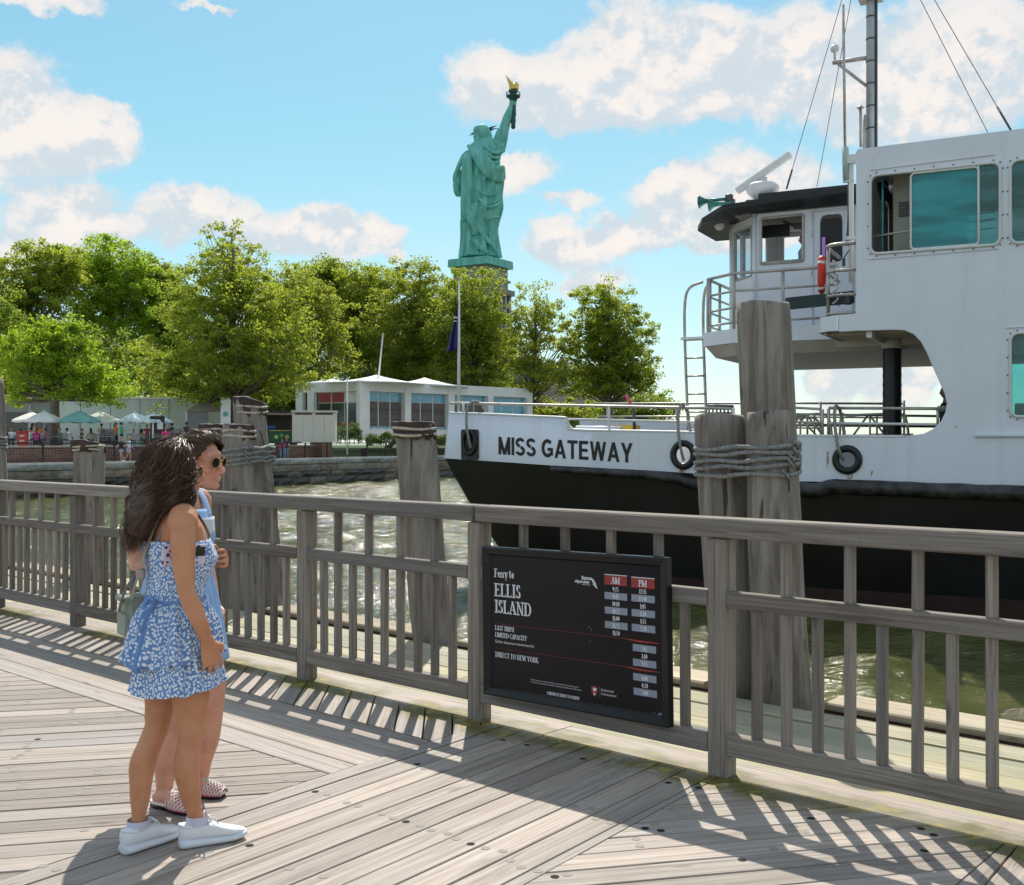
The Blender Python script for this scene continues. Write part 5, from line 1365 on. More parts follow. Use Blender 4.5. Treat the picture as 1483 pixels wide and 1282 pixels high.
# big pillar wrapped in black
pc_ = fp(1292, 560, 1.6)
mb = MB(); rg = []
for k in range(40):
    z = 2.2 + (4.72 - 2.2) * k / 39; rg.append([Vector((pc_.x + (.175 + .004 * math.sin(k * 2.3)) * math.cos(a), 1.6 + .175 * math.sin(a), z)) for a in [2 * PI * j / 18 for j in range(18)]])
mb.loft(rg); fbuild('padded_pillar', mb, M_rubber)
mb = MB(); mb.lathe([(.2, 4.70), (.19, 4.95)], 18, c=(pc_.x, 1.6, 0)); fbuild('pillar_head', mb, M_under)
mb = MB(); lace = []
for k in range(26): lace.append(Vector((pc_.x - .15 + .03 * (k % 2), 1.6 - .115 - .012, 2.35 + k * .09)))
mb.tube(lace, .008, 5); fbuild('lacing', mb, M_dkgrey)
# main deck, far bulwark, far side
mb = MB(); mb.add([(-8.9, 1.2, 2.25), (-7.0, .25, 2.2), (-5, .05, 2.16), (XR, .05, 2.1), (XR, 7.95, 2.1), (-5, 7.95, 2.16), (-8.9, 6.8, 2.25)], [tuple(range(7))]); fbuild('main_deck', mb, M_dkgrey)
far = [(-8.6, 2.3), (XR, 2.15), (XR, 3.0), (-1.0, 3.02), (-2.5, 3.06), (-2.9, 3.1), (-3.25, 3.35), (-8.6, 3.5)]
mb = MB(); mb.plate(far, (), .05, lambda u, v, d: Vector((u, 7.95 - d - (.8 * (max(0, -(u + 6.2)) / 2.6) ** 2), v))); fbuild('far_bulwark', mb, M_sw)
# hull below the boundary line
mb = MB(); secs = []
for k in range(40):
    q = k / 39; t = -8.69 + (XR + 8.69) * q
    zt_ = interp(lowers, min(max(t, lowers[0][0]), XR - .001)) or lowers[0][1]
    col_ = []
    for j in range(15):
        v = j / 14; z = zt_ + (-.6 - zt_) * v
        dz = zt_ - z
        # raked stem: plates start further aft lower down
        tx = t + max(0, 1 - q * 3.2) * (dz * .46 + .05 * dz * dz)
        w_ = bow(t) + .10 * dz + (.10 * dz) * max(0, 1 - q * 2.2) + .02 * dz * dz
        col_.append(Vector((tx, w_, z)))
    secs.append(col_)
vs = [v for c_ in secs for v in c_]; fs_ = [(a * 15 + b_ + 1, (a + 1) * 15 + b_ + 1, (a + 1) * 15 + b_, a * 15 + b_) for a in range(39) for b_ in range(14)]
mb.add(vs, fs_, True)
k0 = len(mb.v)
for j in range(15):
    p = secs[0][j]
    for q in range(5): mb.v.append((p.x - .5 * math.sin(q / 4 * PI / 2), p.y + 3.3 * (q / 4) ** 1.5, p.z))
for j in range(14):
    for q in range(4): mb.f.append((k0 + j * 5 + q, k0 + j * 5 + q + 1, k0 + (j + 1) * 5 + q + 1, k0 + (j + 1) * 5 + q)); mb.sm.append(True); mb.mi.append(0)
hull = fbuild('hull', mb, M_sb)
mb = MB(); s2 = [[v + Vector((0, -.012, 0)) for v in c_ if v.z < .34] for c_ in secs[9:]]; n_ = min(len(c_) for c_ in s2); s2 = [c_[-n_:] for c_ in s2]
mb.add([v for c_ in s2 for v in c_], [(a * n_ + b_ + 1, (a + 1) * n_ + b_ + 1, (a + 1) * n_ + b_, a * n_ + b_) for a in range(len(s2) - 1) for b_ in range(n_ - 1)], True); fbuild('boot_top', mb, M_boot)
mb = MB(); mb.plate([(-7.5, -.6), (XR, -.6), (XR, 2.2), (-8.5, 2.2)], (), .05, lambda u, v, d: Vector((u, 7.9 - d, v))); fbuild('far_hull', mb, M_sb)
# transverse closing wall far aft so the ship is a solid body
mb = MB(); mb.box((XR - .05, 4, 2.9), (.08, 7.8, 10.6)); fbuild('aft_bulkhead', mb, M_interior)
# rubbing strake, dented
S = [fp(797, 680, -.02), fp(850, 684, -.06), fp(932, 689, -.10), fp(975, 694, -.12), fp(1009, 703, -.13), fp(1060, 712, -.12), fp(1120, 711, -.14), fp(1152, 709, -.16), fp(1180, 712, -.17), fp(1205, 706, -.15), fp(1240, 707, -.15), fp(1340, 711, -.14), fp(1483, 716, -.14), Vector((XR, -.14, 2.03))]
sp_ = spline(S, 5); rr_ = []
for i, p in enumerate(sp_):
    q = i / len(sp_); r0 = .055 + .075 * min(1, q * 2.4); r0 *= 1 + .10 * mnoise.noise(Vector((p.x * 2.2, 0, 3)))
    rr_.append((r0 * 1.05, r0))
mb = MB(); mb.tube([p + Vector((0, .03 + .03 * mnoise.noise(Vector((p.x * 1.7, 4, 0))), .02 * mnoise.noise(Vector((p.x * 3, 9, 0))))) for p in sp_], rr_, 14, side=(0, 0, 1)); fbuild('rubbing_strake', mb, M_rub)
mb = MB(); mb.tube([side_f(1.98, 3.02, -.02), side_f(XR, 3.02, -.02)], .035, 8); fbuild('half_round', mb, M_sw)
# name
A0, A1, B0, B1 = fp(721, 633.5, -.01), fp(721, 659, -.01), fp(916, 643, -.01), fp(916, 671.5, -.01)
NG = {}
def q4(x0, z0, x1, z1, w): return [(x0, z0), (x0 + w, z0), (x1 + w, z1), (x1, z1)]
def bar(x0, z0, x1, z1): return [(x0, z0), (x1, z0), (x1, z1), (x0, z1)]
def arc(cx, cz, rx, rz, a0, a1, w, n=14): return [('arc', cx, cz, rx, rz, a0, a1, w, n)]
T_ = .225
NG['M'] = (.92, [bar(0, 0, T_, 1), bar(.92 - T_, 0, .92, 1), q4(.36, 0, .0, 1, T_), q4(.36, 0, .715, 1, T_)])
NG['I'] = (.215, [bar(0, 0, .215, 1)])
NG['S'] = (.72, arc(.36, .725, .255, .19, 20, 265, .18) + arc(.36, .275, .265, .19, 85, -165, .18))
NG['G'] = (.86, arc(.44, .5, .335, .405, 45, 320, .20) + [bar(.45, .36, .84, .53), bar(.66, .12, .84, .45)])
NG['A'] = (.84, [q4(0, 0, .315, 1, .215), q4(.625, 0, .31, 1, .215), bar(.2, .21, .64, .37)])
NG['T'] = (.74, [bar(0, .83, .74, 1), bar(.265, 0, .475, .84)])
NG['E'] = (.68, [bar(0, 0, .21, 1), bar(.1, .83, .66, 1), bar(.1, .42, .62, .585), bar(.1, 0, .68, .17)])
NG['W'] = (1.14, [q4(.215, 0, 0, 1, .20), q4(.215, 0, .47, 1, .20), q4(.725, 0, .47, 1, .20), q4(.725, 0, .94, 1, .20)])
NG['Y'] = (.80, [bar(.295, 0, .505, .45), q4(.29, .38, 0, 1, .225), q4(.285, .38, .575, 1, .225)])
tot = sum((.33 if c == ' ' else NG[c][0] + .09) for c in 'MISS GATEWAY') - .09
xx = 0; mt = simple('black_letter_paint', (.010, .010, .010), .4)
for c in 'MISS GATEWAY':
    if c == ' ': xx += .33; continue
    w_, st = NG[c]; mb = MB()
    def hp(px_, pz_, off): u = px_ / tot; T2 = A0.lerp(B0, u); b2 = A1.lerp(B1, u); p = b2.lerp(T2, pz_); return side_f(p.x, p.z, -.005 - off)
    for k, q in enumerate(st):
        off = .0006 * k
        if q[0] == 'arc':
            _, cx, cz, rx, rz, a0, a1, th_, n = q; vs = []
            for i in range(n + 1):
                a = R(a0 + (a1 - a0) * i / n)
                for s in (-.5, .5): vs.append(hp(xx + cx + (rx + th_ * s * 1.12) * math.cos(a), cz + (rz + th_ * s) * math.sin(a), off))
            mb.add(vs, [((2 * i, 2 * i + 1, 2 * i + 3, 2 * i + 2) if a1 > a0 else (2 * i, 2 * i + 2, 2 * i + 3, 2 * i + 1)) for i in range(n)])
        else:
            mb.add([hp(xx + a, b_, off) for a, b_ in q], [(0, 1, 2, 3)])
    fbuild('letter', mb, mt); xx += w_ + .09
# hawse plate and fairlead at the bow
cx_, cz_ = f2(680, 642); hp = MB()
Q = rrect(cx_ - .23, interp(lowers, cx_), cx_ + .21, fp(680, 623).z, .05)
hp.plate(Q, (), .03, lambda u, v, d: side_f(u, v, -.035 + d)); fbuild('hawse_plate', hp, M_rub)
def ovring(name, c, rx, rz, tr, m, w=-.02, par=None):
    mb = MB(); mb.tube([side_f(c[0] + rx * math.cos(2 * PI * j / 32), c[1] + rz * math.sin(2 * PI * j / 32), w) for j in range(32)], tr, 12, closed=True); return fbuild(name, mb, m, par)
ovring('hawse_rim', (cx_ - .01, cz_), .16, .245, .045, M_rubber, -.05)
mb = MB(); rg = []
for k in range(6):
    q = k / 5; rg.append([side_f(cx_ - .01 + (.15 - .05 * q) * math.cos(a), cz_ + (.235 - .09 * q) * math.sin(a), -.04 + .13 * q) for a in [2 * PI * j / 28 for j in range(28)]])
mb.loft(rg, True, True); fbuild('hawse_cup', mb, simple('gloss_black_casting', (.012, .012, .013), .15, .5, var=.4, scale=9, bump=.6, bscale=14))
for c, a, b_ in ((h1, .205, .225), (h2, .205, .205)):
    ovring('mooring_ring', c, a, b_, (.066), M_rubber, -.01)
    mb = MB(); mb.plate(ell(c, .27, .28), (), .03, lambda u, v, d: side_f(u, v, .35 + d)); fbuild('inner_plate', mb, M_swc)
# hawsers led over the rail
def hawser(P, label, r=.030):
    e = empty('mooring_rope', (0, 0, 0), 0, label, 'rope'); pts = spline([ferry.matrix_basis @ p for p in P], 12)
    e.location = pts[0]; L0 = pts[0].copy(); pts = [p - L0 for p in pts]
    mb = MB(); n = len(pts)
    for s in range(3):
        Pq = []; d = 0
        for i, p in enumerate(pts):
            if i: d += (pts[i] - pts[i - 1]).length
            a = d / .085 * 2 * PI / 3 + s * 2 * PI / 3; t = (pts[min(i + 1, n - 1)] - pts[max(i - 1, 0)]).normalized()
            x_ = t.cross(Vector((0, 1, .1))).normalized(); y_ = t.cross(x_)
            Pq.append(p + (x_ * math.cos(a) + y_ * math.sin(a)) * r * .5)
        mb.tube(Pq, r * .62, 6)
    mb.build('strands', M_hawser, e)
def fine(P): return P
hawser([fp(682, 650, .02), fp(676, 620, -.08), fp(677, 592, -.04), fp(686, 583, .05), fp(697, 586, .25), fp(706, 601, .3)], 'short grey mooring rope looped over the rail at the bow hawse')
hawser([fp(990, 668, -.02), fp(984, 640, -.13), fp(982, 606, -.08), fp(987, 587, .02), fp(996, 600, .3), fp(999, 630, .35)], 'mooring rope hanging over the rail left of the roped piles')
hawser([fp(1221, 667, .05), fp(1214, 650, -.12), fp(1209, 615, -.08), fp(1210, 590, .0), fp(1218, 600, .25), fp(1223, 632, .3)], 'mooring rope hanging over the rail through the right-hand black ring')
# foredeck rails
def pipe(name, P, r, m=None, par=None, seg=8):
    mb = MB(); mb.tube(P, r, seg); return fbuild(name, mb, m or M_steel, par)
pipe('rail_pipe', [fp(652, 585, .5), fp(665, 585, .15), fp(800, 588, .1), fp(990, 591.5, .1), fp(1060, 593, .1)], .028)
pipe('rail_pipe', [fp(822, 608, .1), fp(1000, 612, .1), fp(1060, 613, .1)], .022, M_wpipe)
for px, y0_, y1_ in ((671, 601, 585), (882, 627, 589), (1062, 630, 592)): pipe('stanchion', [fp(px, y0_, .1), fp(px, y1_, .1)], .03, M_wpipe)
pipe('rail_pipe', [fp(1150, 591.5, .1), fp(1186, 593.5, .1), fp(1192, 600, .1)], .024); pipe('rail_pipe', [fp(1150, 612, .1), fp(1190, 613.5, .1)], .022)
pipe('stanchion', [fp(1191, 633, .1), fp(1191, 594, .1)], .03); pipe('stanchion', [fp(1200, 633, .1), fp(1200, 593, .1)], .03)
pipe('rail_pipe', [fp(1200, 592, .1), fp(1360, 593, .1)], .028); pipe('rail_pipe', [fp(1200, 614, .1), fp(1362, 616, .1)], .024, M_wpipe)
pipe('stanchion', [fp(1358, 616, .1), fp(1358, 593, .1)], .024)
for k in range(5): 
    mb = MB(); c = fp(1359 + k * 2.7, 593, .1); mb.tube([c + Vector((0, .045 * math.cos(2 * PI * j / 14), .045 * math.sin(2 * PI * j / 14))) for j in range(14)], .012, 6, closed=True); fbuild('rope_turn', mb, M_hawser)
# far-side rails, gangway frames
for a, b_, y in ((650, 1150, 586), (650, 1150, 601)):
    pass
zf = 3.0
for z_, r in ((3.95, .03), (3.6, .022)): pipe('rail_pipe', [(-8.0, 7.0, z_), (-6.0, 7.75, z_), (-3.0, 7.8, z_ - .04), (-.2, 7.8, z_ - .10)], r)
for t in (-8, -6, -4, -2.2, -.2): pipe('stanchion', [(t, 7.75, 3.0), (t, 7.75, 3.93)], .028)
def gate_frame(px0, px1, w, py0=601, py1=634):
    A = fp(px0, py1, w); B = fp(px0 + 3, py0 + 2, w); C = fp(px1 - 14, py0, w); D = fp(px1 - 4, py0 + 8, w); Q = fp(px1, py1, w)
    pipe('gate_frame', spline([A, B, B.lerp(C, .15), C, D, Q], 4), .028)
    mid = (px0 + px1) / 2 - 8
    pipe('gate_brace', [fp(mid, py0, w), fp(mid - 24, py1, w)], .022); pipe('gate_brace', [fp(mid, py0, w), fp(mid + 26, py1, w)], .022)
    pipe('gate_bar', [fp(mid + 2, py0, w), fp(mid + 2, py1, w)], .02); pipe('gate_bar', [fp(mid + 12, py0, w), fp(mid + 12, py1, w)], .02)
    pipe('gate_bar', [fp(px0 + 2, py0 + 15, w), fp(px1, py0 + 15, w)], .018)
gate_frame(1146, 1205, 3.6); gate_frame(1216, 1316, 3.2); gate_frame(1140, 1190, 5.2, 606, 632)
pipe('rail_pipe', [fp(1150, 601, 5.5), fp(1375, 604, 5.5)], .028); pipe('rail_pipe', [fp(1150, 617, 5.5), fp(1375, 619, 5.5)], .028, simple('rusty_brown_pipe', (.16, .08, .05), .7))
# things on the foredeck
e = empty('yellow_crate', ferry.matrix_basis @ fp(907, 628, 2.2), FA, 'small yellow crate lying on the ferry foredeck behind the bulwark', 'crate')
mb = MB()
for x, y, sx, sy in ((0, -.14, .5, .03), (0, .14, .5, .03), (-.25, 0, .03, .31), (.25, 0, .03, .31)): mb.box((x, y, .07), (sx, sy, .20))
mb.box((0, 0, -.02), (.5, .3, .02)); mb.build('shell', M_yellow, e)
pipe('deck_locker', [fp(835, 622, 1.6), fp(900, 623, 1.6)], .07, M_swc)
e = empty('flagstaff', ferry.matrix_basis @ fp(919, 628, 1.5), 0, 'short black staff with a pink tip leaning on the ferry foredeck', 'pole')
mb = MB(); mb.tube([(0, 0, 0), (-.02, 0, .55)], .035, 8); mb.build('shaft', M_dkgrey, e); mb = MB(); mb.tube([(-.02, 0, .5), (-.18, 0, .80)], .03, 8); mb.build('pink_tip', simple('pink_plastic', (.7, .06, .2), .5), e)
mb = MB()
for k in range(7): mb.tube([fp(1027 + k * 5.5, 606, 1.0), fp(1027 + k * 5.5, 590 + (k % 2), 1.0)], .018, 6)
mb.tube([fp(1024, 590, 1.0), fp(1062, 591, 1.0)], .045, 8); mb.tube([fp(1024, 600, 1.0), fp(1062, 600, 1.0)], .03, 8); fbuild('black_fixture', mb, M_dkgrey)
# ladder at the front of the pilothouse deck
for dw in (0, .42):
    pipe('ladder_stile', spline([fp(997, 590, 2.6 + dw * .2) + Vector((dw, 0, -.6)), fp(992, 500, 2.6) + Vector((dw, 0, 0)), fp(992, 440, 2.6) + Vector((dw, 0, 0)), fp(999, 418, 2.6) + Vector((dw * .9, 0, 0)), fp(1018, 406, 2.6) + Vector((dw * .4, 0, -.05 - dw * .25))], 6), .032)
for k in range(5):
    y = 520 + k * 26; A = fp(993.5 + (y - 500) / 90 * 2, y, 2.6); pipe('ladder_rung', [A, A + Vector((.42, 0, .0))], .02)
mb = MB(); mb.box(fp(1001, 492, 2.6) + Vector((.1, 0, 0)), (.55, .4, .05)); fbuild('ladder_platform', mb, M_swc)
# pilothouse-deck railing
dr = [(-3.42, 2.12), (-2.70, 1.56), (-.62, 1.56)]
for z_, r in ((6.36, .033), (6.0, .024), (5.66, .024), (5.36, .024)):
    pipe('rail_pipe', [(-3.42, 4.6, z_), (dr[0][0], dr[0][1], z_), (dr[1][0], dr[1][1], z_), (dr[2][0], dr[2][1], z_)] if z_ > 6.1 else [(-3.42, 4.6, z_), (dr[0][0], dr[0][1], z_), (dr[1][0], dr[1][1], z_), (dr[2][0], dr[2][1], z_)], r)
for x, y in ((-3.42, 4.4), (-3.42, 3.0), dr[0], (-3.36, 2.08), dr[1], (-1.7, 1.56)): pipe('stanchion', [(x, y, 5.2), (x, y, 6.35)], .033)
# near balcony railing (curved) by the superstructure
for z_, r in ((6.53, .036), (6.05, .03), (5.60, .03), (5.27, .03)):
    pts = [Vector((.0, .10, z_))]
    for k in range(10):
        a = PI * 1.5 - PI / 2 * k / 9 - 0; pts.append(Vector((-.28 + .32 * math.cos(a), .40 + .32 * math.sin(a), z_)))
    pts.append(Vector((-.60, .9, z_))); pts.append(Vector((-.60, 1.56, z_)))
    pipe('rail_pipe', pts, r)
pipe('stanchion', [(-.56, .28, 5.2), (-.56, .28, 6.52)], .034)
pipe('rope_coil', spline([Vector((-.46 + .10 * (k % 2), .16, 6.25 - k * .10)) for k in range(9)], 4), .018)
# dark board between balcony and piles
mb = MB(); c = fp(1188, 436, .35)
mb.plate(rrect(fp(1137, 436, .35).x, c.z - .115, fp(1237, 436, .35).x, c.z + .115, .03), (), .05, lambda u, v, d: Vector((u, .35 + d, v + (u - c.x) * .045))); fbuild('name_board', mb, simple('dark_board', (.012, .030, .035), .5))
e_ = fp(1228, 435, .30)
mb = MB(); mb.lathe([(.07, -.09), (.08, -.05), (.05, 0), (.045, .06), (.03, .12)], 12, c=(e_.x, e_.y, e_.z)); fbuild('deck_light', mb, M_dkgrey)
# lifebuoy
lb = empty('lifebuoy', ferry.matrix_basis @ fp(1190, 399, .5), FA, 'bright red life ring hanging end-on at the balcony rail of the ferry', 'life ring')
mb = MB(); RR = .27; mb.tube([(.018 * math.cos(a), RR * math.cos(a) * .42, RR * math.sin(a) * 1.12) for a in [2 * PI * j / 30 for j in range(30)]], .062, 12, closed=True); mb.build('ring', M_ring, lb, rot=(0, 0, R(12)))
for q in (.9, 2.3, 4.0, 5.4):
    mb = MB(); mb.tube([(.018 * math.cos(a), RR * math.cos(a) * .42, RR * math.sin(a) * 1.12) for a in (q, q + .12, q + .22)], .0655, 12); mb.build('white_band', M_wpipe, lb, rot=(0, 0, R(12)))
# pilothouse
WP = 2.5
hz0, hz1 = 5.22, 7.72
wallP = [(-3.25, 3.35), (-2.52, 2.5), (.02, 2.5)]
# front and side facets with window openings (t runs along each facet)
def facet(name, A, B, zs, wins, m=M_swc, t=.06):
    A = Vector((A[0], A[1], 0)); B = Vector((B[0], B[1], 0)); L = (B - A).length; d = (B - A) / L; nrm = Vector((-d.y, d.x, 0))
    if nrm.y < 0: nrm = -nrm
    mb = MB(); mb.plate([(0, zs[0]), (L, zs[0]), (L, zs[1]), (0, zs[1])], wins, t, lambda u, v, dd: A + d * u + nrm * dd + Vector((0, 0, v)))
    return fbuild(name, mb, m), A, d, nrm, L
def wframe(A, d, nrm, R4, r=.022, m=None, par=None, off=-.012):
    x0, z0, x1, z1 = R4; P = [A + d * u + nrm * off + Vector((0, 0, v)) for u, v in rrect(x0, z0, x1, z1, .04, 3)]
    mb = MB(); mb.tube(P, r, 6, closed=True); return fbuild('window_frame', mb, m or M_swc, par)
w_r = (-2.38 + 2.52, 6.66, -1.50 + 2.52, 7.62)   # side window
_, A, d, nrm, L = facet('pilothouse_side', wallP[1], wallP[2], (hz0, hz1), [rrect(*w_r, .02, 2), rrect(1.37, 6.74, 1.81, 7.58, .1, 4)])
wframe(A, d, nrm, w_r, .03, M_steel)
mb = MB(); P = [A + d * u + nrm * -.02 + Vector((0, 0, v)) for u, v in ((w_r[0], w_r[1] + .02), (w_r[2], w_r[1] + .02))]; mb.tube(P, .03, 8); fbuild('window_sill', mb, M_steel)
# side door
dx0, dx1 = -1.30 + 2.52, -.62 + 2.52 + .12
mb = MB()
for q in ((dx0, 5.3, dx0, 7.66), (dx1, 5.3, dx1, 7.66), (dx0, 7.66, dx1, 7.66)): mb.tube([A + d * q[0] - nrm * .015 + Vector((0, 0, q[1])), A + d * q[2] - nrm * .015 + Vector((0, 0, q[3]))], .02, 6)
dr_ = fbuild('door', mb, M_swc)
mb = MB(); mb.plate(rrect(1.37, 6.60, 1.81, 7.50, .1, 5), (), .02, lambda u, v, dd: A + d * u - nrm * (.02 - dd) + Vector((0, 0, v))); fbuild('door_glass', mb, M_blackroof, dr_)
for z_ in (5.7, 6.4, 7.2):
    mb = MB(); mb.box(A + d * (dx0 - .01) - nrm * .03 + Vector((0, 0, z_)), (.03, .04, .14)); fbuild('hinge', mb, M_steel, dr_)
mb = MB(); mb.box(fp(1193, 369, 2.4), (.065, .05, .68)); fbuild('purple_strip', mb, M_purple, dr_)
w_f = (.12, 6.60, .78, 7.52)
_, A2, d2, n2_, L2 = facet('pilothouse_quarter', wallP[0], wallP[1], (hz0, hz1 - .02), [rrect(.14, 6.45, 1.0, 7.50, .02, 2)])
wframe(A2, d2, n2_, (.14, 6.45, 1.0, 7.5), .022, M_steel)
mb = MB(); mb.plate([(.14, 6.45), (1.0, 6.45), (1.0, 7.5), (.14, 7.5)], (), .01, lambda u, v, dd: A2 + d2 * u + n2_ * (.03 + dd) + Vector((0, 0, v))); fbuild('quarter_window', mb, M_clear2)
for x, y in (wallP[0], wallP[1]): pipe('corner_post', [(x, y - .01, hz0), (x, y - .01, hz1)], .05, M_swc)
# far and front walls with windows so the sky shows through
_, A3, d3, n3, L3 = facet('pilothouse_far_side', (-2.6, 4.85), (.02, 4.85), (hz0, hz1), [rrect(.15, 6.72, 1.0, 7.62, .02, 2), rrect(1.12, 6.72, 2.0, 7.62, .02, 2), rrect(2.12, 6.72, 2.5, 7.62, .02, 2)])
_, A4, d4, n4, L4 = facet('pilothouse_front', (-3.22, 3.35), (-3.22, 4.2), (hz0, hz1), [rrect(.06, 6.6, .79, 7.6, .02, 2)])
facet('pilothouse_far_quarter', (-3.22, 4.2), (-2.6, 4.85), (hz0, hz1), [rrect(.06, 6.65, .62, 7.6, .02, 2)])
mb = MB(); mb.box((.05, 3.67, 6.5), (.06, 2.3, 2.5)); fbuild('pilothouse_aft_wall', mb, M_interior)
mb = MB(); mb.box((-1.45, 3.67, 7.735), (3.0, 2.3, .03)); fbuild('pilothouse_ceiling', mb, M_interior)
mb = MB(); mb.box((-2.6, 3.7, 5.85), (.5, 1.6, 1.1)); fbuild('helm_console', mb, M_blackroof)
mb = MB(); mb.box((-2.25, 3.2, 7.47), (.62, .05, .26)); fbuild('chart_screen', mb, M_blackroof)
pipe('ceiling_rail', [(-2.0, 2.9, 7.6), (-1.7, 3.3, 7.5), (-1.6, 3.6, 7.35)], .03, M_dkgrey); mb = MB(); mb.box((-1.55, 3.5, 7.28), (.3, .2, .2)); mb.box((-1.7, 3.0, 7.5), (.2, .2, .12)); fbuild('radio_set', mb, M_dkgrey)
# roof with broad black visor
def rp(t, w, z): return Vector((t, w, z))
O1 = [(-3.95, 3.1), (-3.62, 2.35), (-3.05, 1.98), (.15, 1.95), (.15, 5.5), (-3.0, 5.5), (-3.95, 4.5)]
I1 = [(-3.15, 3.3), (-3.0, 2.75), (-2.75, 2.42), (.15, 2.42), (.15, 5.0), (-2.7, 5.0), (-3.15, 4.3)]
zo = [7.60, 7.62, 7.78, 7.92, 7.92, 7.78, 7.6]; 
mb = MB(); n = 7
lowv = [rp(*O1[k], zo[k]) for k in range(n)]; inn = [rp(*I1[k], 7.74) for k in range(n)]; topv = [rp(*I1[k], 8.05 if k > 2 and k < 5 else 7.98) for k in range(n)]; lipv = [v + Vector((0, 0, .10)) for v in lowv]
mb.add(lowv + inn + lipv + topv, [(k, (k + 1) % n, n + (k + 1) % n, n + k)[::-1] for k in range(n)] + [(k, (k + 1) % n, 2 * n + (k + 1) % n, 2 * n + k) for k in range(n)])
fbuild('visor', mb, M_blackroof)
mb = MB(); mb.add([v + Vector((0, 0, .002)) for v in lipv + topv], [(k, (k + 1) % n, n + (k + 1) % n, n + k) for k in range(n)] + [tuple(n + k for k in range(n))]); fbuild('roof_top', mb, M_swc)
mb = MB(); mb.box((-1.15, 2.7, 8.10), (2.6, .30, .13)); fbuild('roof_locker', mb, M_blackroof)
for k in range(6): pipe('visor_seam', [rp(-2.6 + k * .5, 1.97, 7.80 + (k * .5) * .045), rp(-2.5 + k * .47, 2.40, 7.745)], .006, M_dkgrey)
# searchlight under visor
mb = MB(); mb.ball(fp(1042, 327, 3.0), .12, 12); fbuild('floodlight', mb, M_wpipe)
# twin horns
hb = empty('ship_horn', ferry.matrix_basis @ fp(1056, 291, 2.6), FA, 'pair of green bronze air horns at the front edge of the pilothouse roof', 'horn')
for dx, dz, ln in ((0, .03, .66), (.15, -.08, .50)):
    mb = MB(); M_ = Matrix.Translation((dx * .6, dx * -.5, dz)) @ Matrix.Rotation(-PI / 2, 4, 'Y'); mb.lathe([(.035, 0), (.04, ln * .5), (.06, ln * .8), (.12, ln * .97), (.15, ln)], 16, M=M_); mb.build('trumpet', M_horn, hb)
mb = MB(); mb.lathe([(.08, -.02), (.09, .10), (.05, .13)], 12); mb.box((.02, 0, -.04), (.2, .12, .1)); mb.build('compressor', M_dkgrey, hb)
# radar
rd_ = empty('radar_scanner', ferry.matrix_basis @ Vector((-2.45, 2.9, 8.02)), FA, 'white rotating radar bar on a rounded pedestal on the pilothouse roof', 'radar')
mb = MB(); mb.lathe([(.16, 0), (.16, .10), (.22, .14), (.33, .24), (.36, .34), (.30, .42), (.16, .46), (.10, .48), (.10, .56)], 20); mb.build('gearbox', M_wpipe, rd_)
mb = MB(); mb.cbox((0, 0, 0), (1.35, .14, .16), .05); mb.build('scanner_bar', M_wpipe, rd_, (.02, 0, .66), (0, R(-33), R(12)))
mb = MB(); mb.box((0, 0, .03), (.6, .5, .06)); mb.build('base_plate', M_dkgrey, rd_)
# white vertical rack between pilothouse and superstructure
pipe('antenna_post', [fp(1233, 410, .4), fp(1233, 228, .4)], .045, M_wpipe); pipe('antenna_post', [fp(1229, 350, .5), fp(1229, 250, .5)], .02, M_dkgrey)
for P_, s_ in ((fp(1234, 232, .4), (.16, .12, .16)), (fp(1232, 346, .4), (.14, .1, .06)), (fp(1229, 263, .4), (.2, .08, .05))):
    mb = MB(); mb.box(P_, s_); fbuild('antenna_bracket', mb, M_wpipe)
pipe('whip_base', [fp(1226, 263, .4), fp(1224, 215, .4)], .065, simple('pale_green_base', (.38, .47, .44), .5)); pipe('whip_antenna', [fp(1224, 215, .4), fp(1221, 8, .4)], .026, M_steel)
pipe('hanging_cable', spline([fp(1229, 262, .45), fp(1228, 320, .45), fp(1226, 352, .45), fp(1231, 360, .45), fp(1222, 375, .45)], 5), .012, M_dkgrey)
mb = MB(); mb.box(fp(1222, 381, .5), (.05, .05, .14)); fbuild('cable_plug', mb, M_dkgrey)
# mast, spreader, stays
M0 = fp(1261, 215, 1.4)
M0.z = 8.2; TOPZ = 13.6
pipe('mast', [M0, Vector((M0.x, 1.4, TOPZ))], .085, simple('grey_mast', (.36, .40, .43), .4, .3)); pipe('mast_conduit', [M0 + Vector((.10, 0, 0)), Vector((M0.x + .10, 1.4, TOPZ))], .028, M_dkgrey)
pipe('mast_conduit', [M0 + Vector((-.11, -.05, 0)), Vector((M0.x - .11, 1.35, 9.2))], .03, M_steel)
for k in range(12):
    mb = MB(); mb.lathe([(.093, -.012), (.093, .012)], 14, c=(M0.x, 1.4, 8.5 + k * .43)); fbuild('mast_clamp', mb, M_dkgrey)
pipe('spreader', [Vector((M0.x, 1.4, fp(1258, 85, 1.4).z)), fp(1206, 92, 1.4)], .045, M_steel); pipe('spreader_brace', [Vector((M0.x, 1.4, fp(1258, 131, 1.4).z)), fp(1213, 93, 1.4)], .03, M_steel)
gp = fp(1209, 92, 1.4); mb = MB(); mb.lathe([(.02, 0), (.025, .20), (.075, .22), (.085, .28), (.06, .34)], 14, c=gp); fbuild('gps_dome', mb, M_wpipe)
mb = MB(); mb.box(fp(1261, 0, 1.4), (.42, .3, .08)); fbuild('mast_bracket', mb, M_steel)
pipe('stub_antenna', [fp(1247, 214, 1.0), fp(1246, 158, 1.0)], .028, M_steel); mb = MB(); mb.lathe([(.07, 0), (.05, .04)], 10, c=fp(1246, 158, 1.0)); fbuild('stub_cap', mb, M_steel)
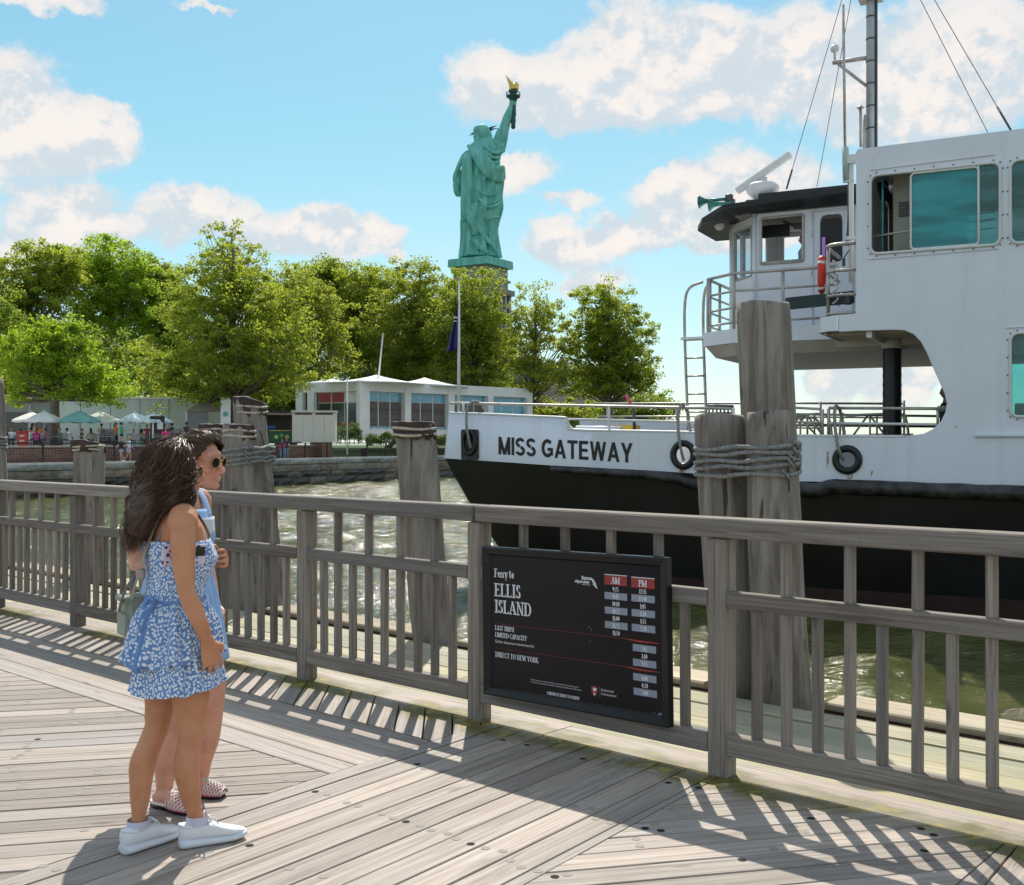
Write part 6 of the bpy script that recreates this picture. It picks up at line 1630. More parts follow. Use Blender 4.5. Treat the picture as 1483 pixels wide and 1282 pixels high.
for a, b_ in (((M0.x, 1.4, 13.3), fp(1139, 275, 2.9)), ((M0.x, 1.4, 13.5), fp(1183, 272, 3.4)), ((M0.x, 1.4, 13.3), (2.2, .5, 8.25)), ((M0.x, 1.4, 13.5), (2.55, .12, 8.24)) ):
    pipe('stay_wire', [Vector(a), Vector(b_)], .007, M_dkgrey, seg=5)
pipe('turnbuckle', [fp(1139, 275, 2.9), fp(1139, 275, 2.9).lerp(Vector((M0.x, 1.4, 13.3)), .075)], .02, M_dkgrey); pipe('turnbuckle', [Vector((2.55, .12, 8.24)), Vector((2.55, .12, 8.24)).lerp(Vector((M0.x, 1.4, 13.5)), .09)], .02, M_dkgrey)
# superstructure: front wall, roof, interiors
mb = MB(); mb.plate([(.05, 5.21), (3.0, 5.21), (3.0, 8.2), (.05, 8.2)], (), .06, lambda u, v, d: Vector((.0 + d, u, v))); fbuild('front_wall', mb, M_sw)
mb = MB(); mb.box((XR / 2, 3.0, 8.18), (XR, 5.9, .06)); fbuild('roof', mb, M_swc)
mb = MB(); mb.box((XR / 2 + .1, .75, 8.10), (XR - .3, 1.35, .04)); fbuild('cabin_ceiling', mb, M_interior)
mb = MB(); mb.plate([(.1, 5.2), (XR, 5.2), (XR, 8.2), (.1, 8.2)], [rrect(1.6, 6.5, 3.0, 7.5, .08), rrect(3.3, 6.5, 4.8, 7.5, .08)], .05, lambda u, v, d: Vector((u, 3.2 + d, v))); fbuild('cabin_inner_wall', mb, M_interior)
mb = MB(); mb.box((.75, .9, 6.6), (.42, .5, 2.6)); mb.box((1.02, .75, 6.4), (.06, .1, 2.2)); fbuild('cabin_locker', mb, simple('cream_locker', (.50, .50, .42), .6))
mb = MB()
for k in range(8): mb.box((.75, .64, 7.05 + k * .035), (.22, .02, .018))
fbuild('locker_vent', mb, M_dkgrey); tag(bpy.data.objects['locker_vent'], kind='stuff')
pipe('cabin_handrail', [(.28, .10, 6.62), (1.2, .10, 6.70), (2.3, .10, 6.75)], .02); pipe('cabin_handrail', [(.42, .2, 5.3), (.42, .2, 8.1)], .02, M_teal)
def window(R4, glass, nm, bolts=True):
    x0, z0, x1, z1 = R4
    mb = MB(); mb.tube([Vector((u, -.018, v)) for u, v in rrect(x0 - .02, z0 - .02, x1 + .02, z1 + .02, .13, 5)], .026, 8, closed=True); f = fbuild('window_frame', mb, M_wpipe)
    for (a, b_, gm) in glass:
        mb = MB(); mb.plate([(a, z0), (b_, z0), (b_, z1), (a, z1)], (), .008, lambda u, v, d: Vector((u, .012 + d, v))); fbuild('pane', mb, gm, f)
    if bolts:
        bm_ = MB()
        L = rrect(x0 - .065, z0 - .065, x1 + .065, z1 + .065, .15, 2); n_ = len(L)
        for i in range(n_):
            A, B = Vector(L[i]), Vector(L[(i + 1) % n_]); m_ = max(1, int((B - A).length / .30))
            for k in range(m_):
                p = A.lerp(B, k / m_); bm_.box((p.x, -.006, p.y), (.022, .014, .022))
        bo = fbuild('frame_bolts', bm_, M_dkgrey, f); tag(bo, kind='stuff')
    return f
f = window(W1, [(.95, 2.03, M_teal), (2.03, 2.36, M_tealp)], 'w')
mb = MB(); mb.tube([Vector((u, -.01, v)) for u, v in rrect(.93, 6.32, 2.04, 7.66, .07, 4)], .020, 8, closed=True); fbuild('sliding_sash', mb, M_wpipe, f)
pipe('mullion', [(2.035, -.012, 6.3), (2.035, -.012, 7.68)], .018, M_wpipe, f); pipe('mullion', [(1.30, .03, 6.32), (1.30, .03, 7.66)], .012, M_teal, f)
for k in range(3): pipe('inner_rail', [(1.0, .2, 6.55 + k * .28), (2.3, .2, 6.62 + k * .28)], .014, M_teal, f)
f = window(W2, [(2.56, 4.66, M_tealp)], 'w')
mb = MB()
for k in range(34): mb.box((3.6, .06, 6.36 + k * .039), (2.05, .03, .022))
o = fbuild('louvre_slats', mb, simple('dark_green_louvre', (.03, .08, .07), .4), f); tag(o, kind='stuff')
f = window(W3, [(2.56, 4.66, M_clear)], 'w')
mb = MB(); mb.box((3.6, .25, 3.47), (2.0, .3, .2)); mb.box((3.6, .3, 4.66), (2.0, .4, .12)); fbuild('bench', mb, simple('dark_teal_seat', (.02, .09, .08), .5), f)
mb = MB(); mb.box((XR / 2 + 1.6, .35, 2.6), (2.2, .5, .9)); fbuild('cabin_bench', mb, M_dkgrey)
mb = MB(); mb.tube([side_f(.24, 7.80, -.01), side_f(.9, 7.82, -.01), side_f(2.3, 7.84, -.01)], .012, 6); mb.tube([side_f(2.48, 4.86, -.01), side_f(4.7, 4.86, -.01)], .012, 6); mb.tube([side_f(.2, 6.20, -.01), side_f(2.35, 6.22, -.01)], .010, 6); fbuild('drip_rail', mb, M_sw)
# rusty scupper stains are part of the paint; drains and lifting eyes are solid
M_rs = None
def rust_mat():
    m, nt, b = mat('rust_run'); out = m.node_tree.nodes['Material Output']; tc = nt.node('ShaderNodeTexCoord').outputs['Object']
    n = nt.noise(nt.mapping(tc, (30, 30, 4)), 1, 5, .7); nt.put(b.inputs['Base Color'], nt.mix(n, (.62, .34, .06), (.30, .12, .03))); b.inputs['Roughness'].default_value = .9
    t = nt.node('ShaderNodeBsdfTransparent'); mx = nt.node('ShaderNodeMixShader'); nt.put(mx.inputs[0], nt.smooth(n, .44, .60)); nt.l.new(t.outputs[0], mx.inputs[1]); nt.l.new(b.outputs[0], mx.inputs[2]); nt.l.new(mx.outputs[0], out.inputs[0]); return m
M_rs = rust_mat()
for px, py, w_, h_ in ((1199, 668, 4, 26), (1231, 692, 9, 8), (1263, 687, 3, 8), (1226, 634, 5, 3), (989, 684, 10, 6), (1384, 620, 3, 4)):
    x0, zt_ = f2(px - w_ / 2, py - h_ / 2); x1, zb_ = f2(px + w_ / 2, py + h_ / 2); zb_ = max(zb_, 2.2)
    mb = MB(); mb.plate([(x0, zb_), (x1 - .02, zb_ + .01), (x1, zt_), (x0, zt_)], (), .001, lambda u, v, d: side_f(u, v, -.002 + d)); fbuild('rust_run', mb, M_rs)
# ================================================================== TREES
def leaf_mat(name, a, b_, c_, tr=.45):
    m, nt, b = mat(name)
    out = m.node_tree.nodes['Material Output']
    geo = nt.node('ShaderNodeNewGeometry')
    ri = geo.outputs['Random Per Island']
    tc = nt.node('ShaderNodeTexCoord').outputs['Object']
    n = nt.noise(tc, .55, 4, .6); n2 = nt.noise(tc, 1.6, 3, .6)
    c = nt.mix(nt.smooth(n, .35, .65), a, b_)
    c = nt.mix(nt.math('MULTIPLY', nt.smooth(n2, .5, .72), .6), c, c_)
    c = nt.vmath('SCALE', c, scale=nt.maprange(ri, 0, 1, .70, 1.30))
    nt.put(b.inputs['Base Color'], c); b.inputs['Roughness'].default_value = .5; b.inputs['Specular IOR Level'].default_value = .3
    t = nt.node('ShaderNodeBsdfTranslucent'); nt.put(t.inputs[0], nt.mix(.5, nt.vmath('SCALE', c, scale=2.4), (.40, .46, .02)))
    mx = nt.node('ShaderNodeMixShader'); mx.inputs[0].default_value = tr
    nt.l.new(b.outputs[0], mx.inputs[1]); nt.l.new(t.outputs[0], mx.inputs[2]); nt.l.new(mx.outputs[0], out.inputs[0]); return m
M_lf = [leaf_mat('plane_tree_leaves', (.16, .215, .032), (.25, .295, .040), (.33, .335, .046), .58),
        leaf_mat('bright_maple_leaves', (.16, .28, .026), (.26, .37, .030), (.34, .40, .034), .58),
        leaf_mat('deep_green_leaves', (.11, .18, .034), (.175, .245, .040), (.23, .28, .042), .56),
        leaf_mat('olive_leaves', (.18, .22, .040), (.265, .295, .048), (.33, .33, .054), .58)]
M_hedge = leaf_mat('hedge_leaves', (.020, .065, .012), (.04, .10, .018), (.06, .13, .02), .25)
M_bark = simple('grey_bark', (.16, .14, .115), .9, var=.35, scale=1.5, bump=.6, bscale=6)
def leaves_mesh(C, rad, per, size, seed, flat=.62):
    """C clump centres (n,3), rad clump radius (n,), per leaves per clump -> bent leaf quads"""
    rg = np.random.default_rng(seed); n = len(C) * per
    cen = np.repeat(C, per, 0); rr = np.repeat(rad, per)
    d = rg.normal(size=(n, 3)); d /= np.linalg.norm(d, axis=1)[:, None]
    d = d * (rg.random(n) ** .45)[:, None] * rr[:, None]; d[:, 2] *= flat
    P = cen + d
    s = size * rg.uniform(.55, 1.25, n)
    nr = rg.normal(size=(n, 3)); nr[:, 2] += .9; nr /= np.linalg.norm(nr, axis=1)[:, None]
    t = rg.normal(size=(n, 3)); t -= nr * (t * nr).sum(1)[:, None]; t /= np.linalg.norm(t, axis=1)[:, None]; b_ = np.cross(nr, t)
    droop = rg.uniform(-.25, .1, n)[:, None]
    V = np.empty((n, 4, 3))
    V[:, 0] = P - t * s[:, None] * .55; V[:, 1] = P - b_ * s[:, None] * .38 + nr * s[:, None] * .12
    V[:, 2] = P + t * s[:, None] * .6 + nr * s[:, None] * droop; V[:, 3] = P + b_ * s[:, None] * .38 + nr * s[:, None] * .12
    me = bpy.data.meshes.new('crown'); me.vertices.add(n * 4); me.vertices.foreach_set('co', V.reshape(-1))
    me.loops.add(n * 4); me.loops.foreach_set('vertex_index', np.arange(n * 4, dtype=np.int32))
    me.polygons.add(n); me.polygons.foreach_set('loop_start', np.arange(0, n * 4, 4, dtype=np.int32)); me.polygons.foreach_set('loop_total', np.full(n, 4, dtype=np.int32))
    me.update(calc_edges=True); return me
def tree(loc, H, lobes, seed, lm, label, trunk_r=.35, nclump=260, per=70, leaf=.26, group=None, base=.22, cr=(.55, 1.15), name='broadleaf_tree', thin=0):
    """lobes: (x, y, z, rx, ry, rz) ellipsoids in metres above the foot; branches reach to the clumps"""
    rg = np.random.default_rng(seed); r = random.Random(seed)
    e = empty(name, loc, 0, label, 'tree', group)
    vol = np.array([l[3] * l[4] * l[5] for l in lobes]); pick = rg.choice(len(lobes), nclump, p=vol / vol.sum())
    C = []
    for i, k in enumerate(pick):
        x, y, z, rx, ry, rz = lobes[k]
        d = rg.normal(size=3); d /= np.linalg.norm(d); q = rg.random() ** .45
        k2 = 1 + .42 * mnoise.noise(Vector(d) * 2.3 + Vector((seed, 0, 0)))
        C.append((x + d[0] * rx * q * k2, y + d[1] * ry * q * k2, z + d[2] * rz * q * k2))
    C = np.array(C); per = int(per * 1.02); leaf = leaf * .87
    rad = cr[0] * .8 + (cr[1] * 1.15 - cr[0] * .8) * rg.random(len(C)) ** 1.4
    me = leaves_mesh(C, rad, per, leaf, seed); me.materials.append(lm)
    link('crown', me, None, e)
    # trunk and limbs
    top = max(l[2] + l[5] * .6 for l in lobes); mx = sum(l[0] * v for l, v in zip(lobes, vol)) / vol.sum()
    mb = MB(); spine = spline([(0, 0, -.3), (mx * .2 + r.uniform(-.1, .1), 0, H * base), (mx * .6, r.uniform(-.3, .3), H * .55), (mx, 0, top)], 5)
    n = len(spine); rad_ = [trunk_r * (1.25 if i == 0 else 1) * (1 - .88 * i / (n - 1)) + .02 for i in range(n)]
    mb.tube(spine, rad_, 9)
    nb = 46 if nclump > 150 else 24
    idx = rg.choice(len(C), min(nb * 3, len(C)), replace=False)
    for q, i in enumerate(idx):
        c = Vector(C[i]); zb = max(H * base, c.z - (Vector((c.x, c.y, 0)).length) * r.uniform(.6, 1.1) - r.uniform(0, 1.5))
        j = min(range(n), key=lambda k: abs(spine[k].z - zb)); s = spine[j]
        mid = s.lerp(c, .5) + Vector((r.uniform(-.4, .4), r.uniform(-.4, .4), -.04 * (c - s).length + r.uniform(-.1, .4)))
        r0 = rad_[j] * (.42 if q < nb else .2); mb.tube(spline([s, mid, c], 4), [r0 * (1 - .85 * k / 8) + .012 for k in range(9)], 5)
    mb.build('trunk', M_bark, e)
    return e
def T(px, top, d, base_z, spec, seed, lm, label, **k):
    """spec lobes given in photo pixels: (px, py, rx_px, ry_px) at distance d"""
    loc = Vector(((px - 741.5) / 1600 * d, d, base_z)); s = d / 1600
    lobes = [((x - px) * s, random.Random(seed + i).uniform(-1, 1), 1.6 + (642 - y) * s - base_z, rx * s, rx * s * .85, ry * s) for i, (x, y, rx, ry) in enumerate(spec)]
    H = 1.6 + (642 - top) * s - base_z
    return tree(loc, H, lobes, seed, lm, label, **k)
GB = 'trees behind the restaurant and pavilion'
T(80, 460, 81, TZ, [(75, 520, 72, 52), (40, 550, 42, 30), (120, 550, 60, 30), (95, 490, 46, 28), (150, 572, 34, 18), (20, 575, 26, 20)], 1, M_lf[1], 'bright yellow-green tree with a stout trunk standing among the terrace parasols', trunk_r=.42, nclump=420, per=85, leaf=.22, cr=(.4, .85), base=.36)
T(126, 560, 96, TZ, [(140, 555, 55, 26), (180, 575, 30, 16), (115, 540, 40, 24)], 2, M_lf[1], 'low spreading tree behind the teal parasol', trunk_r=.3, nclump=150, per=70, leaf=.24)
T(338, 322, 88, TZ, [(338, 500, 125, 85), (300, 440, 75, 60), (370, 440, 78, 60), (325, 385, 52, 42), (400, 540, 72, 48), (245, 550, 55, 40), (330, 560, 90, 38)], 3, M_lf[0], 'large central plane tree with dense rounded crown beside the capped piles', trunk_r=.5, nclump=820, per=66, leaf=.25, cr=(.45, .95), base=.2)
T(331, 318, 96, TZ, [(325, 350, 40, 30), (355, 375, 42, 28), (300, 372, 30, 22), (340, 400, 55, 30)], 31, M_lf[3], 'slim tree whose sparse twiggy top rises above the central plane tree', trunk_r=.28, nclump=110, per=34, leaf=.27, cr=(.35, .7), base=.4)
T(45, 350, 120, 1.1, [(40, 425, 80, 62), (10, 470, 60, 60), (80, 395, 52, 44), (60, 370, 40, 22)], 4, M_lf[0], 'tall leafy tree at the far left rising behind the bright tree', nclump=520, per=62, leaf=.34, cr=(.7, 1.3), group=GB, trunk_r=.5)
T(150, 350, 128, 1.1, [(150, 420, 72, 62), (120, 385, 50, 34), (190, 400, 50, 44), (170, 480, 72, 52)], 5, M_lf[1], 'broad bright crown left of the central tree, above the pale wing', nclump=560, per=62, leaf=.34, cr=(.7, 1.3), group=GB, trunk_r=.5)
T(228, 375, 134, 1.1, [(228, 430, 60, 52), (250, 480, 62, 60), (215, 395, 36, 24)], 6, M_lf[2], 'dark green tree filling the gap left of the central tree', nclump=420, per=62, leaf=.36, cr=(.7, 1.3), group=GB)
T(-10, 400, 105, 1.1, [(-20, 470, 60, 60), (-5, 530, 55, 50)], 7, M_lf[2], 'dark tree cut off by the left edge of the picture', nclump=320, per=60, leaf=.3, cr=(.6, 1.1), group=GB)
T(60, 440, 118, 1.1, [(90, 520, 130, 55), (200, 540, 90, 40)], 8, M_lf[2], 'low dark tree mass behind the parasols', nclump=420, per=62, leaf=.34, cr=(.7, 1.3), group=GB)
T(425, 375, 118, 1.5, [(425, 430, 58, 50), (450, 470, 62, 62), (400, 490, 62, 62), (470, 520, 45, 40)], 9, M_lf[3], 'yellowish tree directly right of the central tree', nclump=520, per=62, leaf=.32, cr=(.6, 1.15), group=GB)
T(470, 375, 140, 1.5, [(465, 420, 52, 44), (500, 450, 50, 50), (480, 390, 30, 16)], 10, M_lf[2], 'darker tree set back behind the left end of the pavilion', nclump=360, per=55, leaf=.38, cr=(.8, 1.4), group=GB)
T(535, 378, 136, 1.5, [(535, 420, 52, 42), (520, 470, 60, 55), (560, 500, 60, 46), (510, 400, 28, 18)], 11, M_lf[0], 'tree behind the leaning pole with patches of dark between its leaves', nclump=470, per=55, leaf=.36, cr=(.7, 1.3), group=GB)
T(605, 368, 128, 1.5, [(605, 415, 52, 46), (585, 470, 70, 60), (635, 480, 66, 62), (610, 525, 80, 40)], 12, M_lf[3], 'full yellow-green tree between the leaning pole and the flagpole', nclump=640, per=60, leaf=.33, cr=(.65, 1.25), group=GB, trunk_r=.5)
T(688, 382, 122, 1.5, [(685, 430, 46, 46), (670, 480, 62, 50), (705, 500, 50, 55), (680, 545, 66, 28)], 13, M_lf[0], 'rounded tree right behind the flagpole, just below the statue', nclump=560, per=60, leaf=.31, cr=(.6, 1.15), group=GB, trunk_r=.45)
T(770, 408, 118, 1.5, [(775, 450, 42, 40), (795, 490, 44, 42), (760, 520, 44, 46), (740, 470, 26, 44), (790, 545, 55, 30)], 14, M_lf[3], 'loose airy tree with visible branches right of the pedestal', nclump=300, per=46, leaf=.29, cr=(.5, 1.0), group=GB, trunk_r=.35)
T(880, 402, 120, 1.5, [(872, 440, 46, 38), (895, 480, 56, 44), (850, 500, 48, 48), (905, 525, 52, 42), (870, 555, 66, 30), (930, 545, 30, 34)], 15, M_lf[0], 'large round tree nearest the ferry ladder at the right end of the trees', nclump=640, per=60, leaf=.30, cr=(.55, 1.1), group=GB, trunk_r=.5)
T(930, 560, 135, 1.3, [(925, 590, 62, 30), (960, 598, 30, 18), (880, 600, 50, 24)], 16, M_lf[2], 'low rounded dark tree seen above the ferry foredeck rail', nclump=260, per=60, leaf=.3, cr=(.5, 1.0), base=.1)
T(780, 585, 128, 1.3, [(790, 600, 40, 22), (750, 595, 30, 20), (830, 600, 40, 20)], 17, M_lf[3], 'low pale tree in front of the stone house', nclump=180, per=60, leaf=.3, cr=(.5, 1.0), base=.1)
T(640, 420, 150, 1.5, [(640, 520, 130, 80), (520, 520, 100, 80)], 18, M_lf[2], 'deep green tree closing the gaps behind the pavilion trees', nclump=420, per=60, leaf=.45, cr=(.9, 1.6))
T(250, 460, 145, 1.1, [(300, 540, 150, 60), (420, 540, 90, 60)], 19, M_lf[2], 'deep green tree closing the gap behind the central tree', nclump=420, per=60, leaf=.45, cr=(.9, 1.6))
def hedge(px0, px1, ytop, ybot, d, seed, label, m=M_hedge):
    r = np.random.default_rng(seed); n = int((px1 - px0) * 2.2); s = d / 1600
    P0 = at((px0 + px1) / 2, ybot, d); w_ = (px1 - px0) / 2 * s; h_ = (ybot - ytop) * s
    e = empty('shrub', P0, 0, label, 'shrub')
    C = np.stack([r.uniform(-w_, w_, n), r.uniform(-.6, .6, n), np.zeros(n)], 1); C[:, 2] = r.uniform(.1, 1, n) * h_ * (1 - .45 * (np.abs(C[:, 0]) / w_) ** 3)
    me = leaves_mesh(C, np.full(n, .28), 26, .13, seed, .8); me.materials.append(m); link('foliage', me, None, e)
    mb = MB()
    for k in range(6): mb.tube([(w_ * (-.8 + .32 * k), 0, -.2), (w_ * (-.8 + .32 * k) + .1, 0, h_ * .7)], .04, 5)
    mb.build('stems', M_bark, e)
hedge(483, 523, 612, 641, 93, 41, 'tallest dark green shrub beside the white shed, before the red panels')
hedge(530, 550, 631, 643, 92, 42, 'small round shrub left of the single leaning pile, nearer the shed'); hedge(549, 574, 629, 643, 92, 43, 'wider clipped shrub directly left of the single leaning pile')
hedge(628, 645, 630, 644, 98, 44, 'little shrub between the leaning pile and the ferry bow')
hedge(243, 262, 616, 624, 96, 45, 'bright planter greenery in front of the pale wing')

for i, (sp_c, d, lb) in enumerate((([(300, 596, 60, 26), (250, 590, 50, 24)], 108, 'low dark shrubs filling the gap behind the canopy kiosk'), ([(400, 590, 70, 30), (450, 595, 40, 26)], 108, 'low dark shrubs behind the snack stand and cream shed'), ([(560, 575, 120, 34), (700, 580, 100, 30)], 135, 'low dark tree line directly behind the pavilion roof'), ([(30, 585, 80, 28), (140, 585, 60, 24)], 112, 'low dark shrubs behind the restaurant roof'))):
    px0 = sp_c[0][0]; T(px0, sp_c[0][1] - 30, d, 1.1, sp_c, 60 + i, M_lf[2], lb, nclump=260, per=70, leaf=.32, cr=(.6, 1.1), base=.1)
# ================================================================== SMALL PEOPLE AND TERRACE
def mcol(c, rough=.8):
    n = 'cloth_%d_%d_%d' % tuple(int(x * 255) for x in c)
    return bpy.data.materials.get(n) or simple(n, c, rough, var=.12, scale=6)
SKIN = simple('skin_far', (.42, .24, .17), .6, var=.05)
def limb(mb, P, r, seg=7): mb.tube([Vector(p) for p in P], r, seg)
BODY = {}
def pose_points(kind, ph=0):
    if kind == 'sit':
        return dict(hip=.48, lean=.06, legs=[[(.10, 0, .50), (.12, .42, .50), (.12, .44, .08)], [(-.10, 0, .50), (-.12, .42, .50), (-.12, .40, .08)]],
                    arms=[[(.20, 0, .98), (.26, .12, .74), (.18, .34, .72)], [(-.20, 0, .98), (-.26, .12, .74), (-.18, .34, .72)]])
    if kind == 'walk':
        return dict(hip=.90, lean=.03, legs=[[(.09, 0, .90), (.10, .16, .50), (.10, .10, .08)], [(-.09, 0, .90), (-.10, -.06, .50), (-.10, -.36, .14)]],
                    arms=[[(.20, 0, 1.38), (.25, -.12, 1.12), (.24, .04, .92)], [(-.20, 0, 1.38), (-.25, .10, 1.12), (-.22, .28, .98)]])
    if kind == 'hands':
        return dict(hip=.90, lean=.0, legs=[[(.09, 0, .90), (.11, .02, .50), (.11, 0, .08)], [(-.09, 0, .90), (-.11, .02, .50), (-.11, 0, .08)]],
                    arms=[[(.20, 0, 1.38), (.27, -.02, 1.12), (.10, .26, 1.14)], [(-.20, 0, 1.38), (-.27, -.02, 1.12), (-.10, .26, 1.14)]])
    return dict(hip=.90, lean=.0, legs=[[(.09, 0, .90), (.11, .02, .50), (.11, 0, .08)], [(-.09, 0, .90), (-.11, .02, .50), (-.11, 0, .08)]],
                arms=[[(.20, 0, 1.38), (.27, -.02, 1.12), (.27, .04, .86)], [(-.20, 0, 1.38), (-.27, -.02, 1.12), (-.27, .04, .86)]])
def small_parts(kind):
    if kind in BODY: return BODY[kind]
    P = pose_points(kind); h = P['hip']; L = P['lean']; sh = h + .50
    b = MB()
    limb(b, [(0, 0, h), (0, L, h + .25), (0, L * 1.5, sh - .02), (0, L * 1.6, sh + .06), (0, L * 1.8, sh + .13)], [(.15, .11), (.13, .10), (.17, .11), (.07, .07), (.055, .055)], 12)
    b.ball((0, L * 1.8 + .015, sh + .24), (.078, .098, .118), 12); b.tube([(0, L * 1.8 + .10, sh + .235), (0, L * 1.8 + .128, sh + .215)], [.012, .016], 6)
    for lg in P['legs']: limb(b, [lg[0], Vector(lg[0]).lerp(Vector(lg[1]), .5), lg[1], Vector(lg[1]).lerp(Vector(lg[2]), .4), lg[2]], [.085, .08, .058, .056, .038]); f = Vector(lg[2]); b.tube([f + Vector((0, -.05, -.035)), f + Vector((0, .06, -.045)), f + Vector((0, .17, -.055))], [.035, .042, .028], 7)
    for a in P['arms']: limb(b, [a[0], Vector(a[0]).lerp(Vector(a[1]), .5), a[1], a[2]], [.05, .045, .038, .028]); hd = Vector(a[2]); d = (hd - Vector(a[1])).normalized(); b.tube([hd, hd + d * .05, hd + d * .14], [.028, .04, .015], 7)
    o = b.build('tmp', SKIN); remesh(o, .018, 2); body = o.data; body.name = 'person_body'; bpy.data.objects.remove(o)
    t = MB()   # shirt
    limb(t, [(0, 0, h - .04), (0, L, h + .25), (0, L * 1.5, sh - .03), (0, L * 1.6, sh + .05)], [(.175, .13), (.155, .12), (.195, .13), (.085, .085)], 14)
    for a in P['arms']: limb(t, [(a[0][0] * .8, a[0][1], a[0][2] - .01), Vector(a[0]), Vector(a[0]).lerp(Vector(a[1]), .6)], [.06, .068, .06], 10)
    o = t.build('tmp', SKIN); remesh(o, .02, 2); shirt = o.data; bpy.data.objects.remove(o)
    def legs(f, w_):
        t = MB(); limb(t, [(0, 0, h + .04), (0, 0, h - .08)], [(.165, .12), (.175, .125)], 12)
        for lg in P['legs']: a, b2, c = map(Vector, lg); pts = [a, a.lerp(b2, .6), b2, b2.lerp(c, .92)]; k = 4 if f > .9 else 3 if f > .5 else 2; limb(t, ([a, a.lerp(b2, .5)] if f < .5 else pts[:k]), [.10 * w_, .085 * w_, .07 * w_, .055 * w_][:2 if f < .5 else k], 9)
        o = t.build('tmp', SKIN); remesh(o, .02, 1); m = o.data; bpy.data.objects.remove(o); return m
    trousers = legs(1, 1.1); shorts = legs(.4, 1.25)
    hm = MB(); hm.ball((0, L * 1.8 - .018, sh + .262), (.092, .105, .112), 12); hair = hm.mesh('hair')
    hm = MB(); hm.ball((0, L * 1.8 - .018, sh + .262), (.092, .105, .112), 12); hm.tube([(0, L * 1.8 - .06, sh + .26), (0, L * 1.8 - .10, sh + .10), (0, L * 1.8 - .13, sh - .10)], [.075, .08, .03], 9); longhair = hm.mesh('hair')
    sm = MB()
    for lg in P['legs']: f = Vector(lg[2]); sm.tube([f + Vector((0, -.07, -.03)), f + Vector((0, .06, -.04)), f + Vector((0, .19, -.055))], [.042, .048, .034], 8)
    shoes = sm.mesh('shoes')
    BODY[kind] = dict(body=body, shirt=shirt, trousers=trousers, shorts=shorts, hair=hair, longhair=longhair, shoes=shoes); return BODY[kind]
def put(me, nm, m, e):
    o = bpy.data.objects.new(nm, me); col.objects.link(o); o.parent = e
    if not me.materials: me.materials.append(m)
    o.material_slots[0].link = 'OBJECT'; o.material_slots[0].material = m; return o
def person(loc, face, kind, label, shirt=(.6, .6, .6), bottom=(.05, .06, .1), short=False, hair=(.03, .02, .015), long=False, scale=1.0, cap=None, skin=None, name='person', shoes=(.5, .5, .5)):
    p = small_parts(kind); e = empty(name, loc, face, label, 'person'); e.scale = (scale,) * 3
    put(p['body'], 'body', skin or SKIN, e); put(p['shirt'], 'shirt', mcol(shirt), e); put(p['shorts' if short else 'trousers'], 'shorts' if short else 'trousers', mcol(bottom), e)
    put(p['longhair' if long else 'hair'], 'hair', mcol(hair), e); put(p['shoes'], 'shoes', mcol(shoes), e)
    if cap:
        s = pose_points(kind); z = s['hip'] + .5 + .33; y = s['lean'] * 1.8
        mb = MB(); mb.ball((0, y - .01, z - .02), (.105, .12, .07), 12); mb.box((0, y + .13, z - .03), (.14, .12, .015)); mb.build('cap', mcol(cap), e)
    return e
FR = -PI / 2     # faces +X when rotated by this
def gp_(px, d, z): return Vector(((px - 741.5) / 1600 * d, d, z))
# strollers on the promenade (behind the railing)
def along(px, m_):
    """point on the promenade strip m_ metres inland seen at photo column px"""
    r = (px - 741.5) / 1600; q = SH(0, m_)
    t = (r * q.y - q.x) / (E.x - r * E.y); return SH(t, m_, WK)
person(along(176, 2.5), R(70), 'walk', 'girl in black top and lilac shorts, left of the pair walking the promenade', (.015, .015, .02), (.35, .35, .65), True, (.30, .20, .10), True, .92, shoes=(.7, .7, .7))
person(along(186, 2.3), R(-75), 'walk', 'girl in a pale blue sleeveless top striding along the promenade, right one of the pair', (.55, .68, .80), (.45, .5, .75), True, (.35, .24, .13), True, .94, shoes=(.8, .8, .8))
person(along(409, 2.5), R(170), 'walk', 'woman in a pink top and light jeans walking past the snack stand', (.65, .05, .22), (.22, .32, .48), False, (.10, .06, .04), True, .86)
person(along(415, 3.2), R(190), 'stand', 'person in a dark top close behind the woman in pink by the snack stand', (.06, .05, .06), (.20, .30, .42), False, (.03, .02, .02), True, .95)
person(along(632, 2.0), R(200), 'hands', 'person in a white shirt raising a camera beside the single leaning pile', (.75, .75, .76), (.04, .04, .06), False, (.03, .02, .02), False, .95)
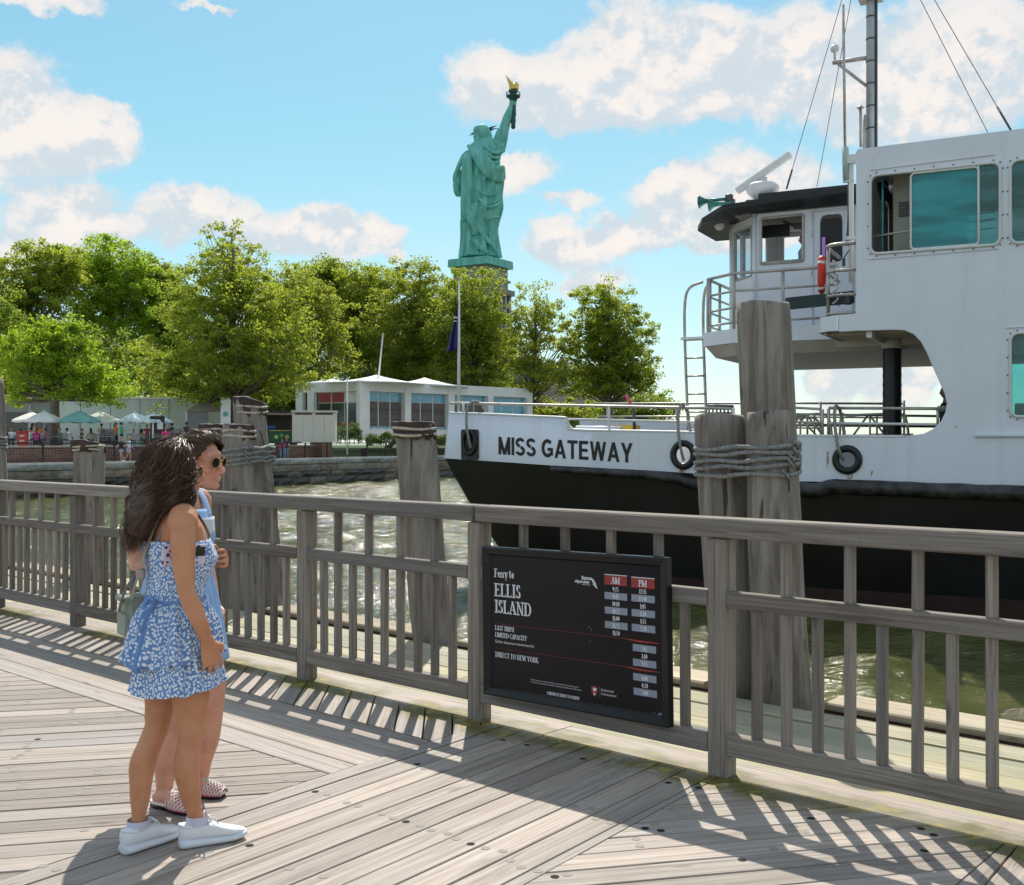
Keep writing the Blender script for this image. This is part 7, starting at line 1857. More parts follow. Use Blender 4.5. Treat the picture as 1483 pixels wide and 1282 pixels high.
# terrace crowd
def terr(px, d): return gp_(px, d, TZ)
C_ = [
 (17, 78, R(200), 'sit', 'seated guest in a white shirt at the far left table near the red bin', (.72, .74, .80), (.03, .03, .04)),
 (12, 80, R(120), 'sit', 'seated guest in black at the far left table behind the red bin', (.02, .02, .025), (.03, .03, .04)),
 (43, 79, R(-60), 'sit', 'seated guest in a white top right of the red bin', (.75, .75, .78), (.1, .12, .2)),
 (53, 78, R(30), 'sit', 'seated guest in a magenta top at the second table', (.60, .03, .25), (.05, .05, .06)),
 (61, 81, R(-150), 'sit', 'seated guest in a pale shirt facing the magenta top', (.62, .60, .66), (.05, .05, .06)),
 (68, 79, R(90), 'sit', 'seated guest in a rose pink top just left of the bright tree trunk', (.55, .06, .30), (.05, .05, .06)),
 (47, 84, R(0), 'hands', 'standing guest with bare shoulders below the left white parasols', (.55, .40, .33), (.2, .2, .25)),
 (88, 77, R(150), 'sit', 'large seated guest in dark slate blue right of the tree trunk', (.035, .075, .11), (.04, .04, .05)),
 (147, 82, R(20), 'hands', 'guest in patterned shirt and dark cap below the white parasol', (.55, .45, .38), (.25, .22, .18)),
 (168, 79, R(-80), 'stand', 'standing man in an orange shirt and dark trousers on the terrace', (.80, .20, .02), (.015, .015, .02)),
 (176, 78.5, R(-70), 'hands', 'standing man in a green shirt beside the one in orange', (.02, .42, .24), (.015, .015, .02)),
 (194, 82, R(30), 'sit', 'seated guest in a pale striped top below the fifth parasol', (.60, .50, .52), (.05, .05, .06)),
 (204, 81, R(-30), 'sit', 'seated guest in white and brown right of the striped top', (.60, .52, .48), (.15, .1, .08)),
 (222, 80, R(-90), 'hands', 'standing man in a light blue shirt and grey shorts near the dark menu board', (.55, .62, .78), (.22, .24, .24)),
 (238, 80, R(120), 'stand', 'guest in black with light cap right of the man in light blue', (.03, .03, .035), (.03, .03, .035)),
 (240, 76, R(200), 'sit', 'seated guest in hot pink left of the curly-haired woman', (.65, .04, .22), (.04, .04, .05)),
 (249, 80, R(80), 'stand', 'guest in a dark dress behind the seated one in hot pink', (.04, .02, .03), (.03, .03, .035)),
 (270, 78, R(60), 'hands', 'man in black with a cap carrying gear above the women', (.015, .015, .018), (.03, .03, .035)),
 (280, 77, R(-100), 'sit', 'seated guest in pale blue right of the man in black', (.50, .58, .78), (.05, .05, .06)),
 (7, 76, R(60), 'sit', 'seated guest in dark red beside the left frame edge', (.25, .03, .04), (.05, .05, .06)),
 (29, 84, R(-20), 'sit', 'seated guest in grey behind the red bin, under the leftmost parasol', (.30, .30, .32), (.05, .05, .06)),
 (56, 87, R(10), 'stand', 'standing guest in orange far behind the left parasols', (.55, .22, .05), (.05, .05, .06)),
 (99, 81, R(100), 'sit', 'seated guest in white behind the one in dark slate blue', (.70, .70, .72), (.05, .05, .06)),
 (117, 83, R(-80), 'sit', 'seated guest in dark green directly under the teal parasol', (.04, .12, .08), (.05, .05, .06)),
 (132, 80, R(40), 'sit', 'seated guest in cream between the teal parasol and the dark cap', (.62, .56, .44), (.05, .05, .06)),
 (213, 86, R(0), 'stand', 'standing guest in maroon behind the streaky parasols', (.22, .03, .06), (.05, .05, .06)),
 (229, 84, R(30), 'sit', 'seated guest in dark purple beside the menu board', (.12, .05, .18), (.05, .05, .06)),
 (246, 84, R(-60), 'sit', 'seated guest in white behind the one in hot pink', (.70, .70, .72), (.05, .05, .06)),
 (259, 82, R(10), 'sit', 'seated guest in black near the serving cart with pale hood', (.02, .02, .025), (.05, .05, .06)),
]
for i, (px, d, f, k, lb, s_, b_) in enumerate(C_):
    person(terr(px, d) + Vector((0, 0, 0 if k != 'sit' else 0)), f, k, lb, s_, b_, short=(i in (8, 13)), hair=((.03, .02, .015), (.12, .07, .04))[i % 2], long=i % 3 == 0, scale=random.Random(i).uniform(.94, 1.03), cap={8: (.02, .04, .05), 9: (.03, .05, .12), 10: (.02, .10, .12), 14: (.7, .72, .8), 17: (.01, .01, .01)}.get(i))
for i, px in enumerate((293, 302, 313, 318)):
    person(gp_(px, 87, TZ), R(160 + i * 20), 'stand', ['person with dark hair queuing at the canopy kiosk, leftmost of four', 'person in a black cap queuing second at the canopy kiosk', 'person with a pink face third in the kiosk queue', 'person in black last in the kiosk queue near the column sign'][i], ((.05, .05, .06), (.015, .015, .02), (.4, .2, .2), (.03, .03, .03))[i], (.04, .04, .05))
person(ferry.matrix_basis @ Vector((fp(1371, 600, 1.0).x, 1.0, 2.12)), FA + R(100), 'stand', 'crew member dressed in black half hidden by the edge of the ferry side opening', (.012, .012, .014), (.012, .012, .014), hair=(.01, .01, .01), scale=1.04, skin=simple('skin_crew', (.22, .11, .07), .6))
person(ferry.matrix_basis @ Vector((-1.62, 3.15, 5.62)), FA + R(90), 'stand', 'helmsman with sunglasses and pale shirt at the pilothouse side window', (.45, .50, .60), (.03, .03, .05), scale=.98)
# parasols
def parasol(px, y_top, y_edge, wpx, d, m, label):
    P = gp_(px, d, TZ); s = d / 1600; zt = 1.6 + (642 - y_top) * s - TZ; ze = 1.6 + (642 - y_edge) * s - TZ; rr = wpx / 2 * s
    e = empty('parasol', P, R(px * 7 % 40), label, 'parasol', 'parasols over the terrace tables')
    mb = MB(); n = 8; rings = []
    for i in range(7):
        q = i / 6; ring = []
        for j in range(n * 3):
            a = 2 * PI * j / (n * 3); rib = (j % 3 == 0); rad = rr * q * (1.0 if rib else .955)
            ring.append(Vector((rad * math.cos(a), rad * math.sin(a), zt - (zt - ze) * (q ** 1.15) - (0 if rib else .05 * q))))
        rings.append(ring)
    rings[0] = [Vector((.02 * math.cos(2 * PI * j / 24), .02 * math.sin(2 * PI * j / 24), zt)) for j in range(24)]
    val = [v + Vector((0, 0, -.16)) for v in rings[-1]]; rings.append(val)
    mb.loft(rings, False, False); c = mb.build('canopy', m, e)
    mb = MB(); mb.tube([(0, 0, 0), (0, 0, zt + .12)], .035, 8); mb.build('pole', M_wframe, e)
    for k in range(8):
        a = 2 * PI * k / 8; mb = MB(); mb.tube([(rr * .98 * math.cos(a), rr * .98 * math.sin(a), ze - .01), (.04 * math.cos(a), .04 * math.sin(a), zt - .08)], .014, 5); mb.build('rib', M_wframe, e)
    mb = MB(); mb.lathe([(.28, 0), (.28, .08), (.06, .12)], 12); mb.build('base', M_bronze, e)
def streaked(name, a, b_):
    m, nt, b = mat(name); tc = nt.node('ShaderNodeTexCoord').outputs['Object']; n = nt.noise(nt.mapping(tc, (5, 5, 2)), 1, 5, .7)
    nt.put(b.inputs['Base Color'], nt.mix(nt.smooth(n, .42, .6), a, b_)); b.inputs['Roughness'].default_value = .8; return m
M_str = streaked('blue_streaked_canvas', (.80, .82, .80), (.25, .48, .52))
parasol(46, 598, 609, 56, 84, M_cloth_w, 'white parasol furthest left on the terrace'); parasol(64, 596, 609, 52, 79, M_cloth_w, 'white parasol just left of the bright tree trunk')
parasol(115, 596, 609.5, 60, 79, M_cloth_t, 'only teal green parasol, right of the bright tree trunk'); parasol(146, 597, 609, 54, 82, M_cloth_w, 'white parasol just right of the teal one')
parasol(195, 598, 609.5, 46, 80, M_str, 'streaky white and blue parasol left of the last one'); parasol(222, 600, 610, 56, 80, M_str, 'streaky pale blue parasol furthest right on the terrace')
# tables and chairs
def table(px, d, label):
    e = empty('cafe_table', terr(px, d), R(px * 3), label, 'table', 'terrace tables')
    mb = MB(); mb.lathe([(.5, .71), (.5, .74)], 14); mb.build('tabletop', M_steel if 'M_steel' in globals() else M_bronze, e)
    mb = MB(); mb.tube([(0, 0, 0), (0, 0, .71)], .03, 7); mb.lathe([(.26, 0), (.26, .03)], 10); mb.build('pedestal', M_bronze, e)
M_seat = simple('grey_chair_metal', (.20, .20, .20), .5, .4)
def chair(P, rz, label, grp):
    e = empty('cafe_chair', P, rz, label, 'chair', grp)
    mb = MB(); mb.box((0, 0, .45), (.44, .44, .03)); mb.build('seat', M_seat, e)
    mb = MB()
    for k in range(5): mb.box((-.18 + k * .09, -.21, .68), (.02, .02, .4))
    mb.box((0, -.21, .89), (.44, .03, .05)); mb.build('backrest', M_seat, e)
    for x in (-.2, .2):
        for y in (-.2, .2): mb = MB(); mb.tube([(x, y, 0), (x * .95, y * .95, .44)], .012, 5); mb.build('leg', M_seat, e)
tb = [(27, 77.5), (57, 77), (76, 80), (105, 76.5), (125, 79), (152, 78), (185, 77), (205, 78), (232, 77), (262, 75.5)]
tl = ['round terrace table beside the red bin', 'round terrace table between the magenta and rose tops', 'round terrace table behind the bright tree trunk', 'round terrace table right of the slate blue guest', 'round terrace table below the teal parasol', 'round terrace table before the guest in the dark cap', 'round terrace table right of the man in green', 'round terrace table before the guest in white and brown', 'round terrace table near the menu board', 'round terrace table left of the two women']
for (px, d), lb in zip(tb, tl): table(px, d, lb)
rr_ = random.Random(14)
for (px, d), tlb in zip(tb, tl):
    for k in range(3):
        a = rr_.uniform(0, 6.28); P = terr(px, d) + Vector((math.cos(a) * .85, math.sin(a) * .85, 0))
        chair(P, a + PI / 2, 'slatted grey chair at the ' + tlb.replace('round terrace ', ''), 'chairs at the ' + tlb)
rbn = empty('red_bin', terr(33, 73.6), R(10), 'red box-shaped bin with white lettering at the front edge of the terrace', 'bin')
M_redp = simple('red_bin_paint', (.42, .03, .03), .5)
mb = MB(); mb.cbox((0, 0, .5), (.62, .5, 1.0), .03); mb.build('body', M_redp, rbn); mb = MB(); mb.cbox((0, 0, 1.03), (.68, .55, .08), .02); mb.build('lid', M_redp, rbn)
for k, (w_, z_) in enumerate(((.34, .78), (.28, .70), (.36, .45), (.3, .38))): mb = MB(); mb.box((0, -.255, z_), (w_, .01, .035)); mb.build('print_line', M_wpipe, rbn)
mbd = empty('menu_board', terr(228, 79), R(5), 'dark upright menu board below the last parasol', 'sign')
mb = MB(); mb.box((0, 0, 1.1), (1.0, .1, 2.2)); mb.build('board', M_bronze, mbd); mb = MB(); mb.box((-.3, -.06, 1.2), (.12, .02, 1.2)); mb.box((.2, -.06, 1.5), (.4, .02, .5)); mb.build('print', M_wpipe, mbd)
for i, px in enumerate((158, 252)):
    e = empty('grill_cart', terr(px, 80), 0, ['dark serving cart between the orange shirt and the white parasol pole', 'dark serving cart with pale hood right of the last parasol'][i], 'cart')
    mb = MB(); mb.box((0, 0, .55), (1.1, .6, .8)); mb.build('cabinet', M_bronze, e); mb = MB(); mb.tube([(-.5, 0, 1.0), (.5, 0, 1.0)], .28, 10); mb.build('hood', M_seat, e)
    for x in (-.45, .45): mb = MB(); mb.tube([(x, -.32, .12), (x, -.26, .12)], .12, 10); mb.build('wheel', M_bronze, e)
for i, px in enumerate((120, 255)):
    e = empty('litter_bin', along(px, 6.0), 0, ['low dark bin against the brick wall', ''][i] or 'low dark bin further along the brick wall', 'bin')
    mb = MB(); mb.lathe([(.25, 0), (.28, .7), (.3, .72), (.2, .8)], 12); mb.build('drum', M_bronze, e); mb = MB(); mb.lathe([(.12, .8), (.1, .84)], 10); mb.build('lid', M_bronze, e)
    break
e = empty('litter_bin', along(528, 4.2), 0, 'small dark green bin behind the railing below the pavilion', 'bin')
mb = MB(); mb.lathe([(.3, 0), (.38, .6), (.4, .64)], 12); mb.build('drum', M_bronze, e); mb = MB(); mb.lathe([(.4, .64), (.1, .8)], 12); mb.build('lid', M_bronze, e)
# ================================================================== THE TWO WOMEN
def skin_mat(name, c, c2):
    m, nt, b = mat(name)
    tc = nt.node('ShaderNodeTexCoord').outputs['Object']
    n = nt.noise(tc, 7, 4, .6); n2 = nt.noise(tc, 90, 3, .6)
    cc = nt.mix(nt.smooth(n, .35, .65), c, c2); fr = nt.smooth(nt.noise(tc, 140, 2, .5), .70, .76)
    cc = nt.mix(nt.math('MULTIPLY', fr, .25), cc, tuple(x * .5 for x in c))
    nt.put(b.inputs['Base Color'], cc); nt.put(b.inputs['Roughness'], nt.maprange(n, .3, .7, .42, .55)); b.inputs['Specular IOR Level'].default_value = .42
    b.inputs['Subsurface Weight'].default_value = .12; b.inputs['Subsurface Radius'].default_value = (.012, .005, .003); b.inputs['Subsurface Scale'].default_value = 1
    nt.put(b.inputs['Normal'], nt.bump(n2, .12, .002)); return m
M_skin1 = skin_mat('tanned_skin', (.53, .225, .108), (.61, .285, .155)); M_skin2 = skin_mat('rosy_skin', (.62, .29, .19), (.70, .37, .26))
def spot_fabric(name, blue, white, sc_=96, thr=.36):
    m, nt, b = mat(name)
    tc = nt.node('ShaderNodeTexCoord').outputs['Object']
    w = nt.noise(tc, 30, 2, .5)
    uv = nt.node('ShaderNodeTexCoord').outputs['UV']; wn = nt.node('ShaderNodeTexNoise'); nt.put(wn.inputs['Vector'], uv); wn.inputs['Scale'].default_value = 45
    v = nt.node('ShaderNodeTexVoronoi'); v.voronoi_dimensions = '2D'; v.inputs['Scale'].default_value = sc_; v.inputs['Randomness'].default_value = .85
    nt.put(v.inputs['Vector'], nt.vmath('ADD', nt.mapping(uv, (1, .80, 1), rot=(0, 0, .35)), nt.vmath('SCALE', nt.vmath('SUBTRACT', wn.outputs['Color'], (.5, .5, .5)), scale=.010)))
    s = nt.smooth(v.outputs['Distance'], thr + .04, thr - .04)
    fold = nt.noise(nt.mapping(tc, (9, 9, 2)), 1, 4, .5)
    bl = nt.mix(nt.smooth(fold, .35, .65), tuple(x * .82 for x in blue), blue)
    nt.put(b.inputs['Base Color'], nt.mix(s, bl, white)); b.inputs['Roughness'].default_value = .85; b.inputs['Specular IOR Level'].default_value = .2
    b.inputs['Sheen Weight'].default_value = .15
    nt.put(b.inputs['Normal'], nt.bump(nt.math('ADD', fold, nt.math('MULTIPLY', nt.noise(tc, 300, 2, .5), .06)), .5, .012)); return m
M_dress = spot_fabric('blue_spotted_fabric', (.17, .31, .60), (.78, .82, .88))
def plain_fabric(name, c, weave=260):
    m, nt, b = mat(name); tc = nt.node('ShaderNodeTexCoord').outputs['Object']
    f = nt.noise(nt.mapping(tc, (10, 10, 2.5)), 1, 4, .55)
    nt.put(b.inputs['Base Color'], nt.mix(nt.smooth(f, .35, .65), tuple(x * .85 for x in c), c)); b.inputs['Roughness'].default_value = .9; b.inputs['Specular IOR Level'].default_value = .15
    nt.put(b.inputs['Normal'], nt.bump(nt.math('ADD', f, nt.math('MULTIPLY', nt.noise(tc, weave, 2, .5), .15)), .5, .012)); return m
M_ltblue = plain_fabric('pale_blue_cotton', (.36, .55, .85)); M_lace = plain_fabric('white_lace', (.72, .76, .80)); M_canvas = plain_fabric('sage_canvas', (.33, .37, .30)); M_strapc = plain_fabric('beige_webbing', (.42, .38, .31)); M_strapg = plain_fabric('grey_webbing', (.16, .16, .16))
def hair_mat(name, a, b_):
    m, nt, b = mat(name); out = m.node_tree.nodes['Material Output']
    ri = nt.node('ShaderNodeNewGeometry').outputs['Random Per Island']; tc = nt.node('ShaderNodeTexCoord').outputs['Object']
    n = nt.noise(tc, 22, 4, .6)
    c = nt.mix(nt.math('MULTIPLY', nt.math('ADD', ri, n), .55), a, b_)
    nt.put(b.inputs['Base Color'], c); b.inputs['Roughness'].default_value = .34; b.inputs['Specular IOR Level'].default_value = .55
    t = nt.node('ShaderNodeBsdfTranslucent'); nt.put(t.inputs[0], (.42, .18, .06, 1)); mx = nt.node('ShaderNodeMixShader'); mx.inputs[0].default_value = .14
    nt.l.new(b.outputs[0], mx.inputs[1]); nt.l.new(t.outputs[0], mx.inputs[2]); nt.l.new(mx.outputs[0], out.inputs[0]); return m
M_hair1 = hair_mat('dark_curly_hair', (.016, .009, .006), (.16, .080, .038)); M_hair2 = hair_mat('brown_straight_hair', (.028, .018, .012), (.17, .105, .065))
M_shoe = simple('white_canvas_shoe', (.78, .80, .84), .6, var=.04, scale=10, bump=.2, bscale=120); M_sole = simple('white_rubber_sole', (.70, .73, .78), .45, var=.05)
M_black = simple('black_plastic', (.008, .008, .009), .15, var=.1); M_goldf = simple('gold_tortoise_frame', (.42, .25, .08), .25, .8, var=.3, scale=60)
M_lip = simple('lip_tint', (.42, .08, .12), .4); M_pinkm = simple('pink_insole', (.62, .12, .14), .6); M_whitem = simple('cream_lattice', (.74, .68, .62), .5)
class Fig:
    def __init__(s, P, F, label, cat='person'):
        s.P = Vector((P[0], P[1], 0)); s.F = Vector(F).normalized(); s.R = Vector((s.F.y, -s.F.x, 0)); s.e = empty('person', (P[0], P[1], 0), 0, label, cat)
    def __call__(s, f, r, z): return s.F * f + s.R * r + Vector((0, 0, z))   # relative to the feet origin
    def ring(s, f, r, z, a, b_, seg=36, tilt=0, fn=None):
        out = []
        for j in range(seg):
            t = 2 * PI * j / seg; k = fn(t) if fn else 1
            out.append(s(f + a * k * math.cos(t), r + b_ * k * math.sin(t), z + tilt * math.cos(t)))
        return out
def hand(mb, W, fwd, palm_n, side, curl=.5, size=1.0, spread=.06):
    """W wrist; fwd along the hand; palm_n out of the palm; side towards the thumb"""
    fwd = fwd.normalized(); side = (side - fwd * side.dot(fwd)).normalized(); pn = palm_n - fwd * palm_n.dot(fwd) - side * palm_n.dot(side); pn = pn.normalized()
    s = size
    mb.tube([W - fwd * .02, W + fwd * .025 * s, W + fwd * .06 * s, W + fwd * .092 * s], [(.024, .019), (.032 * s, .017 * s), (.040 * s, .0155 * s), (.037 * s, .012 * s)], 16, side=side)
    for q, (off, L, rr) in enumerate(((.032, .070, .0082), (.0105, .080, .0085), (-.0105, .074, .0082), (-.031, .058, .0072))):
        B = W + fwd * (.078 if q < 3 else .072) * s + side * off * s; d = (fwd + side * (off * 3.4)).normalized(); pts = [B - fwd * .02 * s]; p = B; ang = curl * .25
        pts.append(p)
        for k, fr in enumerate((.44, .31, .25)):
            ang += curl * (.55 + .25 * k) * (1 + .08 * q); dd = d * math.cos(ang) + pn * math.sin(ang); p = p + dd * L * fr * s; pts.append(p)
        mb.tube(pts, [rr * s, rr * s, rr * .95 * s, rr * .88 * s, rr * .62 * s], 10)
        mb.ball(pts[-1], rr * .66 * s, 8)
    T0 = W + fwd * .022 * s + side * .022 * s; T1 = T0 + (fwd * .55 + side * .75 + pn * .35).normalized() * .038 * s; T2 = T1 + (fwd * .85 + side * .35 + pn * .5 * (1 + curl)).normalized() * .032 * s; T3 = T2 + (fwd * .85 - side * .05 + pn * .5 * (1 + curl)).normalized() * .026 * s
    mb.tube([T0, T1, T2, T3], [.015 * s, .0125 * s, .0105 * s, .0072 * s], 10); mb.ball(T3, .0075 * s, 8)
def head(mb, c, F, R_, s=1.0):
    """c centre of the skull; F facing, R_ her right"""
    Up = Vector((0, 0, 1)); p = lambda f, r, z: c + F * f * s + R_ * r * s + Up * z * s
    M = Matrix((F, R_ * -1, F.cross(R_) * -1)).transposed().to_4x4(); M.translation = c
    B = lambda f, r, z, a, b_, cc, n=18: mb.ball((0, 0, 0), (a * s, b_ * s, cc * s), n, M=Matrix.Translation(p(f, r, z) - Vector(c)) @ M)
    B(-.012, 0, .028, .094, .076, .088); B(.018, 0, -.005, .074, .066, .088); B(.034, 0, -.060, .046, .044, .044)
    mb.tube([p(-.005, .056, -.035), p(.02, .050, -.078), p(.062, .014, -.098)], [.024 * s, .022 * s, .018 * s], 10); mb.tube([p(-.005, -.056, -.035), p(.02, -.050, -.078), p(.062, -.014, -.098)], [.024 * s, .022 * s, .018 * s], 10)
    B(.071, 0, -.097, .020, .021, .017)
    B(.062, 0, .040, .028, .052, .028); B(.050, .034, -.028, .026, .022, .022); B(.050, -.034, -.028, .026, .022, .022)
    mb.tube([p(.084, 0, .022), p(.094, 0, .002), p(.112, 0, -.022), p(.118, 0, -.030)], [(.008 * s, .009 * s), (.009 * s, .010 * s), (.012 * s, .012 * s), (.010 * s, .010 * s)], 10, side=R_)
    B(.106, 0, -.033, .014, .012, .009); B(.094, .011, -.034, .010, .008, .008); B(.094, -.011, -.034, .010, .008, .008)
    B(.082, 0, -.054, .014, .024, .014); B(.091, 0, -.056, .011, .019, .0070, 12); B(.089, 0, -.068, .011, .017, .0070, 12); B(.072, 0, -.080, .016, .02, .012)
    for sg in (1, -1):
        mb.tube([p(-.010, .072 * sg, .012), p(-.018, .081 * sg, .018), p(-.022, .082 * sg, 0), p(-.014, .075 * sg, -.022)], [.008 * s, .010 * s, .011 * s, .007 * s], 8)
def strands(guides, n, wid, jit, seed, twist=0.0, freq=9, amp=.012, npts=16, sides=3, name='strands'):
    """thin hair tubes between interpolated guide curves"""
    r = np.random.default_rng(seed); G_ = [np.array([tuple(p) for p in spline(g, 5)]) for g in guides]
    m = npts; G_ = [g[np.linspace(0, len(g) - 1, m).astype(int)] * (1 - 0) for g in G_]
    fine_ = []
    for g in guides:
        sp = spline(g, 12); fine_.append(np.array([tuple(sp[int(round(k * (len(sp) - 1) / (m - 1)))]) for k in range(m)]))
    G_ = fine_; V = []; Fc = []; base_ = 0; ng = len(G_)
    for i in range(n):
        a = r.random() * (ng - 1); k = int(a); t = a - k; c = G_[k] * (1 - t) + G_[k + 1] * t
        c = c + r.normal(size=3) * jit
        endk = 1.0 - .32 * r.random() ** 1.6; idx = np.linspace(0, (m - 1) * endk, m); c = np.stack([np.interp(idx, np.arange(m), c[:, j]) for j in range(3)], 1)
        s = np.linspace(0, 1, m); ph = r.uniform(0, 6.28); ph2 = r.uniform(0, 6.28); fq = freq * r.uniform(.7, 1.3); am = amp * r.uniform(.4, 1.4)
        env = np.minimum(1, s * 1.8) ** 1.5
        c[:, 0] += am * env * np.sin(fq * s * 6.28 + ph); c[:, 1] += am * env * np.cos(fq * s * 6.28 + ph); c[:, 2] += am * .6 * env * np.sin(fq * s * 6.28 * .8 + ph2)
        w = wid * r.uniform(.5, 1.4) * np.clip(1.05 - s ** 3, .12, 1)
        tn = np.gradient(c, axis=0); tn /= np.linalg.norm(tn, axis=1)[:, None] + 1e-9
        u = np.cross(tn, r.normal(size=3)); u /= np.linalg.norm(u, axis=1)[:, None] + 1e-9; v = np.cross(tn, u)
        ring = np.stack([c + (u * math.cos(2 * PI * q / sides) + v * math.sin(2 * PI * q / sides)) * w[:, None] for q in range(sides)], 1)
        V.append(ring.reshape(-1, 3))
        for q in range(m - 1):
            for z in range(sides): Fc.append((base_ + q * sides + z, base_ + q * sides + (z + 1) % sides, base_ + (q + 1) * sides + (z + 1) % sides, base_ + (q + 1) * sides + z))
        base_ += m * sides
    V = np.concatenate(V); me = bpy.data.meshes.new(name); me.from_pydata(V.tolist(), [], Fc); me.polygons.foreach_set('use_smooth', [True] * len(Fc)); me.update(); return me
def sneaker(fig, H, Tt, name, scale=1.0):
    """H heel, Tt toe on the ground (relative)"""
    d = (Tt - H); L = d.length; d.normalize(); sd = Vector((d.y, -d.x, 0)); Up = Vector((0, 0, 1))
    def rg(u, w, z0, z1, n=24, sq=2.6, sh=0):
        c = H + d * L * u + sd * sh; out = []
        for j in range(n):
            a = 2 * PI * j / n; ca, sa = math.cos(a), math.sin(a); out.append(c + sd * w * math.copysign(abs(ca) ** (2 / sq), ca) + Up * ((z0 + z1) / 2 + (z1 - z0) / 2 * math.copysign(abs(sa) ** (2 / sq), sa)))
        return out
    mb = MB(); mb.loft([rg(-.035, .018, .010, .036), rg(-.02, .030, .002, .040), rg(.08, .037, 0, .040), rg(.30, .036, 0, .036), rg(.55, .043, 0, .033), rg(.78, .047, .002, .033), rg(.93, .038, .008, .036), rg(1.0, .022, .016, .036), rg(1.012, .008, .02, .032)], True, True)
    so_ = mb.build('shoe_sole', M_sole, fig.e)
    mb = MB(); mb.loft([rg(-.03, .012, .030, .075), rg(-.015, .026, .03, .092), rg(.08, .033, .03, .098), rg(.22, .034, .03, .096), rg(.34, .034, .03, .094), rg(.48, .036, .028, .086), rg(.62, .040, .028, .070), rg(.78, .040, .026, .056), rg(.92, .030, .026, .046), rg(.99, .012, .028, .038)], True, True)
    up = mb.build('shoe', M_shoe, fig.e); so_.parent = up
    mb = MB(); c = H + d * L * .12 + Up * .090; mb.tube([c + d * .038 * math.cos(a) + sd * .027 * math.sin(a) + Up * (.004 * math.cos(2 * a)) for a in [2 * PI * j / 20 for j in range(20)]], .0065, 8, closed=True); mb.build('collar', M_shoe, up)
    mb = MB()
    for k in range(5):
        u = .36 + k * .075; z = .094 - k * .0085; c = H + d * L * u + Up * z
        mb.tube(spline([c - sd * .024 - Up * .006, c + Up * .004, c + sd * .024 - Up * .006 + d * .01], 4), .0032, 6)
    c = H + d * L * .36 + Up * .10
    for sg in (-1, 1):
        mb.tube(spline([c, c + sd * sg * .028 + Up * .024 + d * .004, c + sd * sg * .052 + Up * .010 + d * .01, c + sd * sg * .030 - Up * .004 + d * .012, c], 5), .0033, 6)
        mb.tube(spline([c, c + sd * sg * .02 + Up * .006 + d * .03, c + sd * sg * .034 - Up * .018 + d * .045], 5), .0030, 6)
    mb.build('laces', M_sole, up)
    mb = MB(); pts = [rg(u, w + .0015, .017, .019)[0] for u, w in ((-.02, .030), (.08, .037), (.30, .036), (.55, .043), (.78, .047), (.93, .038))]; mb.tube(spline(pts, 4), .0018, 5); pts = [rg(u, w + .0015, .017, .019)[12] for u, w in ((-.02, .030), (.08, .037), (.30, .036), (.55, .043), (.78, .047), (.93, .038))]; mb.tube(spline(pts, 4), .0018, 5); mb.build('sole_groove', M_shoe, so_)
# ---------------------------------------------------------------- woman in the spotted dress
A = Fig((-1.335, 4.42), (.82, .57, 0), 'woman with long dark curly hair in a blue white-spotted ruffled dress and white sneakers')
mb = MB(); S_ = tuple(A.R)
sec = [(.0, 0, .74, .105, .155), (.0, 0, .80, .125, .168), (-.005, 0, .88, .118, .165), (-.01, 0, .97, .095, .130), (-.012, 0, 1.04, .098, .132), (-.005, 0, 1.12, .112, .146), (-.005, 0, 1.20, .115, .155), (-.012, 0, 1.27, .095, .168), (-.018, 0, 1.32, .075, .150), (-.012, 0, 1.355, .058, .085), (-.004, 0, 1.385, .050, .056), (.004, 0, 1.43, .048, .050)]
mb.loft([A.ring(f, r, z, a, b_) for f, r, z, a, b_ in sec])
for sg in (1, -1): mb.ball(A(.058, .066 * sg, 1.150), (.060, .062, .060), 16)
for sg in (1, -1): mb.ball(A(-.045, .075 * sg, .83), (.075, .080, .09), 14)
mb.tube([A(-.012, .09, 1.315), A(-.03, .150, 1.305), A(-.042, .178, 1.285)], [.052, .058, .058], 16); mb.tube([A(-.012, -.09, 1.315), A(-.02, -.150, 1.30), A(-.02, -.178, 1.285)], [.052, .055, .055], 16)
# right arm hangs, left arm bends up to the phone
armR = [A(-.042, .180, 1.290), A(-.048, .202, 1.22), A(-.048, .214, 1.13), A(-.042, .224, 1.04), A(-.024, .230, .985), A(.006, .238, .91), A(.034, .242, .835)]
def interp_r(rs, n): 
    out = []
    for i in range(len(rs) - 1):
        for k in range(n): t = k / n; t = t * t * (3 - 2 * t); out.append(tuple(rs[i][j] + (rs[i + 1][j] - rs[i][j]) * t for j in (0, 1)))
    return out + [rs[-1]]
mb.tube(spline(armR, 4), interp_r([(.047, .046), (.048, .045), (.042, .039), (.034, .032), (.037, .033), (.031, .027), (.022, .018)], 4), 20, side=tuple(A.F)); mb.ball(A(-.042, .168, 1.292), (.055, .052, .055), 18); mb.ball(A(-.02, -.168, 1.292), (.058, .056, .056), 16)
hand(mb, armR[-1], A(.03, -.02, -.10), A(-.2, -1, 0), A(.9, -.1, 0.1), .34, 1.04)
armL = [A(-.02, -.180, 1.285), A(-.01, -.215, 1.15), A(.02, -.215, 1.03), A(.13, -.14, 1.07), A(.17, -.07, 1.11)]
mb.tube(armL, [.052, .043, .037, .033, .024], 14); hand(mb, armL[-1], A(.03, .10, .02), A(-1, 0, 0), A(0, 0, 1), .8, .95)
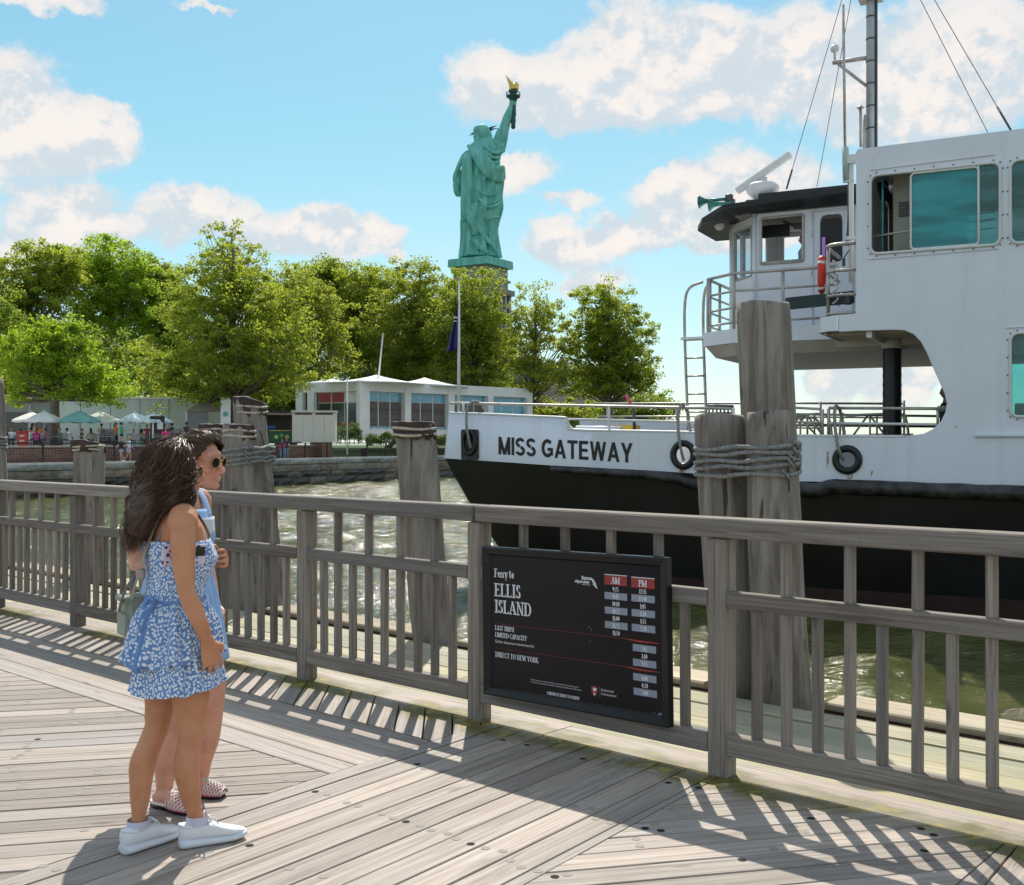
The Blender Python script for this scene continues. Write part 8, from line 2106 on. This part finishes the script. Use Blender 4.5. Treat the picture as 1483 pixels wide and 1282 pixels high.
# legs
legR = [A(0, .088, .80), A(.012, .090, .70), A(.020, .088, .60), A(.024, .084, .51), A(.024, .082, .455), A(.014, .080, .39), A(.006, .080, .32), A(.020, .080, .22), A(.040, .080, .13), A(.050, .080, .085)]
mb.tube(spline(legR, 4), interp_r([(.092, .082), (.086, .077), (.074, .067), (.057, .055), (.049, .052), (.047, .047), (.052, .051), (.041, .039), (.029, .026), (.032, .029)], 4), 22, side=tuple(A.F))
mb.ball(A(.052, .082, .465), (.034, .034, .042), 12)
legL = [A(-.005, -.085, .80), A(-.020, -.086, .70), A(-.038, -.080, .60), A(-.056, -.072, .51), A(-.066, -.066, .455), A(-.098, -.056, .39), A(-.128, -.046, .32), A(-.140, -.034, .22), A(-.150, -.020, .13), A(-.155, -.016, .085)]
mb.tube(spline(legL, 4), interp_r([(.090, .082), (.084, .076), (.072, .065), (.055, .053), (.048, .050), (.047, .046), (.052, .050), (.041, .038), (.028, .026), (.031, .029)], 4), 22, side=tuple(A.F))
for hl, tt in ((A(.0125, .07, .05), A(.22, .088, .035)), (A(-.20, .007, .05), A(.02, -.068, .035))): mb.tube([hl, hl.lerp(tt, .3) + Vector((0, 0, .008)), tt], [.026, .024, .012], 10)
hc1 = A(-.016, 0, 1.480); HF = Vector((.90, .43, 0)).normalized(); HR = Vector((HF.y, -HF.x, 0))
mb.tube([A(-.004, 0, 1.34), hc1 + Vector((0, 0, -.06)) - HF * .015], [.050, .050], 14); head(mb, hc1, HF, HR, .98)
bo = mb.build('body', M_skin1, A.e); remesh(bo, .0042, 3)
# dress
def fabric_loft(fig, secs, folds, seed, thick=.003, name='dress', m=M_dress, par=None, seg=160, ragged=0, open_=True, smooth_k=1):
    """secs (f, r, z, a, b, foldamp, tiltfront)"""
    r = random.Random(seed); ks = [(k, r.uniform(0, 6.28), r.uniform(.5, 1)) for k in folds]; rings = []
    d = []
    for i in range(len(secs) - 1):
        for q in range(4): t = q / 4; d.append([secs[i][j] + (secs[i + 1][j] - secs[i][j]) * (t) for j in range(7)])
    d.append(list(secs[-1]))
    for i, (f, rr, z, a, b_, fa_, tl) in enumerate(d):
        out = []
        for j in range(seg):
            t = 2 * PI * j / seg; w = sum(s_ * math.sin(k * t + ph + .25 * math.sin(i * .3 + ph)) for k, ph, s_ in ks) / max(1, len(ks)) * 1.6
            w = w + .35 * mnoise.noise(Vector((math.cos(t) * 5, math.sin(t) * 5, seed)))
            k2 = fa_ * w
            out.append(fig(f + (a + k2) * math.cos(t), rr + (b_ + k2) * math.sin(t), z + tl * math.cos(t) + fa_ * .5 * w))
        rings.append(out)
    mb = MB(); mb.loft(rings, False, True); o = mb.build(name, m, par or fig.e); uvl = o.data.uv_layers.new(name='UVMap'); n_ = seg
    zz = [q[2] for q in d]; rav = sum(q[3] + q[4] for q in d) / len(d) / 2
    for pi__, pl in enumerate(o.data.polygons):
        a_, b__ = divmod(pi__, n_)
        for li, (da, db_) in zip(pl.loop_indices, ((0, 0), (0, 1), (1, 1), (1, 0))): uvl.data[li].uv = ((b__ + db_) / n_ * 2 * PI * rav + seed, zz[a_ + da])
    modded(o, [('SOLIDIFY', dict(thickness=thick, offset=1))]); return o
bodice = fabric_loft(A, [(-.008, 0, 1.215, .124, .160, .001, .0), (0, 0, 1.18, .134, .163, .0015, 0), (.012, 0, 1.14, .140, .160, .002, 0), (.004, 0, 1.08, .118, .146, .003, 0), (-.010, 0, 1.02, .106, .138, .0035, 0), (-.012, 0, .985, .104, .136, .004, 0), (-.010, 0, .955, .108, .140, .004, 0)], (7, 13, 19), 3, name='bodice')
t1 = fabric_loft(A, [(-.010, 0, .978, .105, .137, .003, 0), (-.012, 0, .945, .128, .152, .008, 0), (-.012, 0, .90, .150, .172, .014, 0), (-.012, 0, .85, .162, .184, .020, .002), (-.014, 0, .80, .168, .188, .025, .006), (-.016, 0, .755, .178, .198, .030, .014), (-.016, 0, .742, .181, .201, .032, .016)], (9, 14, 21), 5, name='upper_ruffle', par=bodice)
t2 = fabric_loft(A, [(-.008, 0, .86, .130, .178, .004, 0), (-.006, 0, .78, .146, .190, .008, .004), (-.004, 0, .70, .160, .200, .012, .012), (-.004, 0, .645, .170, .208, .015, .018), (-.004, 0, .632, .173, .210, .017, .020)], (8, 13, 17), 9, name='lower_ruffle', par=bodice)
for q, (sg, pts) in enumerate(((1, [A(.085, .075, 1.21), A(.055, .085, 1.29), A(-.01, .092, 1.368), A(-.07, .088, 1.31), A(-.108, .075, 1.21)]), (-1, [A(.085, -.075, 1.21), A(.055, -.085, 1.29), A(-.01, -.092, 1.366), A(-.07, -.088, 1.31), A(-.105, -.075, 1.21)]))):
    mb = MB(); mb.tube(spline(pts, 6), [(.009, .0025)] * 25, 8, side=tuple(A.R)); mb.build('shoulder_strap', M_dress, bodice)
mb = MB(); mb.tube([A.ring(-.012, 0, .978, .112, .144)[j] for j in range(36)], [(.007, .004)] * 36, 8, side=(0, 0, 1), closed=True); mb.build('waist_tie', M_dress, bodice)
bw_ = A(-.11, .075, .975)
mb = MB()
for s1, s2 in (((-.05, .06, -.03), (-.075, .05, -.10)), ((-.04, -.02, -.04), (-.06, -.02, -.12)), ((-.045, .03, -.10), (-.07, .045, -.24)), ((-.05, .0, -.12), (-.085, .0, -.26))):
    mb.tube(spline([bw_, bw_ + A(*s1), bw_ + A(*s2)], 5), [(.012 if i > 4 else .006, .003) for i in range(11)], 8)
for sg in (-1, 1): mb.tube(spline([bw_, bw_ + A(-.02, .035 * sg, .02), bw_ + A(-.035, .05 * sg, -.02), bw_ + A(-.02, .02 * sg, -.02), bw_], 4), [(.009, .003)] * 17, 8)
mb.build('bow', M_dress, bodice)
sneaker(A, A(-.012, .072, 0), A(.245, .095, 0), 's'); sneaker(A, A(-.215, .012, 0), A(.035, -.080, 0), 's')
M_sock = simple('pale_lilac_sock', (.62, .60, .74), .9)
for c in (A(.050, .080, .108), A(-.155, -.014, .104)):
    mb = MB(); mb.lathe([(.041, -.02), (.0425, .0), (.0415, .014)], 18, c=c, cap=False); mb.build('sock', M_sock, A.e)
# hair: filled under-mass plus hundreds of curls
P1 = lambda f, r, z: hc1 + HF * f + HR * r + Vector((0, 0, z))
mb = MB(); mb.ball(P1(-.026, 0, .024), (.094, .090, .096), 20)
mb.tube([P1(-.05, 0, .02), P1(-.085, 0, -.06), P1(-.115, .0, -.16), P1(-.14, -.0, -.25)], [(.095, .085), (.110, .080), (.112, .070), (.075, .045)], 20, side=tuple(HR))
for sg in (1, -1): mb.tube([P1(-.01, .05 * sg, .03), P1(-.015, .082 * sg, -.04), P1(-.03, .092 * sg, -.12), P1(-.055, .085 * sg, -.15)], [.045, .044, .040, .020], 12)
hb_ = mb.build('hair', M_hair1, A.e); remesh(hb_, .008, 3)
gd = []
for q in range(15):
    a = R(-118 + 236 * q / 14 + 180)     # round the back of the head from one temple to the other
    ca, sa = math.cos(a), math.sin(a)
    fr_w = 1 if abs(q - 7) < 5 else .8
    ln = (.15, .15, .17, .20, .25, .29, .31, .31, .31, .31, .30, .28, .26, .25, .25)[q]
    gd.append([P1(.03 * ca + .01, .02 * sa, .106), P1(.080 * ca - .012, .076 * sa, .072), P1(.098 * ca - .018, .092 * sa, -.01), P1(.108 * ca - .024, .098 * sa, -.30 * ln), P1(.132 * ca * fr_w - .026, .102 * sa, -.62 * ln), P1(.146 * ca * fr_w - .03, .102 * sa, -ln)])
me = strands(gd, 520, .0046, .010, 5, freq=4.3, amp=.016, npts=30, sides=5, name='curls'); link('curls', me, M_hair1, hb_); bpy.data.objects['curls']['kind'] = 'stuff'
me = strands(gd, 3400, .0013, .014, 6, freq=4.6, amp=.018, npts=26, sides=3, name='fine_hair'); o = link('fine_hair', me, M_hair1, hb_); o['kind'] = 'stuff'
gs = [[P1(.045, .050, .080), P1(.058, .068, .02), P1(.046, .078, -.05), P1(.052, .080, -.12), P1(.040, .085, -.17)], [P1(.03, .062, .070), P1(.038, .080, .01), P1(.022, .088, -.07), P1(.020, .090, -.13), P1(.01, .092, -.19)]]
me = strands(gs, 60, .006, .007, 7, freq=2.8, amp=.012, npts=20, sides=4, name='front_curls'); o = link('front_curls', me, M_hair1, hb_); o['kind'] = 'stuff'
me = strands(gs, 220, .0014, .010, 8, freq=3.0, amp=.014, npts=20, sides=3, name='front_wisps'); o = link('front_wisps', me, M_hair1, hb_); o['kind'] = 'stuff'
mb = MB(); mb.tube([P1(.088, .058, .012), P1(.04, .080, .016), P1(-.01, .086, .014)], .0035, 6); mb.tube([P1(.098 , .034 + .020 * math.cos(a), .006 + .019 * math.sin(a)) for a in [2 * PI * j / 16 for j in range(16)]], .003, 6, closed=True); gl1 = mb.build('sunglasses', M_black, A.e)
# bag
bag = empty('canvas_bag', A.P + A(-.135, -.15, .90), math.atan2(A.F.y, A.F.x), 'sage green canvas bag with a wide beige strap at the back of the curly-haired woman', 'bag')
B0 = A(-.135, -.15, .90)
mb = MB(); mb.cbox((0, 0, 0), (.07, .13, .16), .016); o = mb.build('pouch', M_canvas, bag)
mb = MB(); mb.cbox((-.040, 0, -.03), (.02, .11, .09), .008); mb.build('front_pocket', M_canvas, bag); mb = MB(); mb.cbox((-.008, 0, .072), (.092, .138, .024), .008); mb.build('flap', M_canvas, bag)
mb = MB(); sp2 = spline([A(-.17, -.06, .98), A(-.155, .0, 1.10), A(-.135, .04, 1.20), A(-.10, .075, 1.31), A(-.03, .095, 1.385), A(.05, .07, 1.32), A(.125, .0, 1.22), A(.15, -.06, 1.12), A(.10, -.15, 1.02), A(-.08, -.19, .98)], 8)
mb.tube([p - B0 for p in sp2], [(.019, .0022)] * len(sp2), 8, side=tuple(A.R)); o = mb.build('strap', M_strapc, bag); o.rotation_euler = (0, 0, -bag.rotation_euler.z)
mb = MB(); mb.tube([p - B0 for p in spline([A(-.150, -.02, 1.10), A(-.19, -.06, 1.02), A(-.20, -.12, .93)], 5)], [(.015, .002)] * 11, 6, side=tuple(A.R)); o = mb.build('spare_strap', M_strapg, bag); o.rotation_euler = (0, 0, -bag.rotation_euler.z)
mb = MB(); mb.cbox(tuple(A(-.150, .005, 1.085) - B0), (.03, .03, .04), .004); o = mb.build('buckle', M_strapc, bag); o.rotation_euler = (0, 0, -bag.rotation_euler.z)
# phone held in front of the chest, purple flowered case
def case_mat():
    m, nt, b = mat('purple_flower_case'); tc = nt.node('ShaderNodeTexCoord').outputs['Object']
    v = nt.node('ShaderNodeTexVoronoi'); nt.put(v.inputs['Vector'], tc); v.inputs['Scale'].default_value = 48
    nt.put(b.inputs['Base Color'], nt.mix(nt.smooth(v.outputs['Distance'], .42, .36), (.70, .68, .80), (.07, .03, .22))); b.inputs['Roughness'].default_value = .35; return m
ph_ = empty('phone', A.P + A(-.030, .158, 1.165), math.atan2(A.R.y, A.R.x) - R(20), 'phone in a purple flowered case tucked under the near arm of the curly-haired woman', 'phone')
mb = MB(); mb.cbox((0, 0, 0), (.012, .170, .078), .005); mb.build('case', case_mat(), ph_, rot=(0, R(6), R(20 + 0))); 
mb = MB(); mb.cbox((.0075, .062, .012), (.004, .034, .036), .0015); mb.build('camera_bump', M_black, ph_, rot=(0, R(6), R(20)))
# ---------------------------------------------------------------- woman in sunglasses
Bf = Fig((-1.500, 4.98), (.90, -.44, 0), 'woman in round sunglasses and a pale blue dress standing behind her curly-haired friend')
mb = MB()
sec = [(0, 0, .78, .10, .15), (0, 0, .84, .115, .165), (-.005, 0, .92, .11, .16), (-.008, 0, 1.0, .088, .125), (-.008, 0, 1.08, .092, .130), (0, 0, 1.16, .105, .142), (0, 0, 1.24, .108, .152), (-.008, 0, 1.31, .088, .165), (-.012, 0, 1.36, .070, .145), (-.006, 0, 1.395, .054, .08), (.002, 0, 1.425, .047, .052), (.010, 0, 1.47, .045, .047)]
mb.loft([Bf.ring(f, r, z, a, b_) for f, r, z, a, b_ in sec])
for sg in (1, -1): mb.ball(Bf(.07, .065 * sg, 1.205), (.058, .058, .058), 14)
mb.tube([Bf(-.01, .09, 1.355), Bf(-.02, .150, 1.34), Bf(-.025, .172, 1.32)], [.048, .052, .052], 14); mb.tube([Bf(-.01, -.09, 1.355), Bf(-.02, -.150, 1.34), Bf(-.025, -.172, 1.32)], [.048, .052, .052], 14)
ar = [Bf(-.03, .175, 1.32), Bf(-.06, .215, 1.18), Bf(-.045, .215, 1.07), Bf(.06, .16, 1.055), Bf(.150, .085, 1.065)]
mb.tube(ar, [.048, .040, .035, .032, .022], 14); hand(mb, ar[-1], Bf(.10, -.03, .0), Bf(-.1, -1, 0), Bf(.1, 0, 1), 1.25, .95)
al = [Bf(-.03, -.175, 1.32), Bf(-.05, -.215, 1.18), Bf(-.03, -.205, 1.05), Bf(.02, -.19, .93), Bf(.05, -.18, .85)]
mb.tube(al, [.048, .040, .035, .03, .021], 14); hand(mb, al[-1], Bf(.03, 0, -.1), Bf(0, 1, 0), Bf(1, 0, 0), .6, .95)
def tgt(px, py_, d): return at(px, py_, d) - Bf.P
lr = [Bf(-.0, .085, .82), Bf(-.03, .09, .66), tgt(254, 1035, 4.86), tgt(247, 1075, 4.86), tgt(240, 1110, 4.86), tgt(238, 1150, 4.87)]
mb.tube(spline(lr, 4), [.092 * (1 - k / 20) + .033 * (k / 20) + (.012 * math.exp(-((k - 13) / 3) ** 2)) for k in range(21)], 16)
ll = [Bf(0, -.085, .82), tgt(300, 975, 4.98), tgt(303, 1012, 4.96), tgt(298, 1060, 5.0), tgt(292, 1100, 5.03), tgt(289, 1138, 5.06)]
mb.tube(spline(ll, 4), [.092 * (1 - k / 20) + .033 * (k / 20) + (.012 * math.exp(-((k - 13) / 3) ** 2)) for k in range(21)], 16)
def gpt(px, py_): Y = 2560 / (py_ - 642); return Vector(((px - 741.5) / 1600 * Y, Y, 0)) - Bf.P
sand = [(gpt(227, 1168), gpt(279, 1180)), (gpt(276, 1153), gpt(321, 1156))]
for H_, T_ in sand: mb.tube([H_ + Vector((0, 0, .038)), H_.lerp(T_, .35) + Vector((0, 0, .055)), H_.lerp(T_, .72) + Vector((0, 0, .036)), T_ + Vector((0, 0, .026))], [(.030, .028), (.034, .034), (.040, .020), (.026, .012)], 14, side=(T_ - H_).cross(Vector((0, 0, 1))).normalized()[:])
hF = Vector((.93, -.30, -.12)).normalized(); hR = Vector((hF.y, -hF.x, 0)).normalized()
hc2 = Vector((-1.392, 4.95, 1.512)) - Bf.P
mb.tube([Bf(.004, 0, 1.37), hc2 + Vector((0, 0, -.06)) - hF * .02], [.048, .046], 14)
hR2 = hR; 
def head2(): head(mb, hc2, hF, hR2, .99)
head2(); bo = mb.build('body', M_skin2, Bf.e); remesh(bo, .0042, 2)
upv = hF.cross(hR2) * -1
if upv.z < 0: upv = -upv
P2 = lambda f, r, z: hc2 + hF * f + hR2 * r + upv * z
# pale blue dress with lace
db = fabric_loft(Bf, [(-.004, 0, 1.30, .108, .158, .001, .0), (.0, 0, 1.24, .125, .162, .0015, 0), (.012, 0, 1.18, .134, .160, .002, 0), (.006, 0, 1.10, .122, .150, .004, 0), (0, 0, 1.0, .122, .155, .008, 0), (0, 0, .90, .145, .175, .012, 0), (0, 0, .80, .165, .19, .016, 0), (.0, 0, .70, .178, .20, .02, .005), (0, 0, .60, .19, .21, .024, .01)], (6, 11, 17), 21, name='dress', m=M_ltblue)
for sg in (1, -1):
    mb = MB(); mb.tube(spline([Bf(.105, .075 * sg, 1.27), Bf(.06, .088 * sg, 1.35), Bf(-.01, .095 * sg, 1.402), Bf(-.08, .085 * sg, 1.33)], 6), [(.020, .003)] * 19, 8, side=tuple(Bf.R)); mb.build('shoulder_strap', M_ltblue, db)
mb = MB(); vs = []; 
for i in range(7):
    for j in range(9): t = R(-62 + 124 * j / 8) * (1 - .35 * i / 6); vs.append(Bf(.0 + .143 * math.cos(t) + .001 * i, .165 * math.sin(t), 1.262 - i * .012))
mb.add(vs, [(a * 9 + b_, a * 9 + b_ + 1, (a + 1) * 9 + b_ + 1, (a + 1) * 9 + b_) for a in range(6) for b_ in range(8)], True); o = mb.build('lace_bib', M_lace, db); modded(o, [('SOLIDIFY', dict(thickness=.004))])
mb = MB(); mb.cbox(tuple(Bf(.165, .07, .93)), (.05, .05, .12), .01); mb.build('pocket', M_ltblue, db)
# straight hair drawn back
mb = MB(); mb.ball((0, 0, 0), (.104, .091, .100), 22, M=Matrix.Translation(P2(-.046, 0, .036)) @ Matrix((hF, hR2 * -1, upv)).transposed().to_4x4())
mb.tube([P2(-.085, 0, .0), P2(-.115, 0, -.05), P2(-.13, 0, -.13), P2(-.12, 0, -.25)], [.060, .045, .035, .018], 12)
for sg in (1, -1): mb.tube([P2(.006, .066 * sg, .055), P2(-.015, .078 * sg, .01), P2(-.05, .068 * sg, -.035), P2(-.09, .03 * sg, -.055)], [.016, .026, .030, .030], 10)
hb2 = mb.build('hair', M_hair2, Bf.e); remesh(hb2, .006, 3)
gd = []
for q in range(13):
    a = -1.35 + 2.7 * q / 12; sa, ca = math.sin(a), math.cos(a)
    gd.append([P2(.062 * abs(ca) ** .6 + .002 , .078 * sa, .058 + .050 * ca), P2(.02, .092 * sa, .060 + .078 * ca), P2(-.05, .096 * sa, .045 + .084 * ca), P2(-.115, .070 * sa, .012 + .045 * ca), P2(-.135, .025 * sa, -.045)])
for sg in (1, -1):
    gt = []
    for q in range(8):
        k = q / 7; gt.append([P2(.060 - .058 * k, (.060 + .026 * k ** .5) * sg, .085 - .105 * k), P2(.015 - .04 * k, .094 * sg, .070 - .100 * k), P2(-.045 - .02 * k, .098 * sg, .045 - .085 * k), P2(-.105, .072 * sg, .012 - .060 * k), P2(-.135, .028 * sg, -.045 - .03 * k)])
    me = strands(gt, 520, .0022, .0035, 25 + sg, freq=.8, amp=.0025, npts=14, sides=3, name='side_strands'); o = link('side_strands', me, M_hair2, hb2); o['kind'] = 'stuff'
me = strands(gd, 900, .0022, .004, 15, freq=.8, amp=.0025, npts=14, sides=3, name='combed_strands'); o = link('combed_strands', me, M_hair2, hb2); o['kind'] = 'stuff'
me = strands(gd, 120, .0009, .012, 16, freq=1.0, amp=.008, npts=14, sides=3, name='flyaway_hair'); o = link('flyaway_hair', me, M_hair2, hb2); o['kind'] = 'stuff'
# sunglasses
sg_ = MB(); ln = MB()
for s in (1, -1):
    c = P2(.096, .034 * s, .010); ax1 = (hR2 * s - hF * .22).normalized(); ax2 = upv
    ring = [c + ax1 * .0235 * math.cos(a) + ax2 * .0225 * math.sin(a) for a in [2 * PI * j / 22 for j in range(22)]]
    sg_.tube(ring, .0020, 8, closed=True)
    nrm = ax1.cross(ax2).normalized(); k = len(ln.v); ln.add([c + nrm * .001] + [c + ax1 * .0225 * math.cos(a) + ax2 * .0215 * math.sin(a) for a in [2 * PI * j / 22 for j in range(22)]], [(0, j + 1, (j + 1) % 22 + 1) for j in range(22)])
    sg_.tube([c + ax1 * .023 + ax2 * .006, P2(.045, .074 * s, .016), P2(-.010, .083 * s, .014)], .0018, 6)
sg_.tube(spline([P2(.100, .012, .012), P2(.104, 0, .018), P2(.100, -.012, .012)], 4), .0026, 6)
so2 = sg_.build('sunglasses', M_goldf, Bf.e); ln.build('lenses', M_black, so2)
mb = MB(); M3 = Matrix((hF, hR2 * -1, upv)).transposed().to_4x4()
mb.ball((0, 0, 0), (.008, .019, .0058), 12, M=Matrix.Translation(P2(.0955, 0, -.0555)) @ M3); mb.ball((0, 0, 0), (.008, .016, .0062), 12, M=Matrix.Translation(P2(.0935, 0, -.0680)) @ M3); mb.build('lips', M_lip, Bf.e)
for H_, T_ in sand:
    d = (T_ - H_).normalized(); L = (T_ - H_).length; sd = Vector((d.y, -d.x, 0))
    mb = MB(); rings = []
    for u, w in ((-.10, .012), (-.05, .028), (.1, .034), (.4, .034), (.7, .043), (.92, .038), (1.05, .022), (1.10, .008)):
        c = H_ + d * L * u; rings.append([c + sd * w * x + Vector((0, 0, z)) for x, z in ((-1, .002), (1, .002), (1.02, .016), (-1.02, .016))])
    mb.loft(rings, True, False); sl_ = mb.build('sandal', M_black, Bf.e)
    mb = MB(); mb.loft([[p + Vector((0, 0, .0145 if i > 1 else .016)) for i, p in enumerate(r_)] for r_ in rings], True, False); mb.build('insole', M_whitem, sl_)
    mb = MB(); mb2 = MB()
    def vamp(u, v):  # u 0..1 along the foot, v -1..1 across
        w = .036 + .010 * math.sin(PI * min(1, u * 1.1)); hgt = .070 - .036 * u
        return H_ + d * L * (.42 + .66 * u) + sd * w * math.sin(v * PI / 2) + Vector((0, 0, .018 + hgt * math.cos(v * PI / 2) * (.92 if u < .9 else .7)))
    for k in range(-5, 9):
        for sgn in (1, -1):
            pts = []
            for i in range(13):
                v = -1 + 2 * i / 12; u = k * .14 + sgn * v * .35 + .15
                if 0 <= u <= 1: pts.append(vamp(u, v))
            if len(pts) > 2: mb.tube(pts, [(.0035, .0018)] * len(pts), 6, side=(0, 0, 1))
    for u in (0, 1): mb.tube([vamp(u, -1 + 2 * i / 14) for i in range(15)], .0035, 6)
    mb.build('lattice', M_whitem, sl_)
    vs = [vamp(a / 8, -1 + 2 * b_ / 12) - Vector((0, 0, .004)) for a in range(9) for b_ in range(13)]; mb2.add(vs, [(a * 13 + b_, a * 13 + b_ + 1, (a + 1) * 13 + b_ + 1, (a + 1) * 13 + b_) for a in range(8) for b_ in range(12)], True); mb2.build('lining', M_pinkm, sl_)
# boardwalk and quay carry on behind the camera
g = MB(); quad(g, [SN(-60, 7.0, -.02), SN(60, 7.0, -.02), SN(60, 70, -.02), SN(-60, 70, -.02)]); tag(g.build('quay_paving', simple('pale_quay_paving', (.40, .37, .33), .85, var=.12, scale=.7)), kind='structure')
